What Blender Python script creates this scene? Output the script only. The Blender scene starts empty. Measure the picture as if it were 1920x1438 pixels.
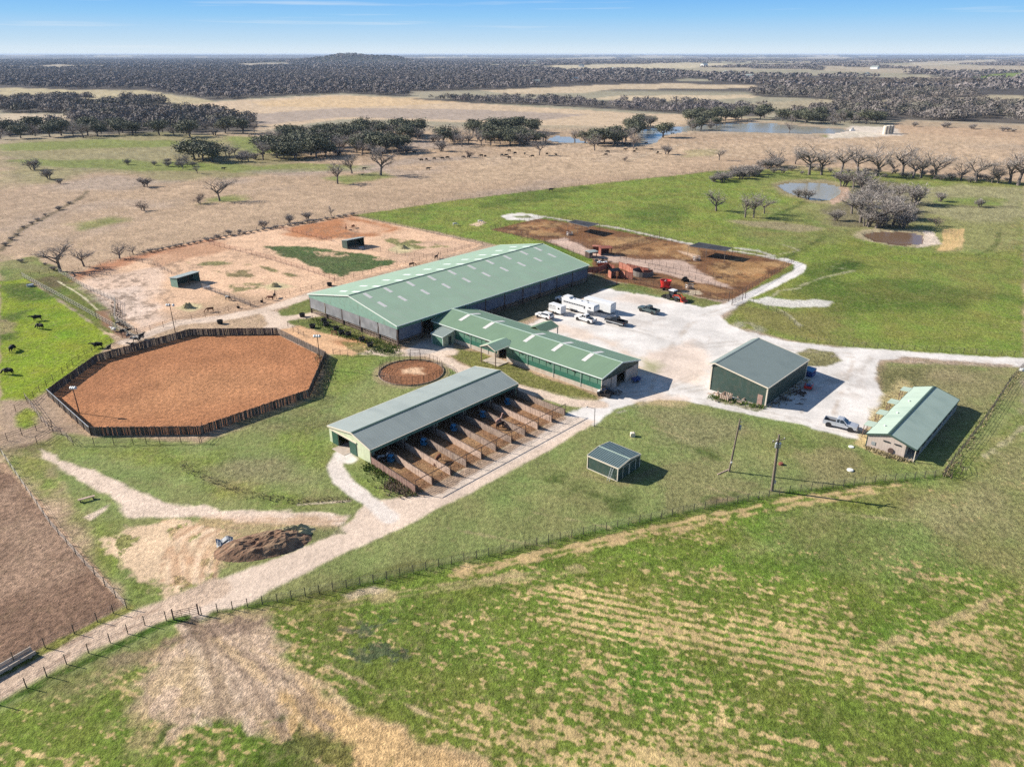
import bpy, bmesh, math, random
import numpy as np
from mathutils import Vector, Matrix
R = math.radians
S = bpy.context.scene
COL = S.collection
# ---------------------------------------------------------------- camera
FPX, HZ, CAMH = 1370., 102., 60.
PITCH = math.atan((719 - HZ) / FPX)
cp_, sp_ = math.cos(PITCH), math.sin(PITCH)
cam_d = bpy.data.cameras.new('camera'); cam = bpy.data.objects.new('camera', cam_d); COL.objects.link(cam)
cam.location = (0, 0, CAMH); cam.rotation_euler = (math.pi/2 - PITCH, 0, 0)
cam_d.sensor_fit = 'HORIZONTAL'; cam_d.sensor_width = 36; cam_d.lens = FPX/1920*36
cam_d.clip_start = 1; cam_d.clip_end = 200000
S.camera = cam
def G(px, py, z=0.):
    """point of the level z that lies under a pixel of the 1920x1438 survey photo"""
    u = (px-960)/FPX; v = (719-py)/FPX
    dz = -sp_+v*cp_; dy = cp_+v*sp_; t = (z-CAMH)/dz
    return Vector((u*t, dy*t, z))
# ---------------------------------------------------------------- world and sun
EXPO = .9
SUN_AZ, SUN_EL = 165.4, 28.6          # direction the sunlight comes from (ccw from +x), elevation
W = bpy.data.worlds.new('World'); S.world = W; W.use_nodes = True
nt = W.node_tree; bg = nt.nodes['Background']
sky = nt.nodes.new('ShaderNodeTexSky'); sky.sky_type = 'NISHITA'; sky.sun_disc = False
sky.sun_elevation = R(SUN_EL); sky.sun_rotation = R(90-SUN_AZ); sky.altitude = 200; sky.air_density = 1.0; sky.dust_density = 0.35; sky.ozone_density = 2.2
bg.inputs[1].default_value = 0.07
# low sky: the clear air near the horizon goes from pale to blue within a few degrees, with one thin cirrus veil
def lin(r, g, b): return tuple((((c/255+.055)/1.055)**2.4)/(2**EXPO*.07) for c in (r, g, b))
geo = nt.nodes.new('ShaderNodeTexCoord'); sx = nt.nodes.new('ShaderNodeSeparateXYZ'); nt.links.new(geo.outputs['Generated'], sx.inputs[0])
rmp = nt.nodes.new('ShaderNodeValToRGB'); mrs = nt.nodes.new('ShaderNodeMapRange'); mrs.inputs[1].default_value = 0; mrs.inputs[2].default_value = .15; nt.links.new(sx.outputs[2], mrs.inputs[0]); nt.links.new(mrs.outputs[0], rmp.inputs[0])
els = [(0,(226,238,246)),(.10,(196,223,243)),(.28,(150,204,246)),(.50,(100,176,246)),(1.,(90,160,235))]
while len(rmp.color_ramp.elements) < len(els): rmp.color_ramp.elements.new(.5)
for e, (p, c) in zip(rmp.color_ramp.elements, els): e.position = p; e.color = (*lin(*c), 1)
nzs = nt.nodes.new('ShaderNodeTexNoise'); nzs.inputs['Scale'].default_value = 2.2; nzs.inputs['Detail'].default_value = 5; mps = nt.nodes.new('ShaderNodeMapping'); mps.inputs['Scale'].default_value = (1.6,1.6,60); mps.inputs['Location'].default_value = (.3,.1,.55); nt.links.new(geo.outputs['Generated'], mps.inputs[0]); nt.links.new(mps.outputs[0], nzs.inputs['Vector'])
mrc = nt.nodes.new('ShaderNodeMapRange'); mrc.inputs[1].default_value = .60; mrc.inputs[2].default_value = .78; mrc.inputs[4].default_value = .55; nt.links.new(nzs.outputs[0], mrc.inputs[0])
mxc = nt.nodes.new('ShaderNodeMix'); mxc.data_type = 'RGBA'; mxc.inputs[7].default_value = (*lin(232,240,247), 1); nt.links.new(mrc.outputs[0], mxc.inputs[0]); nt.links.new(rmp.outputs[0], mxc.inputs[6])
mrb = nt.nodes.new('ShaderNodeMapRange'); mrb.inputs[1].default_value = .12; mrb.inputs[2].default_value = .35; nt.links.new(sx.outputs[2], mrb.inputs[0])
mxb = nt.nodes.new('ShaderNodeMix'); mxb.data_type = 'RGBA'; nt.links.new(mrb.outputs[0], mxb.inputs[0]); nt.links.new(mxc.outputs[2], mxb.inputs[6]); nt.links.new(sky.outputs[0], mxb.inputs[7]); nt.links.new(mxb.outputs[2], bg.inputs[0])
sd = bpy.data.lights.new('sun', 'SUN'); sd.energy = 5.0; sd.angle = R(0.5); sd.color = (1, .93, .83)
sun = bpy.data.objects.new('sun', sd); COL.objects.link(sun)
sv = Vector((math.cos(R(SUN_AZ))*math.cos(R(SUN_EL)), math.sin(R(SUN_AZ))*math.cos(R(SUN_EL)), math.sin(R(SUN_EL))))
sun.rotation_euler = sv.to_track_quat('Z', 'Y').to_euler(); sun.location = sv*300
vs = S.view_settings; vs.view_transform = 'Standard'; vs.look = 'None'; vs.exposure = EXPO; vs.gamma = 1
S.cycles.max_bounces = 5; S.cycles.diffuse_bounces = 2; S.cycles.glossy_bounces = 2; S.cycles.volume_bounces = 0
S.cycles.transparent_max_bounces = 8; S.cycles.use_denoising = False; S.cycles.sample_clamp_indirect = 1.2; S.cycles.sample_clamp_direct = 6.; S.cycles.caustics_reflective = False; S.cycles.caustics_refractive = False
# ---------------------------------------------------------------- numpy noise
def _hash(ix, iy, seed):
    h = (ix.astype(np.int64)*374761393 + iy.astype(np.int64)*668265263 + seed*974711) & 0xffffffff
    h = ((h ^ (h >> 13))*1274126177) & 0xffffffff
    return ((h ^ (h >> 16)) & 0xffff).astype(np.float32)/65535.
def vnoise(x, y, seed=0):
    ix = np.floor(x); iy = np.floor(y); fx = (x-ix).astype(np.float32); fy = (y-iy).astype(np.float32)
    ux = fx*fx*(3-2*fx); uy = fy*fy*(3-2*fy)
    a = _hash(ix, iy, seed); b = _hash(ix+1, iy, seed); c = _hash(ix, iy+1, seed); d = _hash(ix+1, iy+1, seed)
    return (a+(b-a)*ux)*(1-uy)+(c+(d-c)*ux)*uy
def fbm(x, y, octs=3, seed=0):
    s = 0; a = .5; tot = 0
    for k in range(octs):
        c, n = math.cos(.6*k), math.sin(.6*k)
        s = s+a*vnoise((x*c-y*n)*2**k+17.3*k, (x*n+y*c)*2**k-9.1*k, seed+k); tot += a; a *= .55
    return s/tot                      # 0..1, mean .5
def smooth(e0, e1, x):
    t = np.clip((x-e0)/(e1-e0), 0, 1); return t*t*(3-2*t)
# ---------------------------------------------------------------- materials
MATS = {}
def srgb(r, g, b):
    return tuple(((c/255)/12.92 if c/255 <= .04045 else ((c/255+.055)/1.055)**2.4) for c in (r, g, b))
def mat(name, col, rough=.7, var=.12, scale=1.5, metal=0., bump=0., bscale=8., spec=.3, ribs=None, dirt=None):
    """principled material with procedural mottling; ribs=(axis, pitch, strength); dirt=(colour, amount, scale)"""
    if name in MATS: return MATS[name]
    m = bpy.data.materials.new(name); m.use_nodes = True; n = m.node_tree.nodes; l = m.node_tree.links
    b = n['Principled BSDF']; b.inputs['Roughness'].default_value = rough; b.inputs['Metallic'].default_value = metal
    b.inputs['Specular IOR Level'].default_value = spec
    tc = n.new('ShaderNodeTexCoord')
    nz = n.new('ShaderNodeTexNoise'); nz.inputs['Scale'].default_value = scale; nz.inputs['Detail'].default_value = 5
    l.new(tc.outputs['Object'], nz.inputs['Vector'])
    mr = n.new('ShaderNodeMapRange'); mr.inputs[1].default_value = .25; mr.inputs[2].default_value = .75
    mr.inputs[3].default_value = 1-var; mr.inputs[4].default_value = 1+var; l.new(nz.outputs[0], mr.inputs[0])
    mx = n.new('ShaderNodeMix'); mx.data_type = 'RGBA'; mx.blend_type = 'MULTIPLY'; mx.inputs[0].default_value = 1
    mx.inputs[6].default_value = (*col, 1); l.new(mr.outputs[0], mx.inputs[7]); out = mx.outputs[2]
    if dirt:
        n2 = n.new('ShaderNodeTexNoise'); n2.inputs['Scale'].default_value = dirt[2]; n2.inputs['Detail'].default_value = 6
        mp = n.new('ShaderNodeMapping'); mp.inputs['Scale'].default_value = dirt[3] if len(dirt) > 3 else (1, 1, 1)
        l.new(tc.outputs['Object'], mp.inputs[0]); l.new(mp.outputs[0], n2.inputs['Vector'])
        m2 = n.new('ShaderNodeMapRange'); m2.inputs[1].default_value = .48; m2.inputs[2].default_value = .7
        m2.inputs[4].default_value = dirt[1]; l.new(n2.outputs[0], m2.inputs[0])
        x2 = n.new('ShaderNodeMix'); x2.data_type = 'RGBA'; x2.inputs[7].default_value = (*dirt[0], 1)
        l.new(m2.outputs[0], x2.inputs[0]); l.new(out, x2.inputs[6]); out = x2.outputs[2]
    hgt = None
    if ribs:
        sx = n.new('ShaderNodeSeparateXYZ'); l.new(tc.outputs['Object'], sx.inputs[0])
        dv = n.new('ShaderNodeMath'); dv.operation = 'DIVIDE'; dv.inputs[1].default_value = ribs[1]; l.new(sx.outputs['XYZ'.index(ribs[0])], dv.inputs[0])
        fr = n.new('ShaderNodeMath'); fr.operation = 'FRACT'; l.new(dv.outputs[0], fr.inputs[0])
        rr = n.new('ShaderNodeMapRange'); rr.inputs[1].default_value = .0; rr.inputs[2].default_value = .14; rr.inputs[3].default_value = 1-ribs[2]; rr.inputs[4].default_value = 1
        l.new(fr.outputs[0], rr.inputs[0])
        x3 = n.new('ShaderNodeMix'); x3.data_type = 'RGBA'; x3.blend_type = 'MULTIPLY'; x3.inputs[0].default_value = 1
        l.new(out, x3.inputs[6]); l.new(rr.outputs[0], x3.inputs[7]); out = x3.outputs[2]
    l.new(out, b.inputs['Base Color'])
    if bump:
        nb = n.new('ShaderNodeTexNoise'); nb.inputs['Scale'].default_value = bscale; nb.inputs['Detail'].default_value = 4
        l.new(tc.outputs['Object'], nb.inputs['Vector'])
        bp = n.new('ShaderNodeBump'); bp.inputs['Strength'].default_value = bump; bp.inputs['Distance'].default_value = .1
        l.new(nb.outputs[0], bp.inputs['Height']); l.new(bp.outputs[0], b.inputs['Normal'])
    MATS[name] = m; return m
# ---------------------------------------------------------------- mesh helpers
class MB:
    def __init__(s): s.v = []; s.f = []; s.m = []; s.cur = 0
    def add(s, vs, fs):
        o = len(s.v); s.v += [tuple(x) for x in vs]; s.f += [tuple(o+i for i in f) for f in fs]; s.m += [s.cur]*len(fs); return s
    def box(s, x0, y0, z0, x1, y1, z1):
        return s.add([(x0,y0,z0),(x1,y0,z0),(x1,y1,z0),(x0,y1,z0),(x0,y0,z1),(x1,y0,z1),(x1,y1,z1),(x0,y1,z1)],
                     [(0,3,2,1),(4,5,6,7),(0,1,5,4),(1,2,6,5),(2,3,7,6),(3,0,4,7)])
    def bar(s, p, q, w, h=None, up=(0,0,1)):
        h = h or w; p = Vector(p); q = Vector(q); d = (q-p).normalized(); u = Vector(up)
        if abs(d.dot(u)) > .99: u = Vector((1,0,0))
        a = d.cross(u).normalized()*(w/2); b = a.cross(d).normalized()*(h/2)
        vs = [p-a-b, p+a-b, p+a+b, p-a+b, q-a-b, q+a-b, q+a+b, q-a+b]
        return s.add(vs, [(0,1,2,3),(7,6,5,4),(0,4,5,1),(1,5,6,2),(2,6,7,3),(3,7,4,0)])
    def tube(s, pts, rad, n=6, cap=True):
        pts = [Vector(p) for p in pts]; rs = rad if isinstance(rad, (list, tuple)) else [rad]*len(pts); rings = []
        for i, p in enumerate(pts):
            d = (pts[min(i+1, len(pts)-1)]-pts[max(i-1, 0)]).normalized(); u = Vector((0,0,1)) if abs(d.z) < .95 else Vector((1,0,0))
            a = d.cross(u).normalized(); b = a.cross(d); rings.append([p+(a*math.cos(2*math.pi*k/n)+b*math.sin(2*math.pi*k/n))*rs[i] for k in range(n)])
        fs = [(i*n+k, i*n+(k+1) % n, (i+1)*n+(k+1) % n, (i+1)*n+k) for i in range(len(pts)-1) for k in range(n)]
        if cap: fs += [tuple(range(n))[::-1], tuple((len(pts)-1)*n+k for k in range(n))]
        return s.add([v for r in rings for v in r], fs)
    def lathe(s, prof, n=14, o=(0,0,0), axis='z'):
        vs = []
        for r, h in prof:
            for k in range(n):
                a = 2*math.pi*k/n; c, t = r*math.cos(a), r*math.sin(a)
                vs.append({'z': (o[0]+c, o[1]+t, o[2]+h), 'y': (o[0]+c, o[1]+h, o[2]+t), 'x': (o[0]+h, o[1]+c, o[2]+t)}[axis])
        fs = [(i*n+k, i*n+(k+1) % n, (i+1)*n+(k+1) % n, (i+1)*n+k) for i in range(len(prof)-1) for k in range(n)]
        fs += [tuple(range(n))[::-1], tuple((len(prof)-1)*n+k for k in range(n))]
        return s.add(vs, fs)
    def prism(s, poly, d0, d1, axis='y'):
        n = len(poly); f = {'y': lambda a, b, d: (a, d, b), 'x': lambda a, b, d: (d, a, b), 'z': lambda a, b, d: (a, b, d)}[axis]
        vs = [f(a, b, d0) for a, b in poly]+[f(a, b, d1) for a, b in poly]
        return s.add(vs, [tuple(range(n)), tuple(range(2*n-1, n-1, -1))]+[(i, i+n, (i+1) % n+n, (i+1) % n) for i in range(n)])
    def slab(s, q, t):
        """quad q thickened by t below its plane"""
        q = [Vector(v) for v in q]; nn = (q[1]-q[0]).cross(q[2]-q[0]).normalized()
        if nn.z < 0: nn = -nn
        lo = [v-nn*t for v in q]
        return s.add(q+lo, [(0,1,2,3),(7,6,5,4),(0,4,5,1),(1,5,6,2),(2,6,7,3),(3,7,4,0)])
    def mesh(s, name, mats, fixn=True, smooth_=False):
        me = bpy.data.meshes.new(name); me.from_pydata(s.v, [], s.f)
        for m in (mats if isinstance(mats, (list, tuple)) else [mats]): me.materials.append(m)
        if any(s.m): me.polygons.foreach_set('material_index', s.m)
        if smooth_: me.polygons.foreach_set('use_smooth', [True]*len(s.f))
        if fixn:
            b = bmesh.new(); b.from_mesh(me); bmesh.ops.recalc_face_normals(b, faces=b.faces); b.to_mesh(me); b.free()
        me.update(); return me
    def build(s, name, mats, parent=None, loc=None, rz=None, **k):
        o = bpy.data.objects.new(name, s.mesh(name, mats, **k)); COL.objects.link(o); o.parent = parent
        if loc: o.location = loc
        if rz is not None: o.rotation_euler.z = rz
        return o
def tag(o, label=None, cat=None, group=None, kind=None):
    if label: o['label'] = label
    if cat: o['category'] = cat
    if group: o['group'] = group
    if kind: o['kind'] = kind
    return o
def empty(name, loc=(0,0,0), rz=0., label=None, cat=None, group=None):
    o = bpy.data.objects.new(name, None); COL.objects.link(o); o.location = loc; o.rotation_euler.z = rz; o.empty_display_size = .5
    return tag(o, label, cat, group)
KIDS = {}
def kids(o): return [c for c in bpy.data.objects if c.parent == o]
def instance(proto, loc, rz=0., sc=None, label=None, group=None, tree=None):
    """copy a thing with its parts and sub-parts"""
    key = proto.name
    if key not in KIDS: KIDS[key] = [(c, kids(c)) for c in kids(proto)]
    r = proto.copy(); COL.objects.link(r); r.location = loc; r.rotation_euler.z = rz
    if sc is not None: r.scale = sc if isinstance(sc, tuple) else (sc, sc, sc)
    for c, gs in KIDS[key]:
        d = c.copy(); COL.objects.link(d); d.parent = r
        for g in gs:
            e = g.copy(); COL.objects.link(e); e.parent = d
    return tag(r, label, None, group)
def part(name, me, parent, loc=(0,0,0), rz=0.):
    o = bpy.data.objects.new(name, me); COL.objects.link(o); o.parent = parent; o.location = loc; o.rotation_euler.z = rz; return o
# ---------------------------------------------------------------- ground: one sheet of polar cells, split into the place's surfaces
WOOD_POLYS = [[(0,212),(0,190),(100,186),(250,188),(330,196),(300,206),(200,215),(130,213)],[(130,232),(140,216),(300,206),(400,214),(478,228),(478,246),(360,252),(240,252),(120,248),(0,258),(0,238)],[(1450,226),(1500,212),(1620,198),(1750,196),(1920,200),(2050,204),(2050,240),(1920,233),(1700,224),(1650,227),(1560,226)],
 [(770,186),(960,185),(1280,192),(1440,206),(1440,219),(1330,216),(1240,212),(1050,200),(870,193)],[(1400,170),(1560,168),(1840,172),(1830,184),(1700,186),(1590,190),(1500,184),(1420,182)],[(-200,160),(0,162),(60,165),(150,169),(270,168),(330,178),(405,189),(520,182),(640,176),(760,182),(770,172),(960,168),(1060,158),(1250,155),(1280,150),(1000,138),(640,134),(300,130),(-200,130)]]
def far_wood(x, y):
    r = np.hypot(x, y); az = np.degrees(np.arctan2(x, y))
    fn = .42*fbm(x/380+3.1, y/1000, 4, 21)+.58*fbm(x/1300, y/2400, 3, 23)
    return smooth(.575, .535, fn+.02*smooth(-12, 6, az)-.05*smooth(9000, 18000, r)-.05*smooth(-12, -20, az)-np.clip(hill_z(x, y)/30, 0, .2))
def hill_z(x, y):
    return (np.exp(-((x+1250)/230)**2-((y-6100)/420)**2)*58+np.exp(-((x+930)/160)**2-((y-6200)/300)**2)*38+np.exp(-((x+1600)/300)**2-((y-6400)/500)**2)*22)*smooth(4200, 5200, np.hypot(x, y))
def build_ground():
    a_f = np.arange(-51, 51.01, .085); a = np.concatenate([np.arange(-178, -51, 3.), a_f, np.arange(54, 181, 3.)])
    ypx = np.concatenate([np.arange(1500, 118, -1.95), np.arange(118, 102.9, -.7)])
    dep = PITCH+np.arctan((ypx-719)/FPX); rr = CAMH/np.tan(dep)
    rr = np.concatenate([[.5, 10, 20, 30], rr[rr > 34], [30000., 45000.]])
    nr, na = len(rr), len(a)
    Rr, Aa = np.meshgrid(rr, np.radians(a), indexing='ij')
    X = (Rr*np.sin(Aa)).ravel(); Y = (Rr*np.cos(Aa)).ravel(); RR = Rr.ravel(); N = len(X)
    base = np.zeros((N, 3), np.float32); tuft = np.zeros(N, np.float32); spk = np.zeros(N, np.float32); reg = np.zeros(N, np.int8)
    zoff = np.zeros(N, np.float32)
    def pts(px): return np.array([G(*p)[:2] for p in px])
    def sdf(px, stroke=None, margin=12.):
        P = pts(px) if not isinstance(px, np.ndarray) else px
        lo = P.min(0)-margin-(stroke or 0); hi = P.max(0)+margin+(stroke or 0)
        idx = np.nonzero((X > lo[0]) & (X < hi[0]) & (Y > lo[1]) & (Y < hi[1]))[0]
        x = X[idx]; y = Y[idx]; d2 = np.full(len(idx), 1e18); ins = np.zeros(len(idx), bool); n = len(P)
        for i in range(n-1 if stroke is not None else n):
            ax, ay = P[i]; bx, by = P[(i+1) % n]; ex, ey = bx-ax, by-ay
            t = np.clip(((x-ax)*ex+(y-ay)*ey)/(ex*ex+ey*ey+1e-9), 0, 1)
            d2 = np.minimum(d2, (x-ax-t*ex)**2+(y-ay-t*ey)**2)
            if stroke is None and abs(ey) > 1e-9:
                c = ((ay > y) != (by > y)) & (x < (bx-ax)*(y-ay)/ey+ax); ins ^= c
        d = np.sqrt(d2)
        d = d-stroke if stroke is not None else np.where(ins, -d, d)
        return idx, d
    def paint(px, col, soft=.6, rag=1.5, nsc=3., stroke=None, op=1., t=None, s=None, id_=None, seed=1, patch=None, margin=None, th=.5):
        """lay a soil or grass down: ragged edge, optional patchiness"""
        idx, d = sdf(px, stroke, margin or max(12., rag*4))
        n = fbm(X[idx]/nsc, Y[idx]/nsc, 4, seed)-.5
        w = smooth(soft, -soft, d+n*2*rag)
        if patch is not None:
            pn = fbm(X[idx]/patch[0], Y[idx]/patch[0], 4, seed+50); w = w*smooth(patch[1]-.06, patch[1]+.06, pn)
        w = (w*op)[:, None]
        c = np.array(col, np.float32)
        base[idx] = base[idx]*(1-w)+c*w
        if t is not None: tuft[idx] = tuft[idx]*(1-w[:, 0])+t*w[:, 0]
        if s is not None: spk[idx] = spk[idx]*(1-w[:, 0])+s*w[:, 0]
        if id_ is not None: reg[idx[w[:, 0] > th]] = id_
        return idx, w
    TAN = (.385,.275,.185); TAN2 = (.46,.35,.24); LUSH = (.170,.208,.042); BRIGHT = (.19,.26,.02); OLIVE = (.150,.155,.055); STRAW = (.34,.27,.14)
    DARK = (.05,.085,.016); CAL = (.60,.565,.53); SAND = (.58,.42,.30); PEACH = (.60,.40,.265); RED = (.36,.155,.07); ARENA = (.35,.158,.076)
    BROWN = (.17,.085,.042); WOOD = (.075,.066,.062); LILAC = (.30,.245,.21); MUD = (.12,.075,.055); WEED = (.055,.10,.03); ORCH = (.56,.37,.17)
    # --- default tan pasture, then the far country
    n1 = fbm(X/60, Y/60, 4, 3); n2 = fbm(X/9, Y/9, 4, 4); n3 = fbm(X/260, Y/260, 3, 8)
    base[:] = TAN; base *= (.82+.36*n2)[:, None]; tuft[:] = .75
    w = (smooth(.5, .72, n1)*.5)[:, None]; base[:] = base*(1-w)+np.array(LILAC)*w
    # far woods and fields, long patches
    fw = smooth(620, 760, RR)
    woodiness = far_wood(X, Y)
    isw = smooth(.42, .58, woodiness)*smooth(1350, 1500, RR)
    fc = np.array([(.34,.285,.21)])+0*base; k = smooth(.4, .6, fbm(X/500, Y/700, 2, 31))[:, None]
    fc = fc*(1-k)+np.array((.27,.245,.175))*k
    far = fc*(1-isw[:, None])+np.array(WOOD)*isw[:, None]
    base[:] = base*(1-fw[:, None])+far*fw[:, None]; tuft[:] = tuft*(1-fw)+.3*fw
    # explicit fields beyond the creek
    for px, c, sc in [
        ([(0,166),(60,166),(150,170),(270,169),(330,180),(405,190),(395,196),(300,200),(190,194),(60,194),(0,196)], (.37,.31,.19), 1),
        ([(0,214),(60,214),(150,216),(140,228),(60,232),(0,236)], (.42,.34,.24), 1),
        ([(300,202),(420,190),(640,178),(870,193),(1000,201),(1200,213),(1330,217),(1440,226),(1280,240),(1060,236),(860,230),(740,226),(640,224),(480,246),(440,232),(420,216),(340,206)], TAN2, 1),
        ([(470,215),(640,203),(900,206),(1100,216),(1000,228),(800,224),(640,220),(480,235)], LILAC, .8),
        ([(640,180),(780,184),(860,192),(760,198),(640,202),(500,200),(470,192)], (.50,.36,.21), .8),
        ([(1160,180),(1420,178),(1420,183),(1290,190),(1180,190),(1100,186)], (.46,.37,.25), 1),
        ([(900,170),(1130,160),(1250,157),(1420,160),(1420,166),(1150,168),(1100,174),(960,178)], (.44,.35,.24), 1),
        ([(1290,205),(1440,192),(1700,178),(1920,180),(1920,192),(1750,192),(1600,190),(1500,205),(1420,222),(1330,215)], (.33,.28,.19), 1),
        ([(1420,147),(1850,148),(1860,155),(1800,168),(1560,168),(1480,164),(1420,160)], (.125,.11,.09), 1),
        ([(1820,143),(1920,136),(1920,146),(1850,148)], (.16,.21,.05), 1),
        ([(1000,124),(1300,118),(1420,122),(1300,128),(1060,133)], (.42,.36,.25), 1),
        ([(420,121),(520,118),(560,121),(470,125)], (.42,.36,.27), .8), ([(20,104),(90,104),(80,107),(10,107)], (.42,.36,.27), .7),
        ([(200,113),(290,112),(280,116),(220,117)], (.42,.36,.27), .8), ([(1460,110),(1560,106),(1600,109),(1500,112)], (.42,.36,.27), .8), ([(1700,118),(1860,112),(1880,117),(1720,124)], (.42,.36,.27), .8),
        ([(640,140),(780,133),(800,138),(700,144)], (.40,.33,.24), .8), ([(1000,110),(1150,107),(1160,110),(1010,113)], (.40,.35,.26), .8)]:
        dist = G(*px[0])[1]
        paint(px, c, soft=dist*.004, rag=dist*.008, nsc=dist*.02, op=sc, t=.4, seed=int(px[0][0])+3)
    paint([(1640,262),(1660,236),(1700,226),(1800,232),(1960,238),(2100,250),(2100,290),(1900,270)], (.40,.28,.185), soft=4, rag=6, nsc=20, t=.6)
    paint([(1700,225),(1800,231),(1960,238),(1960,246),(1800,240),(1680,234)], (.33,.26,.18), soft=3, rag=4, op=.7)
    for px in WOOD_POLYS:
        dist = min(G(*px[0])[1], 2500); paint(px, WOOD, soft=dist*.005, rag=dist*.012, nsc=dist*.02, op=.9, t=.2, seed=int(px[1][0])+9)
    # green tints in the west pasture
    paint([(0,262),(130,258),(310,249),(430,258),(520,268),(560,300),(430,335),(300,338),(180,322),(0,350)], (.20,.19,.085), soft=12, rag=22, nsc=30, op=.75, t=.6)
    for p in ([(0,270),(200,262),(420,266),(300,276),(120,280),(0,285)], [(0,300),(240,300),(380,308),(420,320),(300,322),(100,312)], [(300,300),(480,312),(560,306),(700,312),(660,322),(480,324),(330,318)], [(610,335),(700,322),(740,332),(650,346)], [(375,373),(430,366),(455,374),(390,380)], [(140,420),(210,405),(240,415),(150,432)], [(420,255),(640,262),(620,280),(460,290)], [(1280,283),(1340,280),(1350,290),(1290,294)], [(1540,254),(1620,248),(1650,254),(1560,260)]):
        paint(p, (.15,.19,.04), soft=4, rag=7, nsc=14, op=.75, seed=p[0][0]+1)
    for p in ([(470,320),(640,318),(760,296),(900,292),(860,302),(700,318),(560,332)], [(60,350),(200,330),(330,340),(230,356),(100,360)], [(760,262),(800,262),(840,275),(780,282),(750,272)]):
        paint(p, LILAC, soft=8, rag=12, nsc=20, op=.55)
    paint([(0,300),(60,345),(160,362),(150,380),(60,440),(0,470)], (.33,.24,.17), soft=8, rag=12, nsc=15, op=.5)
    paint([(1000,270),(1400,268),(1700,250),(1920,262),(1920,330),(1760,316),(1480,290),(1300,300),(1180,330),(800,345),(900,300)], (.455,.335,.225), soft=15, rag=15, nsc=25, op=.55)
    # field edge ditch
    paint([(0,470),(40,430),(90,405),(150,372),(165,360)], (.11,.085,.05), soft=.8, rag=1.2, stroke=.9, op=.9)
    paint([(110,410),(150,385),(185,370)], (.26,.18,.12), soft=.8, rag=.8, stroke=.5, op=.7)
    paint([(820,305),(900,296),(1000,300),(1180,292)], (.52,.40,.28), soft=.8, rag=.8, stroke=.7, op=.8)
    paint([(1180,300),(1280,270),(1380,262),(1440,255)], (.52,.42,.31), soft=.8, rag=.8, stroke=.9, op=.7); paint([(1285,272),(1340,285),(1420,300)], (.52,.42,.31), soft=.8, rag=.8, stroke=.7, op=.7)
    # --- north-east green
    paint([(664,404),(830,379),(1040,353),(1280,328),(1340,321),(1480,318),(1700,326),(1920,344),(1920,676),(1700,662),(1500,642),(1350,604),(1400,565),(900,452)], LUSH, soft=1, rag=1.2, nsc=6, t=1., s=0)
    for p, c, o in [([(1340,322),(1480,312),(1620,318),(1920,342),(1920,480),(1700,470),(1560,440),(1480,380),(1400,345)], (.205,.21,.07), .5),
                 ([(1500,392),(1640,350),(1920,350),(1920,470),(1760,470),(1560,430)], (.29,.26,.13), .42), ([(1640,500),(1920,470),(1920,560),(1700,560)], (.17,.185,.05), .6), ([(1380,380),(1560,390),(1600,440),(1480,470),(1400,440)], (.19,.19,.07), .6),
                 ([(1620,360),(1800,345),(1920,355),(1920,420),(1800,420),(1700,390)], (.33,.29,.18), .5), ([(1360,575),(1480,560),(1560,600),(1620,645),(1490,640),(1380,612)], (.19,.165,.06), .75), ([(1740,370),(1860,372),(1880,385),(1760,390)], (.15,.2,.03), .7)]:
        paint(p, c, soft=5, rag=9, nsc=14, op=o, t=.9, seed=p[0][0])
    for p in ([(1460,545),(1560,520),(1720,525),(1900,560),(1760,580),(1560,590)], [(1480,505),(1600,480),(1640,500),(1530,530)], [(960,360),(1100,352),(1050,372),(900,390)], [(1180,390),(1300,385),(1260,420),(1160,410)], [(720,400),(840,388),(800,398),(740,410)]):
        paint(p, DARK, soft=4, rag=8, nsc=9, op=.5, seed=p[0][0])
    for p, wd in (([(1345,324),(1420,320),(1480,330),(1540,336)], 3), ([(1520,372),(1480,392),(1440,410)], .8), ([(1555,440),(1500,470),(1440,500),(1400,530)], .6), ([(1700,330),(1860,340),(1920,346)], 3)):
        paint(p, DARK, soft=1.5, rag=2, stroke=wd, op=.8)
    paint([(1360,412),(1480,418),(1540,428),(1500,436),(1400,424)], (.30,.245,.15), soft=2, rag=4, nsc=8, op=.8)
    paint([(1600,330),(1700,346),(1740,400),(1700,430),(1560,424),(1540,400),(1590,370)], (.16,.135,.09), soft=3, rag=5, nsc=6, op=.8)
    paint([(1730,384),(1820,388),(1900,388)], (.10,.085,.055), soft=2, rag=2, stroke=2., op=.7)
    for k in range(5):      # spoil rows beside the brown pond
        x0 = 1771+k*8
        paint([(x0+2,430),(x0-1,440),(x0+2,450),(x0-3,460),(x0-10-4*k,469)], (.52,.36,.17), soft=.35, rag=.4, stroke=.62, op=1, s=.6, t=.1)
    paint([(1760,471),(1800,468),(1806,440)], (.50,.36,.19), soft=.6, rag=1, stroke=.5, op=.6)
    for p in ([(1870,435),(1868,455),(1850,470),(1830,480)], [(1876,435),(1874,456),(1858,470)]): paint(p, DARK, soft=.6, rag=.4, stroke=.4, op=.7)
    paint([(1555,500),(1590,490),(1620,492),(1600,506),(1560,512)], DARK, soft=2, rag=2, op=.9)
    paint([(1400,562),(1440,558),(1500,563),(1530,560),(1560,566),(1552,574),(1500,578),(1460,575)], CAL, soft=.8, rag=2.2, nsc=3, op=.85, t=.1, s=.5)
    for p in ([(1500,540),(1460,545),(1450,556)], [(1560,500),(1600,508),(1545,520),(1500,536)], [(1450,575),(1480,590),(1500,610)], [(1470,460),(1500,470),(1450,478)]): paint(p, (.42,.38,.25), soft=.4, rag=.6, stroke=.35, op=.7)
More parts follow.
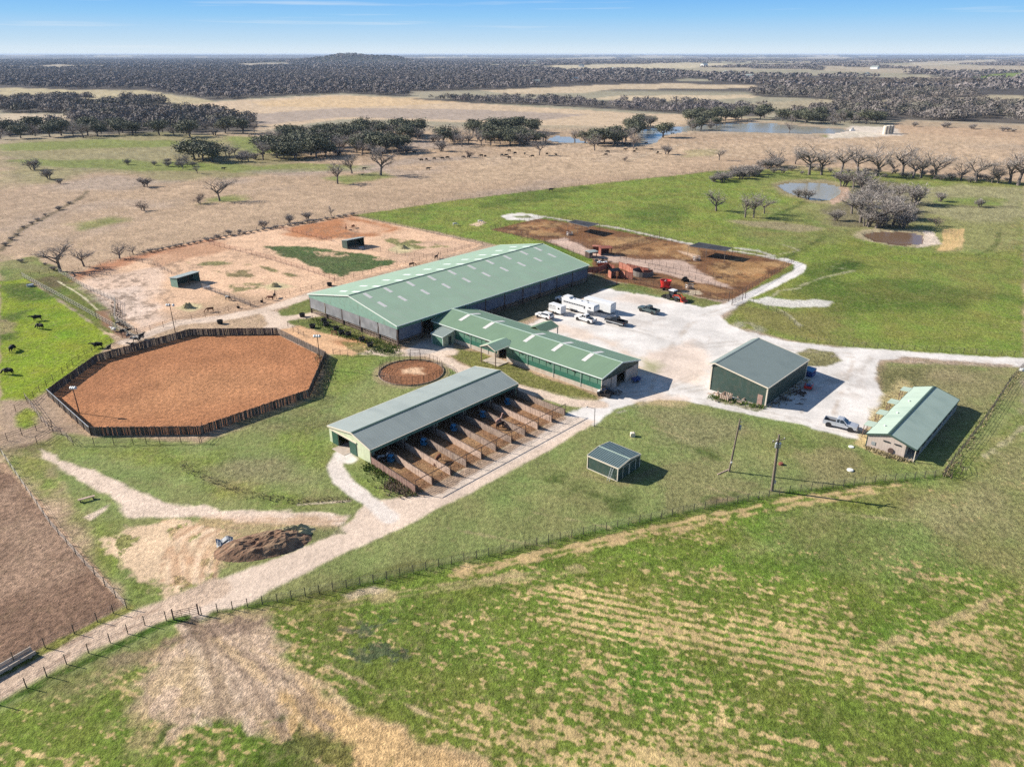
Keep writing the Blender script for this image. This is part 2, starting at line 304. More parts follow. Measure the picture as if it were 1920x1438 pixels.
    paint([(1380,466),(1420,470),(1450,480)], CAL, soft=.5, rag=.8, stroke=.9, op=.7)
    # pond banks
    paint([(1448,347),(1475,338),(1550,336),(1590,350),(1592,372),(1560,384),(1520,380),(1470,366)], (.30,.235,.15), soft=2.5, rag=3, nsc=5, op=.7, t=.4, s=.3)
    paint([(1600,434),(1640,429),(1720,430),(1745,434),(1764,458),(1720,465),(1650,458),(1600,446)], (.40,.32,.22), soft=1.5, rag=2.5, nsc=4, op=.75, t=.3, s=.4)
    paint([(1733,434),(1748,434),(1766,458),(1720,464),(1730,452)], (.58,.48,.39), soft=.6, rag=1, nsc=3, op=.95); paint([(1570,350),(1592,352),(1596,372),(1560,384),(1556,376),(1574,364)], (.48,.33,.25), soft=.8, rag=1.2, op=.9); paint([(1010,266),(1030,250),(1080,254),(1110,268),(1060,274)], (.38,.28,.19), soft=2, rag=3, op=.8); paint([(1175,245),(1260,234),(1380,227),(1450,227),(1520,234),(1625,243),(1560,254),(1470,252),(1380,250),(1300,250),(1240,256),(1226,274),(1190,276),(1192,258)], (.40,.31,.22), soft=3, rag=4, op=.8)
    paint([(1560,250),(1600,236),(1680,240),(1690,254),(1620,258),(1540,262)], (.60,.52,.44), soft=2, rag=4, nsc=12, op=.8)
    # --- left pastures
    paint([(0,492),(60,480),(125,512),(60,525),(0,532)], (.15,.185,.045), soft=1, rag=2, op=.9, t=.9); paint([(0,478),(110,505),(120,515),(0,500)], (.24,.20,.11), soft=2, rag=3, op=.5)
    paint([(0,528),(48,523),(205,628),(214,640),(110,722),(60,752),(0,768)], BRIGHT, soft=.5, rag=.7, t=1., s=0)
    for p in ([(0,528),(60,530),(110,560),(60,566),(0,556)], [(0,590),(60,580),(40,596),(0,606)], [(0,620),(30,622),(28,640),(0,640)]): paint(p, DARK, soft=2, rag=3, nsc=4, op=.75)
    paint([(0,600),(30,604),(26,622),(0,626)], (.28,.22,.12), soft=1, rag=2, op=.8); paint([(200,612),(232,622),(222,634),(196,626)], SAND, soft=.6, rag=1.2, nsc=2, op=.8)
    paint([(60,524),(125,510),(170,545),(215,592),(222,625),(200,625)], (.12,.15,.03), soft=.5, rag=.8, t=.9); paint([(66,524),(118,514),(130,530),(100,548)], MUD, soft=2, rag=3, op=.7)
    paint([(108,527),(140,546),(160,560),(184,582)], (.56,.50,.33), soft=.15, rag=.3, stroke=.28)
    paint([(180,584),(205,582),(216,620),(262,628),(236,640),(196,612)], (.24,.13,.085), soft=.6, rag=.9, op=.9, t=.2)
    paint([(0,752),(62,748),(110,722),(140,790),(170,830),(80,846),(0,850)], (.33,.24,.17), soft=1, rag=1.5, t=.3, s=.4)
    paint([(28,782),(50,765),(70,775),(72,796),(46,806),(26,800)], BRIGHT, soft=.8, rag=1, op=.9, t=1)
    paint([(0,846),(80,826),(110,800),(120,815),(90,845),(40,850)], MUD, soft=1.5, rag=2, op=.8)
    # --- central lawns (everything south of the yard)
    LAWN = (.185,.212,.074)
    paint([(85,850),(100,812),(380,830),(600,745),(620,660),(720,655),(960,720),(1120,750),(1260,745),(1640,820),(1660,680),(1920,690),(1920,1438),(2400,1600),(-400,1600),(-200,1200),(0,1250),(240,1140)], LAWN, soft=1, rag=1., t=.7, s=0)
    for p, c, o in [([(640,665),(720,660),(700,700),(640,740),(590,800),(520,830),(560,760),(600,720)], LUSH, .75), ([(100,830),(260,836),(400,862),(560,935),(660,940),(650,950),(420,940),(300,880),(150,850)], LUSH, .8), ([(560,810),(640,850),(620,870),(540,850)], LUSH, .7),
                    ([(360,870),(520,860),(600,890),(500,920),(400,900)], (.20,.18,.095), .7), ([(460,790),(620,740),(640,790),(520,810)], (.17,.165,.075), .7), ([(0,850),(70,850),(160,930),(260,1000),(250,1060),(320,1110),(240,1142),(130,990)], LUSH, .9), ([(640,880),(760,930),(680,940)], LUSH, .7),
                    ([(1200,770),(1320,775),(1400,800),(1340,860),(1240,830)], (.23,.20,.11), .6), ([(1240,860),(1400,880),(1520,900),(1400,950),(1240,960)], (.22,.185,.095), .5), ([(1480,800),(1640,850),(1760,880),(1560,890),(1440,850)], (.17,.18,.055), .7), ([(1500,850),(1600,845),(1620,900),(1520,910)], (.25,.20,.11), .55),
                    ([(1660,680),(1900,690),(1860,760),(1760,830),(1680,760),(1640,720)], (.24,.20,.105), .7), ([(1740,690),(1860,700),(1840,720),(1720,712)], (.30,.24,.14), .5), ([(1660,690),(1740,680),(1720,720),(1650,720)], (.12,.12,.045), .7),
                    ([(1500,650),(1560,655),(1572,680),(1540,690),(1490,670)], (.20,.185,.085), .9)]:
        paint(p, c, soft=3, rag=5, nsc=6, op=o, t=1., seed=p[0][0])
    for p in ([(1010,892),(1060,890),(1060,912),(1020,912)], [(1060,905),(1100,912),(1110,928),(1070,925)], [(1250,825),(1330,840),(1350,860),(1300,850)], [(1130,930),(1180,930),(1190,960),(1150,960)], [(1320,935),(1380,925),(1370,945),(1320,950)]): paint(p, DARK, soft=1.2, rag=2, nsc=2.5, op=.7, seed=p[0][0])
    paint([(1310,945),(1380,930),(1430,938),(1400,950),(1330,958)], (.27,.19,.12), soft=1, rag=2, nsc=2, op=.7); paint([(430,862),(520,870),(480,900),(380,890)], (.22,.19,.11), soft=3, rag=3, op=.4)
    paint([(340,870),(400,900),(460,925),(560,940),(655,936)], (.10,.085,.045), soft=.8, rag=.9, nsc=1.5, stroke=.7, op=.5)
    paint([(560,946),(655,939)], (.50,.40,.30), soft=.2, rag=.3, stroke=.2, op=.9)
    paint([(1100,890),(1160,908),(1230,880)], (.26,.21,.11), soft=.8, rag=1, stroke=.6, op=.6)
    # stable and barn surroundings
    paint([(515,590),(560,560),(590,560),(640,600),(740,650),(720,662),(560,612),(512,600)], (.15,.165,.05), soft=.6, rag=1.4, nsc=2.5, t=.8)
    paint([(820,650),(900,660),(1000,700),(1120,742),(1120,750),(1040,738),(940,712),(870,682)], (.165,.165,.05), soft=.5, rag=.6, t=1)
    # --- paddocks
    paint([(128,517),(262,477),(420,442),(540,424),(660,405),(905,458),(880,470),(800,490),(600,545),(505,580),(330,605),(268,628),(248,618),(216,575)], PEACH, soft=.6, rag=.8, t=.12, s=.6)
    for p, c, o in [([(530,428),(660,405),(760,430),(700,445),(600,450),(540,440)], RED, .95), ([(128,516),(262,476),(420,443),(400,452),(260,488),(140,526)], (.36,.16,.085), .9), ([(640,410),(740,428),(720,440),(640,432)], PEACH, .6), ([(140,530),(300,500),(310,540),(260,600),(220,580)], (.60,.45,.35), .8), ([(300,470),(420,452),(430,470),(340,490)], (.40,.22,.13), .8),
                    ([(270,480),(380,456),(400,470),(300,500)], (.40,.23,.14), .75), ([(170,545),(260,535),(310,600),(260,622),(230,600)], (.62,.50,.42), .6), ([(360,570),(440,545),(480,560),(400,590),(340,592)], (.38,.26,.16), .6), ([(750,455),(860,452),(900,460),(810,488),(700,500)], (.44,.30,.21), .7), ([(600,560),(800,490),(800,496),(600,556)], (.38,.24,.15), .7), ([(300,590),(500,560),(500,580),(320,606)], (.36,.25,.17), .6)]:
        paint(p, c, soft=2.5, rag=4, nsc=7, op=o, s=.6, seed=p[0][0])
    paint([(500,463),(560,461),(640,470),(690,477),(745,490),(720,500),(640,517),(610,512),(570,492),(530,480)], WEED, soft=.7, rag=2.5, nsc=5, op=.95, t=.9)
    for p in ([(570,470),(640,472),(650,480),(600,482)], [(700,478),(745,490),(700,488)]): paint(p, PEACH, soft=.5, rag=2, nsc=3, op=.8, patch=(3., .45))
    for p, c in (([(715,447),(770,449),(845,463),(760,468)], (.15,.17,.05)), ([(345,492),(420,490),(440,495),(380,498)], (.16,.17,.06)), ([(430,492),(500,500),(560,518),(548,520),(480,500)], (.14,.14,.05)), ([(400,508),(470,506),(480,520),(410,518)], (.16,.14,.06)), ([(430,535),(500,528),(490,540),(440,548)], (.20,.19,.08))):
        paint(p, c, soft=.6, rag=1.8, nsc=4, op=.85, t=.8, seed=p[0][1], patch=(5., .40))
    for k, (x, y, q) in enumerate([(200,555,.6),(240,590,.7),(270,560,.5),(330,500,.5),(220,530,.6),(460,480,.4),(620,440,.5)]):
        paint([(x-50,y-12),(x+50,y-18),(x+60,y+8),(x-40,y+14)], (.17,.12,.085), soft=.4, rag=1.5, nsc=2, op=q, patch=(1.6, .56), seed=k+70)
    for q in ((355,575),(514,536),(750,466)): paint([(q[0]-30,q[1]+3),(q[0],q[1]-7),(q[0]+36,q[1]+2),(q[0]+4,q[1]+9)], (.48,.42,.24), soft=1, rag=1.8, nsc=2, op=.8)
    # --- pens to the north-east
    paint([(920,431),(1010,410),(1100,422),(1300,460),(1490,492),(1380,560),(1345,562),(1250,545),(1110,520),(1110,488),(1020,452)], BROWN, soft=.5, rag=.6, t=.1, s=.7, id_=4)
    for p, c, o in [([(960,425),(1020,414),(1070,424),(1040,440),(980,440)], (.33,.185,.085), .6), ([(1110,448),(1150,440),(1190,450),(1150,462)], (.35,.20,.09), .6), ([(1180,460),(1250,455),(1320,470),(1300,482),(1200,478)], (.32,.18,.08), .55), ([(1330,500),(1380,490),(1470,495),(1420,525),(1350,530)], (.38,.225,.095), .6), ([(1240,522),(1330,535),(1370,548),(1280,540)], (.32,.19,.09), .7), ([(1000,420),(1090,428),(1060,438),(1010,432)], (.28,.13,.06), .5), ([(1380,505),(1460,500),(1440,515),(1390,520)], (.28,.13,.055), .6)]:
        paint(p, c, soft=2, rag=4, nsc=5, op=o, s=.6, seed=p[0][0])
    for k, p in enumerate(([(930,430),(1020,412),(1100,424),(1060,445),(980,445)], [(1100,450),(1230,440),(1330,475),(1300,500),(1150,475)], [(1310,500),(1400,480),(1480,494),(1400,545),(1340,535)], [(1190,520),(1300,540),(1350,560),(1260,548)])):
        paint(p, (.085,.045,.026), soft=1.5, rag=3, nsc=4, op=.75, s=.8, patch=(4.5, .52), seed=k+120); paint(p, (.42,.27,.13), soft=1., rag=2.5, nsc=3, op=.5, s=.6, patch=(5., .56), seed=k+140)
    paint([(1022,452),(1060,446),(1110,470),(1190,486),(1280,488),(1350,530),(1370,540),(1300,528),(1190,500),(1100,482)], (.50,.37,.30), soft=1, rag=1.5, op=.9, s=.3)
    paint([(1270,470),(1312,478),(1300,484)], SAND, soft=1, rag=1, op=.8); paint([(1275,545),(1310,545),(1320,552),(1290,555)], (.55,.46,.34), soft=.5, rag=1, op=.8)
    paint([(1022,452),(1110,486),(1112,492),(1060,482),(1020,462)], (.09,.15,.02), soft=.5, rag=.8, op=.9, t=1)
    for p in ([(946,404),(975,400),(1010,405),(1060,413),(1160,428),(1290,457),(1420,478),(1500,495)],): paint(p, (.52,.47,.42), soft=.4, rag=.7, stroke=.95, op=.9, s=.2, t=0, id_=2)
    paint([(938,405),(960,400),(1000,402),(1020,408),(990,414),(950,412)], CAL, soft=.6, rag=.8, op=.95, t=0, id_=2); paint([(962,406),(990,404),(1000,408),(975,410)], (.17,.18,.07), soft=.5, rag=.8, op=.9, t=.8)
    paint([(880,422),(905,414),(912,418),(895,425)], SAND, soft=.5, rag=.8, op=.9)
    # --- the caliche yard and lanes (surface 2), dirt lanes (surface 3)
    paint([(985,612),(1060,578),(1142,538),(1200,545),(1262,562),(1320,574),(1360,570),(1395,556),(1378,575),(1352,592),(1362,608),(1400,622),(1480,640),(1560,650),(1920,672),(1920,686),(1780,676),(1700,668),(1655,676),(1640,692),(1646,716),(1660,742),(1640,772),(1628,800),(1612,824),(1560,814),(1500,796),(1400,776),(1330,760),(1262,750),(1200,752),(1150,770),(1112,798),(1058,778),(1128,748),(1200,690),(1150,660),(1060,632)], CAL, soft=.5, rag=.8, nsc=2.5, t=0, s=.1, id_=2)
    paint([(1900,670),(2300,694),(2300,716),(1900,687)], CAL, soft=.5, rag=.5, t=0, s=.25, id_=2)
    paint([(1366,575),(1400,556),(1470,524),(1498,508),(1500,496),(1470,486)], CAL, soft=.4, rag=.5, stroke=1.6, t=0, s=.3, id_=2)
    paint([(1490,660),(1520,654),(1565,660),(1578,676),(1550,688),(1505,686)], (.20,.185,.085), soft=.5, rag=.7, t=.9, id_=1)
    for p, c, o in [([(1200,670),(1290,640),(1330,660),(1320,720),(1240,720),(1200,700)], PEACH, .4), ([(985,612),(1030,600),(1160,640),(1200,680),(1120,640)], SAND, .5), ([(1140,560),(1180,548),(1250,566),(1200,572)], (.55,.42,.33), .5), ([(1230,740),(1290,748),(1260,760),(1200,755)], PEACH, .5), ([(1200,672),(1240,690),(1225,700)], LUSH, .6)]:
        paint(p, c, soft=2, rag=3, nsc=4, op=o)
    paint([(1125,540),(1170,530),(1320,560),(1350,568),(1320,578),(1250,560)], (.14,.16,.04), soft=.5, rag=1.4, nsc=2.5, op=.9, t=1, id_=1); paint([(980,606),(1010,592),(1150,532),(1120,512),(900,590)], (.12,.115,.06), soft=1, rag=1.2, op=.85, t=.6, id_=1)
    paint([(1330,744),(1434,766),(1420,772),(1322,748)], (.14,.15,.05), soft=.4, rag=1., nsc=1.2, op=.9, t=1)
    paint([(1690,706),(1640,768),(1612,820),(1622,840),(1720,728)], (.44,.36,.18), soft=.8, rag=1.6, nsc=2, op=.8, t=.8); paint([(1640,800),(1625,836),(1700,866),(1640,850),(1600,830)], (.50,.38,.20), soft=.5, rag=1, op=.7)
    for k, p in enumerate(([(1130,745),(1230,735),(1340,690),(1450,650),(1560,660)], [(1120,600),(1200,620),(1300,650),(1420,640)], [(1380,575),(1300,600),(1250,660),(1220,730)], [(1240,742),(1340,755),(1480,785),(1600,810)], [(1600,680),(1580,730),(1560,780)], [(1160,770),(1250,738),(1330,725)], [(1560,664),(1700,674),(1920,684)], [(1640,668),(1600,700),(1520,730),(1500,780)])):
        for o in (-3.5, 3.5): paint([(x, y+o) for x, y in p], (.40,.355,.31) if k % 2 else (.43,.36,.30), soft=.35, rag=.8, nsc=2.5, stroke=.28, op=.5, patch=(4., .44), seed=k)
    for k, p in enumerate(([(1180,600),(1240,596),(1250,612),(1190,616)], [(1260,640),(1330,632),(1320,656),(1270,660)], [(1560,700),(1620,690),(1630,740),(1570,750)], [(1380,600),(1440,620),(1420,634),(1370,616)])): paint(p, (.42,.37,.33), soft=1.5, rag=2.5, nsc=3, op=.5, patch=(2.2, .47), seed=k+5)
    SND = (.58,.46,.365)
    for p, wd in (([(240,640),(330,606),(420,596),(500,580),(600,548)], 2.2), ([(505,588),(520,604),(510,618)], 2.), ([(590,590),(520,600),(560,640),(640,655),(740,662),(840,660)], 2.0), ([(800,658),(870,695),(960,725),(1060,752),(1120,758)], 1.75)):
        paint(p, SND, soft=.5, rag=.7, stroke=wd, t=.05, s=.4, id_=3)
    paint([(500,620),(560,612),(600,622),(700,650),(660,668),(615,664),(540,632)], (.58,.36,.21), soft=.5, rag=.9, t=.1, s=.5, id_=3)
    paint([(620,640),(680,630),(700,645),(640,650)], RED, soft=1, rag=1.2, op=.6)
    paint([(806,634),(850,628),(850,655),(770,668),(760,655)], (.40,.36,.33), soft=.5, rag=.6, op=.9, t=0, id_=2)
    paint([(640,640),(745,652),(760,668),(700,670),(660,660)], (.10,.13,.03), soft=.6, rag=1.2, op=.7, patch=(2.5, .5), t=1)
    # apron past the runs and the lane to the gate
    paint([(1056,778),(1118,790),(1060,826),(940,893),(840,945),(760,985),(690,1018),(600,1060),(500,1110),(430,1148),(375,1165),(300,1150),(420,1085),(520,1045),(610,1010),(660,975),(690,940),(780,928)], SND, soft=.4, rag=.5, nsc=2, t=0, s=.35, id_=3)
    paint([(1056,780),(1112,786),(840,930),(784,930)], (.53,.45,.38), soft=.6, rag=.5, op=.6)
    paint([(636,860),(628,875),(640,900),(680,930),(730,970)], (.60,.53,.47), soft=.4, rag=.5, stroke=1.3, t=0, s=.3, id_=3); paint([(655,862),(640,852),(650,845)], (.62,.57,.52), soft=.4, rag=.3, stroke=1.3, t=0, id_=3)
    paint([(78,842),(110,862),(180,885),(260,925),(320,940),(420,955),(560,960),(660,965),(640,990),(520,985),(430,975),(330,970),(240,970),(200,930),(130,890),(85,862)], SND, soft=.5, rag=1., t=.05, s=.5, id_=3)
    paint([(430,968),(560,966),(660,985),(600,1000),(480,982)], (.45,.28,.18), soft=1, rag=1.2, op=.4, patch=(2, .5))
    paint([(195,1010),(240,990),(330,975),(410,990),(415,1030),(400,1060),(395,1095),(340,1115),(290,1100),(230,1060)], (.62,.45,.30), soft=.6, rag=2.2, nsc=2.2, op=.95, t=.1, s=.5)
    for p in ([(270,1060),(330,1075),(390,1110),(330,1130),(290,1110)], [(310,990),(370,975),(390,1000),(330,1015)], [(380,1050),(410,1030),(420,1060),(395,1080)], [(200,1000),(260,1010),(240,1050)]): paint(p, LUSH, soft=.3, rag=1.5, nsc=1.6, op=.85, patch=(1.8, .48), t=1)
    paint([(300,975),(420,968),(470,985),(430,1010),(420,1060),(380,1085),(340,1040)], (.50,.31,.19), soft=1., rag=2., nsc=2, op=.55, patch=(2.2, .46))
    for k in range(9):
        x0 = 300+k*13; paint([(x0+70-k*3,985+k*2),(x0+26,1010),(x0+6,1045),(x0+4-k,1088+k)], [(.38,.235,.145),(.64,.47,.33)][k % 2], soft=.22, rag=.5, nsc=1.4, stroke=.24, op=.65, patch=(2.6, .38), seed=k+90)
    for k, y in enumerate((972, 978, 985)): paint([(440,y+4),(520,y),(600,y+1),(655,y-4)], (.40,.26,.165), soft=.25, rag=.5, nsc=1.5, stroke=.25, op=.6, patch=(3., .42), seed=k)
    paint([(320,1030),(330,1060),(332,1090)], (.45,.27,.16), soft=.4, rag=.6, stroke=.6, op=.6); paint([(345,1025),(352,1060),(350,1095)], (.45,.27,.16), soft=.4, rag=.6, stroke=.4, op=.5)
    paint([(155,970),(185,955),(207,944),(200,955),(170,975)], SND, soft=.3, rag=.5, op=.9)
    paint([(560,985),(640,985),(650,1000),(590,1015),(560,1010)], (.16,.17,.07), soft=.5, rag=1, op=.8, t=.8); paint([(410,1062),(470,1045),(560,1020),(590,1010),(560,1000),(430,1040)], (.16,.16,.065), soft=.5, rag=.8, op=.7, t=.8)
    paint([(420,985),(560,965),(640,985),(560,1005),(430,1040),(390,1030)], (.40,.28,.17), soft=1, rag=1.5, op=.6)
    # arena floor, round pen, run floors
    OCT = [(92,744),(171,816),(377,814.5),(580,744),(611,672),(520,627),(358,629),(183,678)]
    paint(OCT, ARENA, soft=.1, rag=.1, t=0, s=1., id_=5); paint([(180,780),(300,700),(480,690),(500,730),(340,770)], (.43,.215,.105), soft=8, rag=5, nsc=8, op=.6); paint([(250,660),(500,640),(560,680),(400,690)], (.38,.17,.08), soft=8, rag=5, nsc=8, op=.5)
    c = np.array((-20.85, 138.8)); circ = np.array([c+6.6*np.array((math.cos(k*.2618), math.sin(k*.2618))) for k in range(24)])
    paint(np.array([c+(p-c)*1.22 for p in circ]), (.28,.22,.13), soft=.4, rag=.6, op=.7, t=.5); paint(circ, (.27,.125,.065), soft=.1, rag=.1, t=0, s=1., id_=5)
    paint([(752,692),(790,690),(794,700),(752,702)], (.62,.42,.27), soft=.6, rag=1, nsc=1.5, op=.95)
    paint([(640,830),(695,868),(780,927),(1058,778),(960,735)], (.22,.125,.07), soft=.3, rag=.4, t=.15, s=.9, id_=4)
    paint([(690,880),(850,820),(1010,740),(1046,770),(800,905)], (.30,.19,.10), soft=1, rag=1.5, nsc=2, op=.6, patch=(2.5, .48))
    paint([(790,930),(830,925),(1060,785),(1056,778),(780,926)], (.30,.20,.13), soft=.4, rag=.6, op=.8, s=.8)
    # --- foreground fields
    paint([(0,868),(12,868),(120,1000),(236,1132),(60,1232),(-400,1440),(-400,860)], (.20,.125,.085), soft=.3, rag=.5, t=.25, s=1., id_=6)
    paint([(0,930),(60,940),(130,1010),(150,1070),(60,1100),(0,1110)], (.36,.245,.17), soft=4, rag=5, nsc=4, op=.7, s=1); paint([(-20,880),(20,890),(130,1015),(225,1130),(232,1125),(120,995),(10,866)], (.42,.28,.18), soft=.2, rag=.3, op=.8)
    for p in ([(-300,1440),(0,1290),(150,1205),(300,1148),(400,1105)],): paint(p, (.52,.39,.29), soft=.5, rag=.6, stroke=1.9, t=.1, s=.6, id_=3)
    paint([(-300,1405),(0,1265),(140,1190),(240,1140)], (.20,.20,.05), soft=.3, rag=.7, stroke=.5, t=1, id_=1)
    for o in (-.8, .8): paint([(-300,1440+o*18),(0,1290+o*18),(150,1205+o*12),(300,1148+o*8)], (.30,.21,.15), soft=.2, rag=.5, stroke=.22, op=.7, patch=(1.5, .45))
    FIELD = [(400,1150),(700,1092),(1050,1012),(1480,922),(1770,892),(1920,770),(2600,500),(2600,1700),(-600,1700),(0,1330),(200,1235)]
    idx, w = paint(FIELD, (.130,.176,.030), soft=.8, rag=1, t=1., s=0)
    for p, c, o in [([(1500,960),(1760,900),(1920,780),(2500,600),(2500,1000),(1920,1080),(1640,1060),(1400,1030)], (.215,.22,.085), .75), ([(1700,960),(1920,850),(1920,960),(1780,1000)], (.31,.265,.14), .55), ([(1480,1000),(1660,980),(1640,1060),(1500,1070)], (.13,.155,.04), .6), ([(540,1160),(740,1100),(900,1110),(860,1300),(640,1330),(570,1260)], (.112,.155,.028), .7), ([(1850,860),(1920,800),(1920,860)], (.26,.22,.11), .5)]:
        paint(p, c, soft=5, rag=6, nsc=5, op=o, t=1., seed=p[0][0])
    # sown rows with bare straw between them
    pa, pb = G(980,1100), G(1800,1260); d = (pb-pa).normalized(); ux, uy = d.x, d.y
    idx, dd = sdf(FIELD, None, 1.)
    x, y = X[idx], Y[idx]; al = x*ux+y*uy; ac = -x*uy+y*ux
    inf = smooth(0, -3, dd)
    f0 = fbm(al/1.0, ac/.42, 2, 79); f1_ = vnoise(x/.33, y/.33, 83)+.6*vnoise(x/.8, y/.8, 84); m0 = fbm(al/14, ac/2.4, 3, 77); m1 = fbm(x/7, y/7, 3, 81)
    nrm = lambda q: (q-q.mean())/q.std()
    patchy = nrm(nrm(f0)*.66+nrm(f1_)*.74+nrm(m0)*.34+nrm(m1)*.40)
    def dens(px, soft=8): 
        i2, d2 = sdf(px, None, 30.); o = np.zeros(N, np.float32); o[i2] = smooth(soft, -soft, d2); return o[idx]
    rows = np.sin(ac*2*math.pi/1.2+1.4*fbm(al/14, ac/10, 2, 5))
    band = dens([(960,1090),(1150,1090),(1500,1180),(1920,1290),(1920,1340),(1500,1260),(1100,1200)], 6)
    thr = 1.0-1.15*band-.45*dens([(820,1270),(1000,1320),(1300,1420),(1250,1440),(900,1350)], 5)-.35*dens([(600,1400),(1100,1380),(1920,1380),(1920,1700),(600,1700)])+1.5*dens([(1380,960),(1920,780),(2600,500),(2600,1000),(1920,1060),(1500,1050)])+.6*dens([(540,1160),(740,1110),(860,1200),(760,1290),(600,1280)], 4)+.5*dens([(700,1100),(1050,1040),(1400,1000),(1300,1080),(960,1090)], 5)
    v = patchy+rows*(.35+.95*band)
    ws = smooth(thr-.75, thr+.75, v)*inf
    sc = np.array(STRAW)*np.array((1.45,1.3,1.25)); k2 = fbm(x/3, y/3, 3, 80)[:, None]
    scol = sc*(.75+.5*k2)
    base[idx] = base[idx]*(1-ws[:, None]*.85)+scol*ws[:, None]*.85; tuft[idx] = tuft[idx]*(1-.4*ws)
    # dark forb patches
    for p in ([(650,1222),(700,1205),(740,1215),(700,1245),(660,1245)], [(735,1222),(778,1216),(770,1236),(740,1242)], [(640,1180),(690,1165),(745,1158),(700,1182),(650,1195)]):
        paint(p, (.055,.07,.05), soft=.4, rag=1.4, nsc=1.2, op=.7, patch=(1.0, .42), t=1)
    # fan of trodden dirt below the gate
    paint([(345,1168),(400,1155),(490,1150),(520,1200),(556,1280),(640,1322),(800,1396),(900,1440),(960,1500),(700,1500),(520,1372),(420,1345),(330,1385),(260,1345),(240,1290),(290,1220)], (.45,.325,.225), soft=1., rag=2.4, nsc=3, op=.95, t=.35, s=.8, id_=3)
    paint([(560,1290),(680,1340),(900,1440),(980,1520),(700,1500),(520,1370),(500,1320)], ORCH, soft=1.2, rag=1.8, nsc=3, op=.85, s=.7)
    for p, wd in (([(380,1180),(440,1250),(520,1340)], 1.2), ([(400,1185),(470,1230),(560,1300)], .8), ([(350,1200),(330,1260),(300,1330)], .8), ([(430,1180),(490,1200),(500,1230)], .7)):
        paint(p, (.53,.39,.28), soft=.5, rag=.9, nsc=1.5, stroke=wd, op=.7)
    rr_ = random.Random(12)
    for k in range(16):
        a = rr_.uniform(-1, 1); x1 = 560+a*230+rr_.uniform(-20, 20); y1 = 1400-abs(a)*60; x0 = 352+a*16
        paint([(x0,1172),(x0*.62+x1*.38+18,1172*.62+y1*.38-14),(x0*.3+x1*.7+14,1172*.3+y1*.7-10),(x1,y1)], [(.58,.44,.32),(.30,.215,.15),(.52,.37,.22)][k % 3], soft=.3, rag=.7, nsc=1.6, stroke=.22+.2*(k % 2), op=.75, patch=(2.4, .42), seed=k+30)
    paint([(250,1300),(360,1230),(400,1330),(330,1400),(240,1400)], (.42,.31,.17), soft=2, rag=3, nsc=2.5, op=.6, patch=(2.5, .42))
    paint([(200,1240),(350,1172),(470,1150),(500,1165),(440,1185),(340,1215),(250,1250)], (.19,.13,.095), soft=1., rag=1.6, op=.75, patch=(2.6, .40)); paint([(330,1160),(372,1152),(378,1175),(340,1180)], (.09,.065,.05), soft=.6, rag=.7, op=.8)
    paint([(80,1300),(220,1220),(300,1195),(280,1230),(160,1310)], (.24,.19,.11), soft=1.5, rag=2, op=.5)
    paint([(300,1350),(520,1362),(700,1440),(600,1500),(300,1440)], (.08,.115,.018), soft=1, rag=3, nsc=3, op=.85, patch=(3.2, .43), t=1)
    # fence-line grass and the two-track beside it
    FL = [(398,1152),(520,1128),(700,1092),(870,1052),(1050,1012),(1280,962),(1480,924),(1640,905),(1770,892),(1800,886)]
    paint(FL, (.055,.095,.014), soft=.5, rag=.5, stroke=.5, op=.9, t=1); paint([(0,1322),(110,1264),(200,1222),(300,1172),(350,1158)], (.05,.10,.012), soft=.3, rag=.4, stroke=.5, op=.9, t=1)
    for o in (0, 11): paint([(850,1068+o),(1050,1030+o),(1250,985+o),(1500,933+o),(1700,908+o*.7)], (.47,.33,.17), soft=.3, rag=.9, nsc=1.5, stroke=.45, op=.85, patch=(2., .38), t=.4)
    for o, q in ((0,.7),(9,.5)): paint([(420,1150+o),(600,1135+o),(760,1108+o),(900,1085+o),(1100,1060+o)], (.42,.32,.17), soft=.4, rag=.9, stroke=.4, op=q, patch=(2., .42))
    paint([(640,1115),(700,1100),(720,1106),(660,1125)], (.52,.40,.28), soft=.4, rag=.8, op=.8)
    for o in (0, 5): paint([(900,1108+o),(1100,1080+o),(1280,1045+o),(1400,1010+o)], (.09,.13,.02), soft=.3, rag=.3, stroke=.25, op=.7)
    for o in (0, 8): paint([(1650,1210+o),(1750,1170+o),(1860,1125+o),(1920,1100+o)], (.44,.33,.17), soft=.3, rag=.6, stroke=.28, op=.8, patch=(1.6, .42))
    for o in (0, 9): paint([(560,1120+o*.8),(700,1072+o),(860,1040+o),(1000,1020+o)], (.09,.10,.03), soft=.4, rag=.5, stroke=.35, op=.6)
    paint([(1810,880),(1860,845),(1920,800)], (.42,.36,.24), soft=.5, rag=1.2, stroke=.35, op=.6, patch=(2., .45))
    for k, (x0, y0, L, s_) in enumerate([(1240,790,60,.3),(1220,800,70,.35),(1150,780,50,.25),(1180,820,60,.3),(1280,900,90,.3),(1340,910,80,.25),(900,1000,120,.2),(840,990,140,.2),(1560,960,160,.12),(1000,960,140,.2)]):
        paint([(x0,y0),(x0+L,y0+L*s_)], (.32,.27,.14), soft=.25, rag=.5, nsc=1.5, stroke=.2, op=.6, seed=k, patch=(1.4, .4))
    # lay of the ground: tufts and clods
    near = np.clip(RR*.0016, .22, 3.); lv = np.log2(near/.22); clod = np.zeros(N, np.float32)
    for k in range(5):
        wk = np.clip(1-np.abs(lv-k), 0, 1); ii = np.nonzero(wk > 0)[0]
        if len(ii): sc_ = .42*2**k; clod[ii] += wk[ii]*(fbm(X[ii]/sc_, Y[ii]/sc_, 3, 91+k)-.5)
    zoff += clod*near*(.30*tuft+.12*spk)
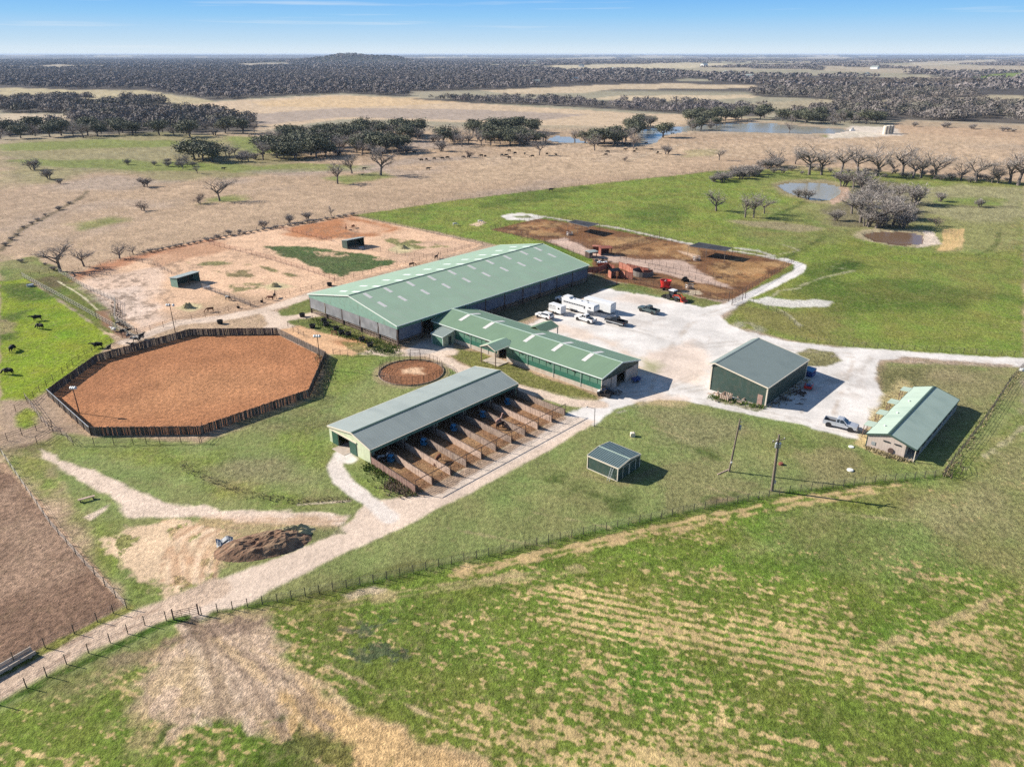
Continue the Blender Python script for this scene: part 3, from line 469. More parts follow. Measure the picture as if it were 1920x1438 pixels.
    base[:] *= np.clip(1+.75*clod*np.clip(tuft*(1+.9*smooth(200, 420, RR))+.4*spk, .05, 2), .45, 1.6)[:, None]  # base colour follows the clod relief too: hollows darker, crests paler
    zoff += (fbm(X/13, Y/13, 2, 92)-.5)*.25*np.clip(tuft, 0, 1)*smooth(30, 200, RR)
    hx, hy = G(700,101)[0:2] if False else (-1150., 6400.)
    far = smooth(9000, 15000, RR)
    zoff += far*(fbm(X/2500, Y/1800, 3, 95)-.5)*50*smooth(26000, 12000, RR)
    hill = hill_z(X, Y)
    zoff += hill
    zoff -= smooth(20, 5, RR)*0
    wv = np.clip(hill/7, 0, 1)[:, None]; base[:] = base*(1-wv)+np.array((.035,.038,.032))*wv
    ridge = smooth(19000, 25000, RR)*smooth(47000, 36000, RR); zoff += ridge*(38+30*(fbm(np.degrees(np.arctan2(X, Y))/7, RR*0, 3, 97)-.5))
    # ponds
    for px, z in (([(1186,243),(1260,237),(1380,230),(1440,230),(1512,236),(1602,243),(1560,250),(1470,250),(1370,247),(1292,245),(1244,253),(1228,268),(1196,272),(1202,258)], -.3), ([(1024,262),(1040,253),(1075,257),(1102,267),(1060,268)], -.3), ([(1455,347),(1480,342),(1540,341),(1575,350),(1572,362),(1556,375),(1520,374),(1480,362)], -.25)):
        dist = G(*px[0])[1]; i2, d2 = sdf(px, None, 20.); d2 = d2+(fbm(X[i2]/8, Y[i2]/8, 3, 9)-.5)*3.; m = d2 < 0
        reg[i2[m]] = 7; zoff[i2[m]] = z; mm = (d2 >= 0) & (d2 < 4); zoff[i2[mm]] = np.minimum(zoff[i2[mm]], -.1+.05*d2[mm])
        w = smooth(3, 0, d2)[:, None]*.5; base[i2] = base[i2]*(1-w)+np.array((.20,.15,.10))*w
    i2, d2 = sdf([(1614,438),(1640,433),(1700,433),(1733,440),(1728,456),(1690,460),(1640,452)], None, 20.); d2 = d2+(fbm(X[i2]/6, Y[i2]/6, 3, 9)-.5)*2; m = d2 < 0; reg[i2[m]] = 8; zoff[i2[m]] = -.25
    # tint with one more slow mottling so that no surface is flat
    mot = fbm(X/23, Y/23, 3, 61); base[:] *= (.88+.24*mot)[:, None]
    hue = fbm(X/7, Y/7, 3, 62)-.5; g = tuft*smooth(700, 300, RR); gr = (base[:, 1] > base[:, 0])
    base[:, 0] *= 1+.55*hue*g*gr; base[:, 2] *= 1+.5*hue*g*gr
    print('ground z', zoff.min(), zoff.max(), 'hill base', base[np.argmax(hill)], wv.max())
    global ZMAX; ZMAX = float(zoff.max())
    # --- split into objects
    V = np.stack([X, Y, zoff.astype(np.float64)], 1).astype(np.float32)
    i, j = np.meshgrid(np.arange(nr-1), np.arange(na-1), indexing='ij'); q = (i*na+j).ravel()
    quads = np.stack([q, q+1, q+na+1, q+na], 1)[:, ::-1]
    fid = reg[quads[:, 0]]
    info = {0: ('ground', 'ground'), 1: ('ground', None), 2: ('gravel_road', 'caliche'), 3: ('dirt_road', 'dirt'), 4: ('pen_floor', 'pens'), 5: ('arena_floor', 'arena'), 6: ('plowed_field', 'field'), 7: ('water', 'pond'), 8: ('water', 'brown pond')}
    fid[fid == 1] = 0
    for rid in (0, 2, 3, 4, 5, 6, 7, 8):
        fs = quads[fid == rid]
        if not len(fs): continue
        used = np.unique(fs); mp = np.zeros(N, np.int64); mp[used] = np.arange(len(used))
        me = bpy.data.meshes.new(info[rid][0]); nf = len(fs)
        me.vertices.add(len(used)); me.vertices.foreach_set('co', V[used].ravel())
        me.loops.add(nf*4); me.loops.foreach_set('vertex_index', mp[fs].astype(np.int32).ravel())
        me.polygons.add(nf); me.polygons.foreach_set('loop_start', np.arange(0, nf*4, 4, dtype=np.int32)); me.polygons.foreach_set('use_smooth', np.ones(nf, bool))
        me.update(calc_edges=True)
        if rid < 7:
            at = me.attributes.new('soil', 'FLOAT_COLOR', 'POINT'); c4 = np.ones((len(used), 4), np.float32); c4[:, :3] = np.clip(base[used], 0, 1); at.data.foreach_set('color', c4.ravel())
            at = me.attributes.new('tuft', 'FLOAT', 'POINT'); at.data.foreach_set('value', tuft[used])
            at = me.attributes.new('clod', 'FLOAT', 'POINT'); at.data.foreach_set('value', spk[used])
            me.materials.append(ground_mat())
        else: me.materials.append(water_mat(rid == 8))
        o = bpy.data.objects.new(info[rid][0], me); COL.objects.link(o); o['kind'] = 'structure'
def ground_mat():
    if 'ground' in MATS: return MATS['ground']
    m = bpy.data.materials.new('ground'); m.use_nodes = True; n = m.node_tree.nodes; l = m.node_tree.links; b = n['Principled BSDF']
    b.inputs['Roughness'].default_value = .95; b.inputs['Specular IOR Level'].default_value = .08
    ge = n.new('ShaderNodeNewGeometry')
    def at(nm):
        a = n.new('ShaderNodeAttribute'); a.attribute_name = nm; return a
    def noise(s, d, rough=.6):
        z = n.new('ShaderNodeTexNoise'); z.noise_dimensions = '2D'; z.inputs['Scale'].default_value = s; z.inputs['Detail'].default_value = d; z.inputs['Roughness'].default_value = rough; l.new(ge.outputs['Position'], z.inputs['Vector']); return z
    def math_(op, a, c):
        k = n.new('ShaderNodeMath'); k.operation = op
        for i, v in enumerate((a, c)):
            if isinstance(v, (int, float)): k.inputs[i].default_value = v
            else: l.new(v, k.inputs[i])
        return k.outputs[0]
    def mr(x, a, c, d, e):
        k = n.new('ShaderNodeMapRange'); l.new(x, k.inputs[0])
        for i, v in enumerate((a, c, d, e)): k.inputs[i+1].default_value = v
        return k.outputs[0]
    tu = at('tuft').outputs['Fac']; cl = at('clod').outputs['Fac']; col = at('soil').outputs['Color']
    f1 = noise(1.3, 7, .72); f2 = noise(.16, 5); f3 = noise(4.5, 3)
    amp = math_('ADD', math_('MULTIPLY', tu, .95), math_('ADD', math_('MULTIPLY', cl, .75), .16))
    v = math_('ADD', math_('MULTIPLY', mr(f1.outputs[0], .25, .75, -1, 1), .8), math_('MULTIPLY', mr(f3.outputs[0], .25, .75, -1, 1), .35))
    k = math_('ADD', math_('MULTIPLY', math_('MULTIPLY', v, amp), .62), 1.)
    k = math_('MULTIPLY', k, mr(f2.outputs[0], .3, .7, .86, 1.14))
    k = math_('MAXIMUM', k, .18)
    mx = n.new('ShaderNodeMix'); mx.data_type = 'RGBA'; mx.blend_type = 'MULTIPLY'; mx.inputs[0].default_value = 1; l.new(col, mx.inputs[6]); l.new(k, mx.inputs[7])
    # dry blades among the green
    f4 = noise(.55, 6, .7); dry = math_('MULTIPLY', mr(f4.outputs[0], .52, .72, 0, .42), tu)
    x2 = n.new('ShaderNodeMix'); x2.data_type = 'RGBA'; l.new(dry, x2.inputs[0]); l.new(mx.outputs[2], x2.inputs[6]); x2.inputs[7].default_value = (.30,.25,.12,1)
    l.new(x2.outputs[2], b.inputs['Base Color'])
    bp = n.new('ShaderNodeBump'); bp.inputs['Distance'].default_value = .35; l.new(math_('MULTIPLY', amp, .75), bp.inputs['Strength'])
    l.new(math_('ADD', f1.outputs[0], math_('MULTIPLY', f3.outputs[0], .4)), bp.inputs['Height']); l.new(bp.outputs[0], b.inputs['Normal'])
    MATS['ground'] = m; return m
def water_mat(brown):
    m = bpy.data.materials.new('brown_water' if brown else 'pond_water'); m.use_nodes = True; n = m.node_tree.nodes; l = m.node_tree.links; b = n['Principled BSDF']
    b.inputs['Base Color'].default_value = (.15,.095,.06,1) if brown else (.29,.275,.225,1); b.inputs['Roughness'].default_value = .16; b.inputs['Specular IOR Level'].default_value = .1
    ge = n.new('ShaderNodeNewGeometry'); z = n.new('ShaderNodeTexNoise'); z.inputs['Scale'].default_value = .5; z.inputs['Detail'].default_value = 4; l.new(ge.outputs['Position'], z.inputs['Vector'])
    bp = n.new('ShaderNodeBump'); bp.inputs['Strength'].default_value = .3; bp.inputs['Distance'].default_value = .3; l.new(z.outputs[0], bp.inputs['Height']); l.new(bp.outputs[0], b.inputs['Normal'])
    return m
build_ground()
# ---------------------------------------------------------------- materials of the built things
M = dict(
 big_roof=mat('pale_green_roof', (.295,.405,.285), .5, .06, .25, ribs=('X', .92, .14), dirt=((.33,.37,.30), .45, .5, (2.5,.25,1)), spec=.35),
 st_roof=mat('green_roof', (.16,.24,.155), .5, .07, .4, ribs=('X', .92, .12), dirt=((.14,.21,.15), .4, .5, (1,.2,1)), spec=.3),
 mare_roof=mat('grey_green_roof', (.30,.335,.31), .45, .05, .4, ribs=('X', .61, .08), dirt=((.20,.23,.22), .4, .4, (1,.2,1)), spec=.4),
 shop_roof=mat('slate_green_roof', (.20,.24,.222), .5, .05, .3, ribs=('X', .92, .08), dirt=((.13,.16,.15), .4, .3), spec=.35),
 off_roof=mat('sage_roof', (.39,.475,.385), .5, .05, .4, ribs=('X', .92, .08), dirt=((.22,.30,.25), .4, .4, (1,.3,1)), spec=.35),
 dk_wall=mat('dark_green_wall', (.045,.075,.062), .5, .1, .8, ribs=('X', .31, .35), dirt=((.10,.10,.08), .5, 1.2), spec=.3),
 dk_wall_y=mat('dark_green_end_wall', (.045,.075,.062), .5, .1, .8, ribs=('Y', .31, .35), dirt=((.10,.10,.08), .5, 1.2), spec=.3),
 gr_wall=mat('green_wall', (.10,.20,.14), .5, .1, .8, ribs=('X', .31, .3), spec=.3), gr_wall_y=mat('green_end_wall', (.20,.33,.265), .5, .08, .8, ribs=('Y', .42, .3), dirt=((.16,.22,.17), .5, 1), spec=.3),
 low_green=mat('deep_green_wall', (.035,.13,.09), .5, .1, .8, ribs=('X', .31, .3), spec=.3),
 cream=mat('cream_wall', (.52,.56,.38), .6, .08, .8, ribs=('Y', .31, .15), dirt=((.35,.34,.24), .4, 1.)), tan_wall=mat('tan_wall', (.42,.35,.30), .6, .08, .8, ribs=('X', .4, .3)), tan_wall_y=mat('tan_end_wall', (.47,.39,.34), .6, .08, .8, ribs=('Y', .42, .38)),
 trim=mat('cream_trim', (.62,.55,.44), .5, .06), trim_g=mat('dark_green_trim', (.05,.085,.07), .5, .06), trim_l=mat('pale_trim', (.62,.68,.62), .5, .06), trim_b=mat('brown_trim', (.16,.11,.085), .6, .1),
 concrete=mat('concrete', (.46,.39,.32), .9, .14, 1.2, bump=.2, dirt=((.30,.22,.15), .5, .8)), sky=mat('fibreglass_skylight', (.60,.58,.55), .5, .10, 1.5, dirt=((.40,.38,.34), .4, 2.)), sky_w=mat('bright_skylight', (.74,.76,.74), .5, .08, 1.5),
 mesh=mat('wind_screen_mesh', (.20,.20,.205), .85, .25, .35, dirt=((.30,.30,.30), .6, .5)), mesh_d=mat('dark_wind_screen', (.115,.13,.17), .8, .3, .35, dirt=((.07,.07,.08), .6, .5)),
 post=mat('rusty_steel', (.085,.055,.045), .7, .25, 3.), post_g=mat('weathered_steel', (.16,.14,.125), .6, .2, 3.), black=mat('dark_void', (.012,.012,.012), .9, .2), wood=mat('old_planks', (.27,.20,.16), .9, .3, 1.2, bump=.5, bscale=6., dirt=((.40,.32,.25), .6, 2., (1,1,.3))),
 wood_l=mat('pale_planks', (.46,.34,.27), .9, .22, 1.5, bump=.4, dirt=((.30,.20,.14), .6, 2.5, (1,1,.3))), wood_r=mat('reddish_planks', (.24,.145,.115), .9, .25, 1.5, bump=.4, dirt=((.36,.27,.21), .6, 3., (1,1,.3))),
 picket=mat('charred_pickets', (.085,.068,.055), .9, .35, 2., bump=.5, dirt=((.30,.26,.22), .75, 4., (1,1,.08))), blue=mat('blue_plastic', (.06,.24,.42), .45, .1, spec=.4), blue_d=mat('blue_paint', (.025,.06,.20), .45, .2, 2.), white=mat('white_paint', (.66,.66,.65), .35, .05, spec=.5), silver=mat('silver_paint', (.50,.52,.56), .3, .05, metal=.35, spec=.5),
 rust=mat('rust_red_steel', (.22,.068,.045), .75, .25, 1.5, dirt=((.20,.11,.08), .6, 2.5)), rust_l=mat('faded_red_steel', (.34,.12,.08), .75, .2, 1.5, dirt=((.40,.28,.20), .6, 2.)), rubber=mat('black_rubber', (.022,.022,.023), .85, .2, 4.), glass=mat('tinted_glass', (.018,.024,.032), .08, .1, spec=.6),
 chrome=mat('bright_steel', (.55,.55,.56), .28, .1, metal=.8), lamp=mat('lamp_lens', (.70,.70,.66), .2, .05, spec=.6), red=mat('red_paint', (.50,.022,.02), .38, .1, spec=.5), orange=mat('orange_red_paint', (.52,.06,.025), .4, .12, spec=.5), tail=mat('tail_lens', (.35,.012,.012), .25, .05, spec=.5), grey=mat('grey_paint', (.16,.18,.19), .4, .1, spec=.5), greengrey=mat('grey_green_paint', (.085,.115,.115), .35, .08, metal=.3, spec=.5),
 dark=mat('black_paint', (.02,.021,.024), .3, .1, metal=.2, spec=.5), galv=mat('galvanised_steel', (.40,.42,.44), .45, .15, metal=.5), pole=mat('utility_pole_wood', (.17,.135,.105), .9, .2, 2.), cloth=mat('black_shade_cloth', (.035,.037,.045), .85, .25, .5), hay=mat('old_hay', (.36,.31,.17), .95, .3, 1.5, bump=.8), heap=mat('dark_soil_heap', (.18,.105,.065), .95, .55, 1.6, bump=1., bscale=3.5, dirt=((.27,.19,.12), .8, .7)),
)
def rot(az): return R(az)
def gable(root, L, yl, yr, zl, zr, yt, zt, ov=.25, rf=None, trim=None, th=.12, x0=0., cap=None, cw=.28):
    """two roof slopes along local x with ridge cap and trim"""
    a = x0-ov; b = L+ov
    m = MB(); m.slab([(a,yr,zr),(b,yr,zr),(b,yt,zt),(a,yt,zt)], th); m.slab([(a,yl,zl),(b,yl,zl),(b,yt,zt),(a,yt,zt)], th); roof = m.build('roof', rf, root)
    sg = 1 if yl > yt else -1
    m = MB(); s1 = (zt-zr)/abs(yt-yr); s2 = (zt-zl)/abs(yl-yt)
    m.slab([(a-.01,yt-sg*cw,zt-cw*s1+.05),(b+.01,yt-sg*cw,zt-cw*s1+.05),(b+.01,yt,zt+.05),(a-.01,yt,zt+.05)], .03); m.slab([(a-.01,yt+sg*cw,zt-cw*s2+.05),(b+.01,yt+sg*cw,zt-cw*s2+.05),(b+.01,yt,zt+.05),(a-.01,yt,zt+.05)], .03)
    m.build('ridge_cap', cap or trim, roof)
    m = MB()
    for x in (a-.035, b+.035):
        m.bar((x,yr,zr-.08), (x,yt,zt-.08), .07, .26); m.bar((x,yl,zl-.08), (x,yt,zt-.08), .07, .26)
    m.bar((a,yr-sg*.045,zr-.1), (b,yr-sg*.045,zr-.1), .09, .2); m.bar((a,yl+sg*.045,zl-.1), (b,yl+sg*.045,zl-.1), .09, .2)
    m.build('roof_trim', trim, root); return roof
def endwall(m, x, ys, top, t=.1, openings=(), z0=0.):
    """end wall in the local y-z plane below the line top(y); openings (y0, y1, z)"""
    br = sorted(set(ys)|{o[i] for o in openings for i in (0, 1)})
    for y0, y1 in zip(br, br[1:]):
        zb = z0
        for o in openings:
            if y0 >= o[0]-1e-6 and y1 <= o[1]+1e-6: zb = o[2]
        m.prism([(y0,zb),(y1,zb),(y1,top(y1)),(y0,top(y0))], x, x+t, 'x')
def pl(*p):
    def f(v):
        for (a, za), (b, zb) in zip(p, p[1:]):
            if a-1e-6 <= v <= b+1e-6: return za+(zb-za)*(v-a)/(b-a)
        return p[0][1] if v < p[0][0] else p[-1][1]
    return f
def sidewall(m, y, x0, x1, z0, z1, t=.1, openings=()):
    br = sorted({x0, x1}|{o[i] for o in openings for i in (0, 1)})
    for a, b in zip(br, br[1:]):
        zb = z0
        for o in openings:
            if a >= o[0]-1e-6 and b <= o[1]+1e-6: zb = o[2]
        if zb < z1: m.box(a, y, zb, b, y+t, z1)
AZ = R(47.3); AZ2 = R(137.3)
# ================================================================ covered riding arena
def riding_barn():
    r = empty('riding_arena_barn', G(747,650.3), AZ, 'huge covered riding arena with pale green ridged roof, rows of skylights and grey wind screens', 'barn')
    L, Wd, E, ZT = 70., 35., 5., 8.3; roof = gable(r, L, Wd+.2, -.2, E, E, 17.5, ZT, .15, M['big_roof'], M['trim_l'], cap=M['trim_g'])
    sl = (ZT-E)/17.5
    for x in (3.8,9.9,17,24,31.1,38.3,45.3,52.3,59.3,65.5):
        for y, n in ((15.2,1),(9.9,1),(19.8,2),(25.1,2)):
            z = ZT-abs(y-17.5)*sl
            h = 1.45; d = h*sl*(1 if y < 17.5 else -1)
            MB().slab([(x-.45,y-h,z-d+.03),(x+.45,y-h,z-d+.03),(x+.45,y+h,z+d+.03),(x-.45,y+h,z+d+.03)], .05).build('skylight', M['sky' if n == 1 else 'sky_w'], roof)
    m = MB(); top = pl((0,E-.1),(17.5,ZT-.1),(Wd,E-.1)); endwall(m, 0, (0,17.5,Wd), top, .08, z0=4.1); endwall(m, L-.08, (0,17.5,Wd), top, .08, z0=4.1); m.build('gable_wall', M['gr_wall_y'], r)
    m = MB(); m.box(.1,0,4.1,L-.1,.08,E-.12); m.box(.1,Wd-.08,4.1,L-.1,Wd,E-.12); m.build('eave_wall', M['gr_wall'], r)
    col = MB().box(-.13,-.13,0,.13,.13,4.9).mesh('column', M['post'])
    ys = (0.2,7,13.9,21,28,34.8); xs = [0.2+i*6.95 for i in range(11)]
    for y in ys:
        for x in (.15, L-.15): part('column', col, r, (x,y,0))
    for x in xs[1:-1]:
        for y in (.1, Wd-.1): part('column', col, r, (x,y,0))
    def screen(p, q, mt, zt=4.15, zb=1.45, seed=0):
        rnd = random.Random(seed); m = MB(); n = 12; p = Vector(p); q = Vector(q); nn = (q-p).cross(Vector((0,0,1))).normalized(); vs = []; fs = []
        for i in range(n+1):
            for j in range(5):
                t = i/n; z = zt-(zt-zb)*j/4; vs.append(p.lerp(q, t)+Vector((0,0,z))+nn*(rnd.uniform(-.05,.05)+.05*math.sin(j*1.5+t*5)))
        for i in range(n):
            for j in range(4): a = i*5+j; fs.append((a,a+5,a+6,a+1))
        m.add(vs, fs); m.build('wind_screen', mt, r, fixn=False, smooth_=True)
    for k, (a, b) in enumerate(zip(ys, ys[1:])):
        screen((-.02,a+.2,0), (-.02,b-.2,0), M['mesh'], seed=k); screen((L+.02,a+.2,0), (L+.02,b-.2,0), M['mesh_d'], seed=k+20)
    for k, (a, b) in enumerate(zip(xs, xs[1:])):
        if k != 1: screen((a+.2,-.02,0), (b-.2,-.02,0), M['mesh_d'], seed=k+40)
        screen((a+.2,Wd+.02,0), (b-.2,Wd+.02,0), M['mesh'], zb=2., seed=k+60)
    m = MB()                       # low board rail all round
    for z in (.5, 1.05, 1.4):
        for y in (.25, Wd-.25):
            if y < 1: m.bar((.2,y,z), (7.1,y,z), .05, .12); m.bar((14,y,z), (L-.2,y,z), .05, .12)
            else: m.bar((.2,y,z), (L-.2,y,z), .05, .12)
        for x in (.3, L-.3): m.bar((x,.2,z), (x,Wd-.2,z), .05, .12)
    for i in range(60): m.bar((.3,.4+i*.58,0), (.3,.4+i*.58,1.4), .1)
    for i in range(110):
        x = 14.2+i*.5
        if x < L: m.bar((x,.25,0), (x,.25,1.4), .09)
    m.build('rail', M['wood'], r)
    m = MB()                        # portal frames and purlins seen through the open bay
    for x in xs[1:-1]:
        m.bar((x,.3,4.6), (x,17.5,7.9), .2, .4); m.bar((x,Wd-.3,4.6), (x,17.5,7.9), .2, .4)
    for y in (3,6,9,12,15,20,23,26,29,32): m.bar((.3,y,ZT-abs(y-17.5)*sl-.25), (L-.3,y,ZT-abs(y-17.5)*sl-.25), .08, .15)
    m.build('frame', M['post'], r)
riding_barn()
# ================================================================ stable
def stable():
    r = empty('horse_stable', G(1127,740), AZ2, 'long low horse stable with mid green roof, cross strip skylights and green walls over concrete', 'stable')
    L = 48.4; E, ZT = 3.6, 5.0; roof = gable(r, L, -12.7, .3, E, E, -6.2, ZT, .35, M['st_roof'], M['trim_l'], cap=mat('pale_green_ridge', (.40,.50,.43), .5, .08), cw=.17); sl = (ZT-E)/6.5
    for x in (42.4,34.6,22.5,14.7,6.8):
        for s in (1, -1): MB().slab([(x-.5,-6.2+s*.3,ZT-.3*sl+.03),(x+.5,-6.2+s*.3,ZT-.3*sl+.03),(x+.5,-6.2+s*3.3,ZT-3.3*sl+.03),(x-.5,-6.2+s*3.3,ZT-3.3*sl+.03)], .05).build('skylight', M['sky'], roof)
    m = MB(); sidewall(m, -.1, 0, L, .95, 2.0, .1, [(25,28,2.6)]); sidewall(m, -12.4, 0, L, .95, 2.0, .1, [(25,28,2.6)]); m.build('lower_wall', M['low_green'], r)
    m = MB(); sidewall(m, -.1, 0, L, 2.0, 3.25, .1, [(25,28,2.6)]); sidewall(m, -12.4, 0, L, 2.0, 3.25, .1, [(25,28,2.6)])
    m.build('upper_wall', M['gr_wall'], r)
    m = MB(); sidewall(m, -.16, -.05, L, 0, .95, .2, [(25,28,.95)]); sidewall(m, -12.45, -.05, L, 0, .95, .2, [(25,28,.95)]); m.build('foundation_wall', M['concrete'], r)
    m = MB(); m.box(0,.02,3.25,25,.10,3.36); m.box(28,.02,3.25,L,.10,3.36); m.build('eave_band', M['trim'], r)
    m = MB(); endwall(m, 0, (-12.4,-8.2,-4.2,0), pl((-12.4,2.75),(0,2.75)), .1, [(-7.9,-4.9,2.7)]); m.build('end_wall', M['tan_wall_y'], r)
    m = MB(); endwall(m, -.02, (-12.4,-6.2,0), pl((-12.4,3.5),(-6.2,4.9),(0,3.5)), .1, z0=2.75); m.build('gable_wall', M['dk_wall_y'], r)
    for y0, y1 in ((-4.8,-3.1),(-9.8,-8.0)):
        d = MB().box(-.16,y0,.05,-.06,y1,2.7).build('sliding_door', M['tan_wall_y'], r)
    m = MB(); m.box(-.2,-10.4,2.72,-.06,-2.4,2.86); m.build('door_track', M['post_g'], r)
    m = MB()
    for y in (0.0,-12.4): m.box(-.06,y-.07,0,.06,y+.07,3.4)
    m.build('corner_trim', M['trim'], r)
    m = MB()
    for x in (2.,15.5,): m.box(-.03,-1.7,.9,-.02,-1.2,1.4)
    s = MB(); s.box(-.05,-1.2,.75,-.02,-.75,1.35); s.box(-.05,-1.9,.62,-.02,-1.5,1.1); s.build('notice_board', mat('blue_notice', (.10,.20,.45), .5, .3, 9., dirt=((.7,.7,.7), .9, 6.)), r)
    for x in (5,12,19,30.5,36,41): 
        m = MB(); m.tube([(x,.12,3.3),(x,.12,.2)], .05, 6); m.build('downpipe', M['trim_l'], r)
    for x in (7,13.5,21,31,37):
        MB().box(x-.25,.10,3.0,x+.05,.32,3.25).build('wall_lamp', M['post'], r)
    m = MB()
    for i in range(26):
        x = 1.+i*1.85
        if not 24.6 < x < 28.3: m.box(x,-.0,2.05,x+.06,.05,3.2)
    m.build('batten', M['trim_g'], r)
    m = MB(); m.box(.3,-10.2,.0,.45,-2.2,2.6); m.box(8,-4.4,0,L-.5,-4.3,2.5); m.box(8,-8.1,0,L-.5,-8.0,2.5)
    n_ = MB(); n_.box(8,-4.4,0,L-.5,-4.3,2.4); n_.box(8,-8.1,0,L-.5,-8.0,2.4); n_.build('stall_front', M['wood'], r)
    # porches over the two side doors: a part of the stable each
    for s, yb in ((1, .0), (-1, -12.4)):
        x0, x1, rx, e, t = 24.4, 28.7, 26.55, 3.7, 4.6; yo = yb+s*4.2; yi = yb-s*1.5
        m = MB(); m.slab([(x0-.15,yo,e),(x0-.15,yi,e),(rx,yi,t),(rx,yo,t)], .08); m.slab([(x1+.15,yo,e),(x1+.15,yi,e),(rx,yi,t),(rx,yo,t)], .08); p = m.build('porch_roof', M['st_roof'] if s < 0 else M['big_roof'], r)
        m = MB(); m.bar((x0-.15,yo+s*.03,e-.06),(rx,yo+s*.03,t-.06),.06,.2); m.bar((x1+.15,yo+s*.03,e-.06),(rx,yo+s*.03,t-.06),.06,.2); m.bar((x0-.18,yo,e-.06),(x0-.18,yb,e-.06),.06,.14); m.bar((x1+.18,yo,e-.06),(x1+.18,yb,e-.06),.06,.14); m.build('porch_trim', M['trim'], p)
        MB().prism([(x0,e-.12),(x1,e-.12),(rx,t-.12)], yo-s*.15, yo-s*.05, 'y').build('porch_gable', M['dk_wall'], p)
        for x in (x0+.05, x1-.05): MB().box(x-.08,yo-s*.2-.08,0,x+.08,yo-s*.2+.08,e-.1).build('porch_post', M['trim_b'] if s > 0 else M['trim'], r)
        MB().box(x0-.2,min(yb+s*.3,yo-s*.8),.0,x1+.2,max(yb+s*.3,yo-s*.8),.12).build('porch_slab', M['concrete'], r)
        for x in (25.05, 27.75): MB().box(x-.06,yb-.3*s-.2,0,x+.06,yb-.3*s+.2,2.6).build('door_post', M['trim'], r)
stable()
def tack_shed():
    r = empty('tack_shed', G(1127,740), AZ2, 'small lean to shed with dark grey roof against the stable beside the big arena', 'shed')
    x0, x1, y0, y1 = 41.0, 44.6, .25, 3.8
    m = MB(); m.slab([(x0-.15,y1+.2,2.45),(x1+.15,y1+.2,2.45),(x1+.15,y0,3.2),(x0-.15,y0,3.2)], .1); rf = m.build('roof', M['shop_roof'], r)
    m = MB(); m.bar((x0-.18,y1+.2,2.42),(x0-.18,y0,3.17),.06,.2); m.bar((x1+.18,y1+.2,2.42),(x1+.18,y0,3.17),.06,.2); m.bar((x0-.2,y1+.22,2.4),(x1+.2,y1+.22,2.4),.06,.18); m.build('roof_trim', M['trim_l'], r)
    m = MB(); m.box(x0,y1-.1,0,x1,y1,2.4); m.build('wall', M['gr_wall'], r)
    m = MB(); endwall(m, x0, (y0,y1), pl((y0,3.05),(y1,2.3)), .1, [(1.2,2.1,2.1)]); endwall(m, x1-.1, (y0,y1), pl((y0,3.05),(y1,2.3)), .1); m.build('end_wall', mat('pale_green_end', (.34,.38,.28), .6, .08, 1., ribs=('Y', .31, .2)), r)
    d = MB().box(x0-.03,1.25,.02,x0+.03,2.05,2.08).build('door', M['dk_wall_y'], r); MB().box(x0-.05,1.45,1.1,x0-.02,1.85,1.8).build('window', M['glass'], d)
    m = MB()
    for x in (x0, x1): m.box(x-.06,y1-.05,0,x+.06,y1+.05,2.38)
    m.build('corner_trim', M['trim_l'], r)
tack_shed()
# ================================================================ mare barn with runs
def mare_barn():
    r = empty('mare_barn', G(695.3,869.5), AZ, 'long open sided barn with ribbed grey green roof above a row of plank runs', 'barn')
    L, E1, E2, ZT, YT, YL = 34.7, 2.75, 2.95, 4.05, 4.45, 11.2
    roof = gable(r, L, YL+.2, -.35, E2, E1, YT, ZT, .15, M['mare_roof'], M['trim'], cap=M['trim_g'])
    m = MB()
    s1 = (ZT-E1)/(YT+.35); s2 = (ZT-E2)/(YL+.2-YT)
    for i in range(58):
        x = .1+i*.605; m.bar((x,-.33,E1+.005),(x,YT-.3,ZT-.3*s1+.005),.045,.04); m.bar((x,YL+.18,E2+.005),(x,YT+.3,ZT-.3*s2+.005),.045,.04)
    m.build('roof_rib', M['mare_roof'], roof)
    m = MB(); m.box(-.1,-.48,E1-.55,L+.1,-.36,E1-.06); m.build('fascia', M['gr_wall'], r)
    top = pl((0,E1-.08),(YT,ZT-.15),(YL,E2-.05)); m = MB(); endwall(m, 0, (0,YT,YL), top, .1, [(5.35,8.7,2.35)]); endwall(m, L-.1, (0,YT,YL), top, .1, [(5.35,8.7,2.35)]); m.build('end_wall', M['cream'], r)
    m = MB(); m.box(.1,YL-.1,0,L-.1,YL,E2-.1); m.build('back_wall', M['gr_wall'], r)
    for y0, y1 in ((8.65,10.3),(3.55,5.4)): MB().box(-.1,y0,.05,-.03,y1,2.4).build('sliding_door', mat('green_door', (.035,.09,.065), .5, .1, 1., ribs=('Y', .31, .3)), r)
    MB().box(-.16,3.4,2.42,-.02,10.6,2.6).build('door_track', M['trim'], r)
    m = MB(); m.box(.2,5.2,0,L-.2,5.3,2.5); m.build('stall_wall', M['wood_r'], r)
    MB().box(-1.4,5.3,0,2.,8.7,.04).build('threshold', M['concrete'], r)
    for i in range(11):
        x = i*3.47
        MB().box(max(x-.08,.0),-.3,0,x+.08,-.1,E1-.5).build('column', M['post'], r)
        if i < 10: MB().box(x+1.2,1.9,0,x+2.3,3.,2.2).build('stall_divider', M['cream'], r) if i % 2 == 0 else MB().box(x+3.35,.2,0,x+3.5,4.5,2.1).build('stall_divider', M['wood'], r)
    return r
mare_barn()
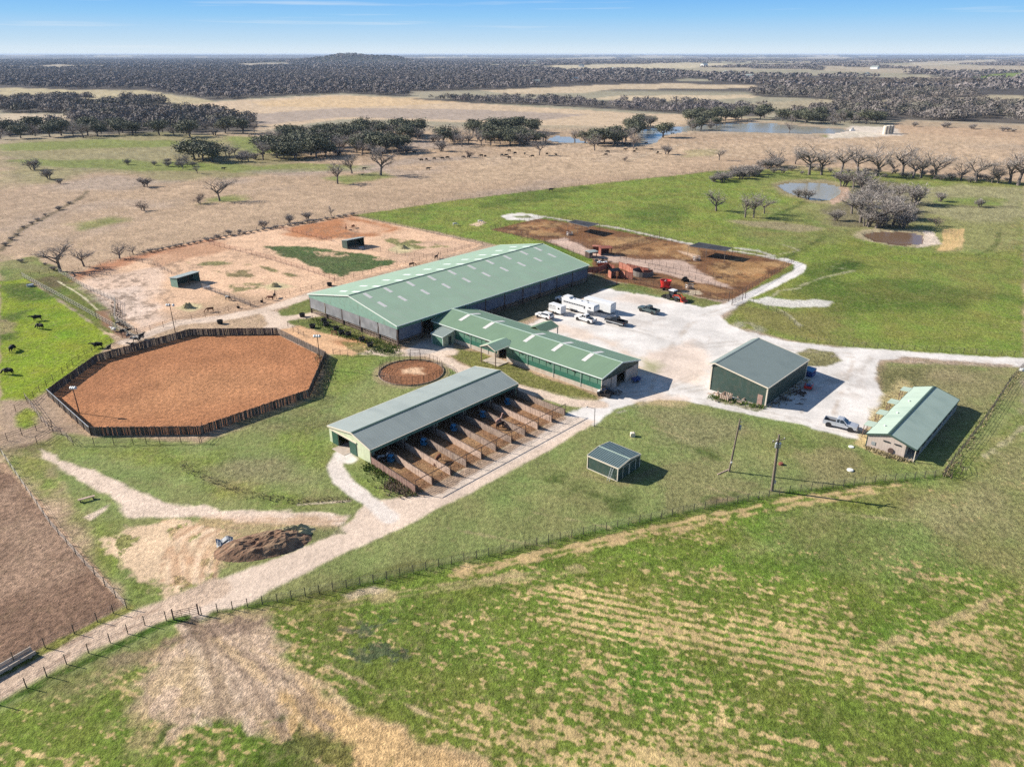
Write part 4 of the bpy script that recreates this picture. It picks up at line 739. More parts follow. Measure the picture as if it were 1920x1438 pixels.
def mare_runs():
    ex = Vector((math.cos(AZ), math.sin(AZ), 0)); ey = Vector((-ex.y, ex.x, 0)); O = G(695.3,869.5)
    xs = [(-.05,-.85)]+[(i*3.47,[2.47,6.26,9.7,13.08,16.51,20.27,23.74,27.1,30.87,34.6][i-1]) for i in range(1, 11)]
    lab = ['weathered brown plank wall closing the near end of the runs beside the grass', 'plank partition second in from the grass end of the runs, beside the spotted horse', 'plank partition on the barn side of the bay horse in the runs, third from the grass end', 'plank partition fourth from the grass end of the mare barn runs', 'plank partition fifth from the grass end of the mare barn runs', 'middle plank partition of the mare barn runs, with two blue tubs to either side',
           'plank partition fifth from the far lane end of the mare barn runs', 'plank partition fourth from the far lane end, beside the pink roan horse', 'plank partition third from the far lane end of the mare barn runs', 'plank partition second from the far lane end of the mare barn runs', 'plank wall closing the far end of the runs by the lane junction']
    for i, (xa, xb) in enumerate(xs):
        r = empty('run_partition', O, AZ, lab[i], 'plank fence', 'plank partitions between the mare runs')
        rnd = random.Random(i); A = Vector((xa,-.35 if i in (0,10) else -.2,0)); B = Vector((xb,-12.,0)); d = B-A; n = int(d.length/.42); m = MB(); H_ = 1.2 if i else 1.35
        for k in range(n):
            p = A+d*(k/n); q = A+d*((k+.9)/n); h = H_+rnd.uniform(-.06,.06); o = rnd.uniform(-.02,.02)
            m.bar(p+Vector((o,0,h/2)), q+Vector((o,0,h/2)), .05, h)
        m.build('plank_wall', M['wood_r'] if i in (0,) else M['wood_l'] if i in (1,2,4,8,9) else M['wood'], r)
        m = MB(); m.tube([A+Vector((.0,0,H_+.1)), B+Vector((0,0,H_+.1))], .05, 6); m.build('top_rail', M['post'], r)
        for k in range(5): p = A+d*(k/4); MB().tube([p+Vector((.09,0,0)), p+Vector((.09,0,H_+.15))], .05, 6).build('post', M['post'], r)
    r = empty('run_front_fence', O, AZ, 'high rusty pipe fence with gates across the front of the mare barn runs', 'pipe fence')
    post = MB().tube([(0,0,0),(0,0,2.35)], .055, 6).mesh('post', M['post'])
    for xa, xb in xs: part('post', post, r, (xb,-12.1,0))
    m = MB(); m.tube([(-.85,-12.1,2.3),(34.6,-12.1,2.3)], .06, 6); m.build('top_rail', M['post'], r)
    for i in range(10):
        a, b = xs[i][1]+.15, xs[i+1][1]-.15; m = MB()
        for z in (.3,.6,.9,1.2,1.45): m.tube([(a,-12.1,z),(b,-12.1,z)], .022, 4)
        for x in (a, (a+b)/2, b): m.tube([(x,-12.1,.3),(x,-12.1,1.45)], .025, 4)
        m.build('gate', M['post'], r)
    # tubs
    tub = empty('feed_tub', (0,0,0), 0, 'round blue plastic feed tub', 'tub', 'blue tubs at the edge of the mare barn roof')
    m = MB(); m.lathe([(.52,0),(.62,.1),(.66,.55),(.7,.6),(.62,.6),(.56,.2),(.2,.16)], 18); m.build('basin', M['blue'], tub)
    m = MB(); m.lathe([(.22,.16),(.2,.9),(.46,.98),(.5,1.05),(.15,1.12)], 16); m.build('lid', M['blue'], tub)
    lb = ['blue feed tub beside the spotted horse at the grass end of the mare runs', 'blue feed tub behind the bay horse, second tub from the grass end', 'middle one of the five blue feed tubs under the mare barn eave', 'blue feed tub close by the pink roan horse in the runs', 'blue feed tub nearest the lane junction, last of the row']
    for i, (x, y) in enumerate([(2.81,-1.65),(10.06,-1.41),(17.01,-1.38),(24.21,-1.45),(31.15,-1.14)]):
        p = O+ex*x+ey*y
        if i == 0: tub.location = p; tub['label'] = lb[0]
        else: instance(tub, p, i, label=lb[i])
mare_runs()
# ================================================================ shop
def shop():
    r = empty('machine_shop', G(1434.4,762.5), AZ, 'dark green metal shop with big slate green roof and cream trim by the yard', 'workshop')
    L = 18.; roof = gable(r, L, 12.2, -.2, 5.3, 4.0, 10.9, 5.85, .3, M['shop_roof'], M['trim'], cap=M['shop_roof'])
    m = MB(); top = pl((0,3.95),(10.9,5.75),(11.5,5.45)); endwall(m, 0, (0,10.9,11.5), top, .1, [(.7,1.7,2.1)]); endwall(m, L-.1, (0,10.9,11.5), top, .1); m.build('end_wall', M['dk_wall_y'], r)
    m = MB(); m.box(.1,0,0,L-.1,.1,3.9); sidewall(m, 11.4, .1, L-.1, 0, 5.2, .1, [(3,7,4.),(10,14,4.)]); m.build('side_wall', M['dk_wall'], r)
    for x0, x1 in ((3,7),(10,14)): MB().box(x0+.05,11.42,0,x1-.05,11.48,4).build('roller_door', M['trim'], r)
    d = MB().box(-.05,.72,.02,.02,1.68,2.08).build('door', mat('rusty_door', (.34,.22,.18), .7, .2, 3.), r); MB().box(-.09,1.5,.95,-.05,1.6,1.05).build('handle', M['chrome'], d)
    m = MB()
    for x in (0, L):
        for y in (0, 11.5): m.box(x-.12,y-.12,0,x+.12,y+.12,3.85 if y == 0 else 5.)
    m.build('corner_trim', M['trim'], r)
    MB().box(-.02,-.12,0,L,-.02,.16).build('base_trim', M['trim'], r)
shop()
# ================================================================ small shed
def yard_shed():
    r = empty('garden_shed', G(1157.3,902.7), AZ2, 'small dark green metal shed with ribbed roof and cream trim alone on the lawn', 'shed')
    L = 5.76; roof = gable(r, L, -6.0, 0, 2.4, 2.4, -3., 2.78, .12, mat('dark_ribbed_roof', (.10,.145,.15), .45, .08, 1., spec=.4), M['trim'], cap=M['off_roof'], cw=.11)
    m = MB(); s = .38/3
    for i in range(16):
        x = .0+i*.385; m.bar((x,-.02,2.43),(x,-2.72,2.78-.28*s+.02),.07,.05); m.bar((x,-5.98,2.43),(x,-3.28,2.78-.28*s+.02),.07,.05)
    m.build('roof_rib', mat('pale_rib', (.19,.25,.25), .45, .08), roof)
    m = MB(); m.box(0,-.1,0,L,0,2.35); m.box(0,-6,0,L,-5.9,2.35); m.build('side_wall', M['dk_wall'], r)
    m = MB(); top = pl((-6,2.3),(-3,2.68),(0,2.3)); endwall(m, 0, (-6,-3,0), top, .1, [(-4.9,-1.2,2.1)]); endwall(m, L-.1, (-6,-3,0), top, .1); m.build('end_wall', M['dk_wall_y'], r)
    for a, b in ((-3.02,-1.25),(-4.85,-3.08)):
        d = MB().box(-.04,a,.02,.04,b,2.08).build('door', M['dk_wall_y'], r); m = MB()
        for y in (a+.05, b-.05): m.box(-.07,y-.05,.02,-.04,y+.05,2.08)
        m.box(-.07,a,1.98,-.04,b,2.08); m.build('door_frame', M['trim'], d)
    m = MB()
    for x, y in ((0,0),(0,-6),(L,0),(L,-6)): m.box(x-.07,y-.07,0,x+.07,y+.07,2.34)
    m.build('corner_trim', M['trim'], r); MB().box(0,0.0,0,L,.06,.12).build('sill', M['trim'], r)
    m = MB(); m.bar((.8,.03,2.2),(.95,.75,0),.05); m.bar((1.2,.03,2.2),(1.35,.75,0),.05)
    for k in range(5): f = (k+1)/6; m.bar((.8+.15*f,.03+.72*f,2.2*(1-f)),(1.2+.15*f,.03+.72*f,2.2*(1-f)),.04)
    tag(m.build('ladder', M['galv'], None, G(1157.3,902.7), AZ2), 'metal ladder leaning on the side wall of the small dark green shed', 'ladder')
yard_shed()
# ================================================================ office
def office():
    r = empty('kennel_house', G(1712.5,866), AZ, 'tan ribbed metal building with sage green roof and long side porch near the right fence', 'outbuilding')
    L, YT, ZT, YL = 25.1, 4.35, 3.6, 7.5
    roof = gable(r, L, YL+.25, -.1, 2.45, 2.3, YT, ZT, .2, M['off_roof'], M['trim_g'], cap=M['trim_g'])
    m = MB(); endwall(m, 0, (1.55,YT,YL), pl((1.55,2.65),(YT,3.5),(YL,2.45)), .1); endwall(m, L-.1, (1.55,YT,YL), pl((1.55,2.65),(YT,3.5),(YL,2.45)), .1); m.build('end_wall', M['tan_wall_y'], r)
    m = MB(); sidewall(m, YL-.1, .1, L-.1, 0, 2.4, .1, [(3.4,4.4,2.),(9.4,10.4,2.),(15.3,16.3,2.),(22.6,23.6,2.)]); sidewall(m, 1.55, .1, L-.1, 0, 2.65, .1, [(2+i*3,2.9+i*3,2.) for i in range(7)]); m.build('side_wall', M['tan_wall'], r)
    for x in (3.4,9.4,15.3,22.6): MB().box(x,YL-.06,0,x+1,YL-.02,2).build('door', M['trim_b'], r)
    for i in range(7): MB().box(2+i*3,1.57,.0,2.9+i*3,1.61,2).build('kennel_door', M['post'], r)
    for y0, y1, z in ((4.0,5.0,2.0),(2.3,3.3,2.0)): MB().box(-.12,y0,z,.0,y1,z+.18).build('window', M['glass'], r)
    m = MB(); m.lathe([(.45,0),(.45,.14)], 18, (-.16,3.6,.75), 'x'); m.build('exhaust_fan', M['post'], r)
    m = MB(); m.box(-.08,6.1,.75,0,6.7,1.35); m.build('breaker_box', M['galv'], r)
    m = MB(); m.box(-.12,1.4,0,.1,1.7,.2); m.box(-.05,0,.0,L,1.5,.1); m.build('porch_slab', M['concrete'], r)
    for i in range(9): MB().box(i*3.12-.05,-.02,.1,i*3.12+.07,.1,2.25).build('porch_post', M['trim'], r)
    m = MB()
    for i in range(8):
        if i != 0: m.box(i*3.12+.1,.0,.1,i*3.12+3.0,.05,1.15)
    m.build('kennel_panel', M['galv'], r)
    m = MB(); m.box(-.05,7.46,0,.12,7.56,2.4); m.build('corner_trim', M['trim_g'], r)
    for i, x in enumerate((3.,8.9,14.9,22.2)):
        a = MB().slab([(x,YL+.2,2.5),(x+2.2,YL+.2,2.5),(x+2.2,9.25,2.38),(x,9.25,2.38)], .08).build('awning', M['off_roof'], r)
        m = MB()
        for xx in (x+.08, x+2.12): m.box(xx-.05,9.1,0,xx+.05,9.2,2.32)
        m.bar((x+.08,9.15,1.),(x+2.12,9.15,1.),.06); m.bar((x,9.15,2.3),(x+2.2,9.15,2.3),.06,.1); m.build('awning_post', M['trim_b'], a)
    for x in (3.5,10.,16.5): m = MB(); m.lathe([(.1,0),(.1,.25),(.18,.27),(.15,.36),(.05,.4)], 12, (x,6.1,2.88)); m.build('roof_vent', M['trim_l'], r)
office()
# ================================================================ loafing sheds in the paddocks
def loafing(px, az, Lx, Wd, hf, hb, label):
    r = empty('loafing_shed', G(*px), R(az), label, 'horse shelter', 'open fronted horse shelters in the paddocks')
    m = MB(); m.slab([(-.2,-.3,hf),(Lx+.2,-.3,hf),(Lx+.2,Wd+.15,hb),(-.2,Wd+.15,hb)], .1); m.build('roof', M['mare_roof'], r)
    m = MB(); m.bar((-.2,-.33,hf-.06),(Lx+.2,-.33,hf-.06),.06,.16); m.build('roof_trim', M['trim_l'], r)
    m = MB()
    for x in (0, Lx-.08): endwall(m, x, (0,Wd), pl((0,hf-.1),(Wd,hb-.1)), .08)
    m.build('end_wall', M['gr_wall_y'] if px[0] < 500 else M['dk_wall_y'], r); m = MB(); m.box(0,Wd-.08,0,Lx,Wd,hb-.1); m.build('back_wall', M['dk_wall'], r)
    for x in (Lx*.5, Lx-.1, .1): MB().box(x-.07,.0,0,x+.07,.14,hf-.1).build('post', M['post'], r)
loafing((334.5,540), 61.8, 7.6, 2.9, 2.95, 2.6, 'open fronted horse shelter with pale green end wall, standing in the nearer sandy paddock')
loafing((651.7,467.5), 46, 6.9, 3.1, 3.1, 2.5, 'open fronted dark horse shelter next to the green weeds in the far paddock')
# shade cloths over the pens
def shade(q, h, label):
    P = [G(x, y, h) for x, y in q]; c = sum(P, Vector())/4; r = empty('shade_structure', (c.x,c.y,0), 0, label, 'shade roof', 'black shade roofs over the pens')
    P = [p-Vector((c.x,c.y,0)) for p in P]; n = 8; vs = []; fs = []
    for i in range(n+1):
        for j in range(n+1):
            u, v = i/n, j/n; p = (P[0]*(1-u)+P[1]*u)*(1-v)+(P[3]*(1-u)+P[2]*u)*v; vs.append(p+Vector((0,0,-.25*math.sin(math.pi*((v*2) % 1))*math.sin(math.pi*u))))
    for i in range(n):
        for j in range(n): a = i*(n+1)+j; fs.append((a,a+1,a+n+2,a+n+1))
    MB().add(vs, fs).build('canopy', M['cloth'], r, fixn=False, smooth_=True)
    m = MB()
    for a in range(4): m.tube([P[a], P[(a+1) % 4]], .05, 6)
    m.tube([(P[0]+P[3])/2, (P[1]+P[2])/2], .04, 6); m.build('frame', M['post_g'], r)
    for p in P+[(P[0]+P[3])/2, (P[1]+P[2])/2]: MB().tube([(p.x,p.y,0), p], .07, 6).build('post', M['post_g'], r)
shade([(1065,417),(1079,412.5),(1124,420),(1103,426)], 3.2, 'black shade cloth roof at the far corner of the brown pens')
shade([(1291,462),(1311,454.5),(1374,465),(1360,471)], 3.2, 'black shade cloth roof beside the caliche track along the pens')
# ================================================================ fences, poles, vehicles, animals, yard things
def walk(P, sp):
    out = []
    for a, b in zip(P, P[1:]):
        n = max(1, round((b-a).length/sp)); out += [a.lerp(b, k/n) for k in range(n)]
    return out+[P[-1]]
PM = {}
def fence(px, label, h=1.35, sp=3., rails=(.5,.9,1.3), rr=.03, pr=.05, pm='post', rm='post', cat='fence', name='pipe_fence', z0=0., wob=.0, group=None, railname='rail'):
    P = [G(*p) for p in px]; o = P[0].copy(); r = empty(name, o, 0, label, cat, group); rnd = random.Random(px[0][0])
    key = (h, pr, pm)
    if key not in PM: m = MB(); m.tube([(0,0,-.1),(0,0,h)], [pr,pr*.9], 6); PM[key] = m.mesh('post', M[pm])
    W_ = walk(P, sp)
    for q in W_[:100]:
        c = part('post', PM[key], r, q-o, rnd.uniform(0, 6))
        if wob: c.rotation_euler.x = rnd.uniform(-wob, wob)
    m = MB()
    for a, b in zip(W_, W_[1:]):
        if railname == 'wire' and len(W_) > 60: pass
        for z in rails: m.tube([a-o+Vector((0,0,z)), b-o+Vector((0,0,z))], rr, 3, cap=False)
    m.build(railname, M[rm], r, fixn=False); return r
M['dull'] = mat('dull_grey_metal', (.27,.28,.29), .7, .25, 2.); M['tpost'] = mat('green_brown_t_post', (.07,.065,.05), .8, .2); M['post_pale'] = mat('pale_weathered_pipe', (.30,.28,.25), .7, .2, 2.); M['wire'] = mat('wire', (.20,.19,.18), .6, .1)
WIRE = dict(rails=(.3,.6,.9,1.15), rr=.011, rm='wire', name='wire_fence', railname='wire', cat='wire fence', pm='tpost', pr=.055)
fence([(0,1322),(50,1289),(88,1268),(125,1245),(207,1205),(240,1188),(272,1172),(312,1163),(325,1160)], 'wire fence of thin dark posts along the sandy lane, left of the field gate', h=1.4, sp=1.9, **WIRE)
fence([(378,1153),(408,1147),(520,1128),(700,1092),(870,1052),(1050,1012),(1280,962),(1480,924),(1640,905),(1770,892)], 'long wire fence between the mown lawn and the sown field, running to the right', h=1.3, sp=1.75, **WIRE)
fence([(4,852),(40,905),(95,985),(160,1060),(238,1141)], 'wire fence along the grass side of the bare brown plot', h=1.3, sp=3., **WIRE)
fence([(238,1141),(213,1150),(183,1166),(140,1188),(85,1214),(27,1240),(0,1252)], 'wire fence with leaning posts along the lane side of the bare brown plot', h=1.4, sp=3.4, **WIRE)
fence([(664,404),(830,379),(1040,353),(1280,328),(1340,321)], 'long wire fence between the tan pasture and the green field', h=1.4, sp=5, **WIRE)
fence([(1690,330),(1800,338),(1920,348)], 'wire fence under the row of bare trees at the back of the green field', h=1.4, sp=5, **WIRE)
fence([(1490,638),(1600,650),(1760,659),(1925,669)], 'low wire fence along the far side of the entrance road', h=1.2, sp=2.5, **WIRE)
fence([(128,516),(262,477),(420,442),(540,423),(660,404)], 'brushy wire fence closing the sandy paddocks against the tan pasture', h=1.4, sp=4, **WIRE)
fence([(1412,568),(1440,580),(1470,592),(1500,618)], 'short wire fence running from the track gate into the green field', h=1.2, sp=3, **WIRE)
fence([(1770,892),(1788,864),(1822,822),(1862,766),(1894,716),(1918,690)], 'netting fence grown with dry weeds behind the tan kennel building', h=1.5, sp=2.2, rails=(.2,.5,.8,1.1,1.4), rr=.02, name='netting_fence', railname='netting', cat='fence', rm='post_g')
fence([(1770,893),(1783,898),(1803,888),(1800,874),(1788,864)], 'small dark pipe corner pen where the kennel fence meets the field fence', h=1.3, sp=2.5, rails=(.4,.8,1.25), rr=.025)
fence([(30,772),(52,757),(75,735),(100,715),(118,702),(137,686),(160,668),(186,652),(230,634),(258,626)], 'pipe rail fence on the bright grass side of the big arena', h=1.5, sp=3)
fence([(48,748),(60,764),(78,790),(93,806)], 'short pipe fence beside the green patch left of the big arena', h=1.4, sp=2.4)
fence([(-20,838),(14,826),(69,808),(98,800)], 'pipe fence along the muddy lane at the left edge', h=1.5, sp=3)
fence([(70,832),(100,812),(116,816),(128,826),(138,835),(177,835),(214,834),(250,833),(300,832),(340,832),(375,831)], 'pipe rail fence running along the plank side of the big arena nearest the lawn', h=1.5, sp=2.8)
fence([(42,520),(98,551),(150,580),(200,608),(262,643)], 'pale pipe fence between the bright grass and the grassy alley', h=1.5, sp=2.1, rails=(.5,1.,1.45), rr=.035, pm='post_g', rm='post_pale')
fence([(110,512),(158,541),(217,567),(216,603),(253,623)], 'pale pipe fence between the grassy alley and the sandy paddock', h=1.6, sp=2.1, rails=(.4,.8,1.2,1.55), rr=.03, pm='post_g', rm='post_pale')
fence([(42,520),(75,515),(110,508)], 'short dark fence closing the top of the grassy alley by the bare trees', h=1.4, sp=2.5)
fence([(182,600),(214,595)], 'high dark pipe gate frame across the grassy alley', h=2.4, sp=8, rails=(2.3,), rr=.05, cat='pipe gate', name='high_pipe_gate')
fence([(258,628),(330,607),(360,601),(410,589),(447,579),(470,575)], 'pipe fence along the lane at the foot of the nearest sandy paddock', h=1.5, sp=3.4)
fence([(493,569),(544,555),(585,544),(627,531),(714,508),(760,497),(812,482),(905,460)], 'long pipe fence along the lane between the paddocks and the barn', h=1.5, sp=3.4)
fence([(393,459),(472,478),(537,497),(589,513),(628,527)], 'rusty pipe fence dividing the two middle paddocks', h=1.5, sp=3, rm='rust', pm='rust', rails=(.4,.8,1.2,1.5))
fence([(524,430),(575,442),(622,453)], 'short rusty pipe fence in the reddish upper paddock', h=1.5, sp=3, rm='rust', pm='rust', rails=(.4,.8,1.2,1.5))
fence([(379,541),(422,556),(470,575)], 'dark plank fence from the nearer horse shelter down to the lane', h=1.5, sp=2.5, rails=(.3,.6,.9,1.2,1.45), rr=.06)
fence([(245,488),(290,498),(322,515)], 'old rusty fence running from the brush to the nearer horse shelter', h=1.4, sp=3, rm='post', rails=(.5,.9,1.3))
fence([(662,404),(720,418),(800,436),(905,460)], 'pipe fence between the far paddock and the green field', h=1.5, sp=3.5)
fence([(684,468),(760,480),(812,484)], 'thin pipe fence from the dark shelter towards the big barn', h=1.4, sp=3.5)
fence([(920,432),(968,443),(1022,456),(1110,487)], 'pipe fence on the barn side of the brown pens', h=1.5, sp=3.2, rails=(.4,.8,1.2,1.5))
fence([(920,431),(965,420),(1010,410),(1040,412)], 'pipe fence at the far end of the brown pens by the caliche loop', h=1.5, sp=3, rails=(.4,.8,1.2,1.5))
fence([(1040,412),(1120,426),(1233,448),(1300,461),(1400,478),(1488,493)], 'long pipe fence between the brown pens and the caliche track', h=1.6, sp=3, rails=(.4,.8,1.2,1.5))
fence([(1488,493),(1440,522),(1385,556),(1345,563)], 'pipe fence closing the brown pens on the road side', h=1.7, sp=2.4, rails=(.35,.7,1.05,1.4,1.65))
fence([(1345,563),(1290,552),(1250,545),(1200,534),(1178,528)], 'tall pipe fence of the pens behind the red tractor and feed mixer', h=1.8, sp=2.2, rails=(.3,.6,.9,1.2,1.5,1.75))
fence([(1147,471),(1190,460),(1233,448)], 'dark cross fence between the two shaded pens', h=1.6, sp=2.2, rails=(.35,.7,1.05,1.4), rr=.05)
fence([(1152,482),(1210,494),(1290,510),(1353,524),(1375,530)], 'pipe rail along the pale alley through the pens', h=1.6, sp=2.6, rails=(.4,.8,1.2,1.55))
fence([(1215,503),(1280,518),(1340,538),(1372,552)], 'second pipe rail below the pale alley through the pens', h=1.6, sp=2.6, rails=(.4,.8,1.2,1.55))
fence([(1020,453),(1060,449),(1110,470),(1140,478)], 'thin pipe rail along the inner edge of the first brown pen', h=1.5, sp=3, rails=(.4,.8,1.2,1.5))
fence([(1104,525),(1125,519),(1150,513)], 'dark rail fence joining the big barn to the red cattle chute', h=1.5, sp=1.2, rails=(.4,.8,1.2,1.5), rr=.04)
fence([(540,613),(560,606),(587,601)], 'pipe rail behind the black tubs, towards the barn corner', h=1.3, sp=2.5)
fence([(550,622),(570,632)], 'short pipe rail at the corner of the big arena near the black tubs', h=1.5, sp=3)
fence([(625,665),(652,668),(672,667),(690,666)], 'pipe rail fence between the black tubs and the round pen', h=1.4, sp=2.2, rails=(.4,.75,1.1,1.4))
fence([(378,830),(392,818),(380,806)], 'short pipe return fence at the lower corner of the big arena', h=1.6, sp=2.5)
fence([(590,748),(606,742)], 'short pipe rail by the right hand corner of the big arena', h=1.4, sp=2)
def gate(a, b, label, h=1.25):
    A = G(*a); B = G(*b); r = empty('pipe_gate', A, 0, label, 'gate'); d = B-A
    m = MB()
    for z in (.25,.5,.75,1.0,h): m.tube([(0,0,z), d+Vector((0,0,z))], .028, 5)
    for t in (0,.33,.66,1): m.tube([d*t+Vector((0,0,.25)), d*t+Vector((0,0,h))], .028, 5)
    m.tube([(0,0,.25), d*.33+Vector((0,0,h))], .02, 4); m.build('gate_panel', M['post'], r)
    for p in (Vector(), d): MB().tube([p, p+Vector((0,0,1.6))], .08, 6).build('post', M['post'], r)
gate((326,1162), (373,1152), 'dark pipe gate across the trampled opening to the field'); gate((470,575), (493,569), 'pipe gate between the two fences at the paddock corner'); gate((1372,572), (1392,563), 'pipe gate at the mouth of the caliche track beside the pens')
# arena pickets
def arena_fence():
    OC = [(92,744),(171,816),(377,814.5),(580,744),(611,672),(520,627),(358,629),(183,678)]; P = [G(*p) for p in OC]; c = sum(P, Vector())/8
    r = empty('arena_fence', c, 0, 'eight sided fence of dark upright slabs round the big orange riding arena', 'arena fence'); rnd = random.Random(5)
    for i in range(8):
        a, b = P[i]-c, P[(i+1) % 8]-c; n = int((b-a).length/.19); m = MB(); d = (b-a)/n; t = d.normalized(); nn = Vector((-t.y,t.x,0))
        if i == 4:
            for z in (.3,.65,1.,1.35): m.bar(a+Vector((0,0,z)), b+Vector((0,0,z)), .06, .26)
        else:
            for k in range(n):
                h = 1.62+rnd.uniform(-.10,.10); p = a+d*k+nn*rnd.uniform(-.03,.03); m.bar(p+Vector((0,0,h/2)), p+t*rnd.uniform(.13,.19)+Vector((0,0,h/2)), .05, h)
        m.build('picket_panel', M['picket'], r); m = MB(); m.tube([a+nn*-.07+Vector((0,0,1.55 if i != 0 else 1.66)), b+nn*-.07+Vector((0,0,1.55 if i != 0 else 1.66))], .055, 6); m.build('top_rail', M['galv' if i == 0 else 'post'], r)
        for k in range(7): p = a.lerp(b, k/7)-nn*.1; MB().tube([p, p+Vector((0,0,1.6))], .06, 6).build('post', M['post'], r)
arena_fence()
def round_pen():
    c = Vector((-20.85,138.8,0)); r = empty('round_pen', c, 0, 'round pen of steel panels with a taller gate frame, on the grass before the stable', 'round pen'); n = 18; Rr = 6.55
    for k in range(n):
        a0, a1 = 2*math.pi*k/n, 2*math.pi*(k+.96)/n; p = Vector((Rr*math.cos(a0),Rr*math.sin(a0),0)); q = Vector((Rr*math.cos(a1),Rr*math.sin(a1),0)); m = MB()
        for z in (.3,.6,.9,1.2,1.5,1.75): m.tube([p+Vector((0,0,z)), q+Vector((0,0,z))], .026, 4)
        for e in (p, q, (p+q)/2): m.tube([e, e+Vector((0,0,1.75))], .028, 5)
        m.build('panel', M['post'], r)
    m = MB()
    for a in (80, 98): p = Vector((Rr*math.cos(R(a)),Rr*math.sin(R(a)),0)); m.tube([p, p+Vector((0,0,2.5))], .05, 6)
    p, q = [Vector((Rr*math.cos(R(a)),Rr*math.sin(R(a)),2.5)) for a in (80, 98)]; m.tube([p, q], .05, 6); m.build('gate_frame', M['post'], r)
    m = MB()
    for k in range(60): a = 2*math.pi*k/60; m.bar((6.72*math.cos(a),6.72*math.sin(a),.1), (6.72*math.cos(a+.095),6.72*math.sin(a+.095),.1), .1, .25)
    m.build('kick_board', M['wood'], r)
round_pen()
# ---------------------------------------------------------------- poles
def utility(base, top, label, wide):
    b = G(*base); d = Vector(( (top[0]-960)/FPX, cp_+(719-top[1])/FPX*sp_, -sp_+(719-top[1])/FPX*cp_)); t = b.y/d.y; T = Vector((d.x*t, b.y, CAMH+d.z*t))
    r = empty('utility_pole', b, 0, label, 'utility pole'); v = T-b; k = 1.35 if wide else 1.; m = MB(); m.tube([(0,0,0), v], [.17*k,.11*k], 10); m.build('shaft', M['pole'], r)
    if wide:
        a = v*.9; m = MB(); m.bar(a+Vector((-1.1,-.5,.0)), a+Vector((1.2,.5,.0)), .1, .13); m.build('crossarm', M['pole'], r)
        for s in (-.24, .24): m = MB(); q = v*.83+Vector((s,-.1,0)); m.lathe([(.05,-.5),(.2,-.48),(.22,.25),(.12,.33),(.04,.5)], 12, tuple(q)); m.build('transformer', M['galv'], r)
        for s in (-.9,-.3,1.): m = MB(); q = a+Vector((s,s*.42,.1)); m.lathe([(.03,0),(.06,.05),(.03,.2)], 8, tuple(q)); m.build('insulator', M['lamp'], r)
        m = MB(); m.tube([v*.12+Vector((.2,0,0)), v*.8+Vector((.18,0,0))], .06, 6); m.build('conduit', M['galv'], r); m = MB(); q = v*.17; m.box(q.x+.12,q.y-.25,q.z-.25,q.x+.38,q.y-.08,q.z+.25); m.build('meter_box', M['galv'], r)
    else:
        m = MB(); q = v*.84+Vector((.28,0,0)); m.lathe([(.05,-.45),(.17,-.42),(.17,.25),(.05,.4)], 12, tuple(q)); m.build('transformer', M['galv'], r)
        m = MB(); q = v*.93; m.bar(q+Vector((-.15,0,0)), q+Vector((.5,.1,.05)), .06); m.build('bracket', M['galv'], r)
        m = MB(); q = v*.19; m.box(q.x-.1,q.y-.3,q.z-.14,q.x+.1,q.y-.12,q.z+.14); m.build('meter_box', M['white'], r)
utility((1367,884), (1388,785), 'slim dark wooden utility pole, the farther of the two on the lawn', False)
utility((1447,920), (1461,815), 'thick wooden utility pole with crossarm, transformers and conduit near the field fence', True)
MB().bar(tuple(G(1345,890)+Vector((0,0,.06))), tuple(G(1366,881)+Vector((0,0,.10))), .14, .12).build('timber', M['wood_l'], None); tag(bpy.data.objects['timber'], 'pale timber lying at the foot of the slim utility pole', 'timber')
def arena_light(base, h, label, heads):
    r = empty('arena_light', G(*base), 0, label, 'light pole', 'floodlight poles around the arena'); MB().tube([(0,0,0),(0,0,h)], [.1,.07], 8).build('shaft', M['post'], r)
    MB().bar((-.8,0,h),(.8,0,h),.08).build('crossbar', M['post_g'], r)
    for x in heads: m = MB(); m.lathe([(.05,0),(.14,.05),(.33,.42),(.36,.45)], 14, (x,-.25,h-.1), 'y'); m.build('floodlight', M['lamp'], r)
    return r
arena_light((149,774.6), 5.1, 'rusty pole with a cluster of pale floodlights in the left corner of the arena', (-.35,.0,.35)); arena_light((328.7,623.5), 6.8, 'tall floodlight pole behind the arena by the sandy paddock', (-.75,-.25,.7)); arena_light((602,692.5), 7.4, 'tall floodlight pole at the right side of the arena near the black tubs', (-.6,-.1,.35))
r = empty('yard_light', G(1114,799), 0, 'thin grey yard light pole with a side arm at the lawn corner', 'light pole'); MB().tube([(0,0,0),(0,0,3.5)], .06, 6).build('shaft', M['post_g'], r); MB().tube([(0,0,3.45),(-1.4,.3,3.75)], .035, 6).build('arm', M['post_g'], r); m = MB(); m.lathe([(.05,.12),(.16,.05),(.18,0)], 10, (-1.4,.3,3.62)); m.build('lamp_head', M['galv'], r); MB().box(-.12,-.12,0,.12,.12,.3).build('foot', M['concrete'], r)
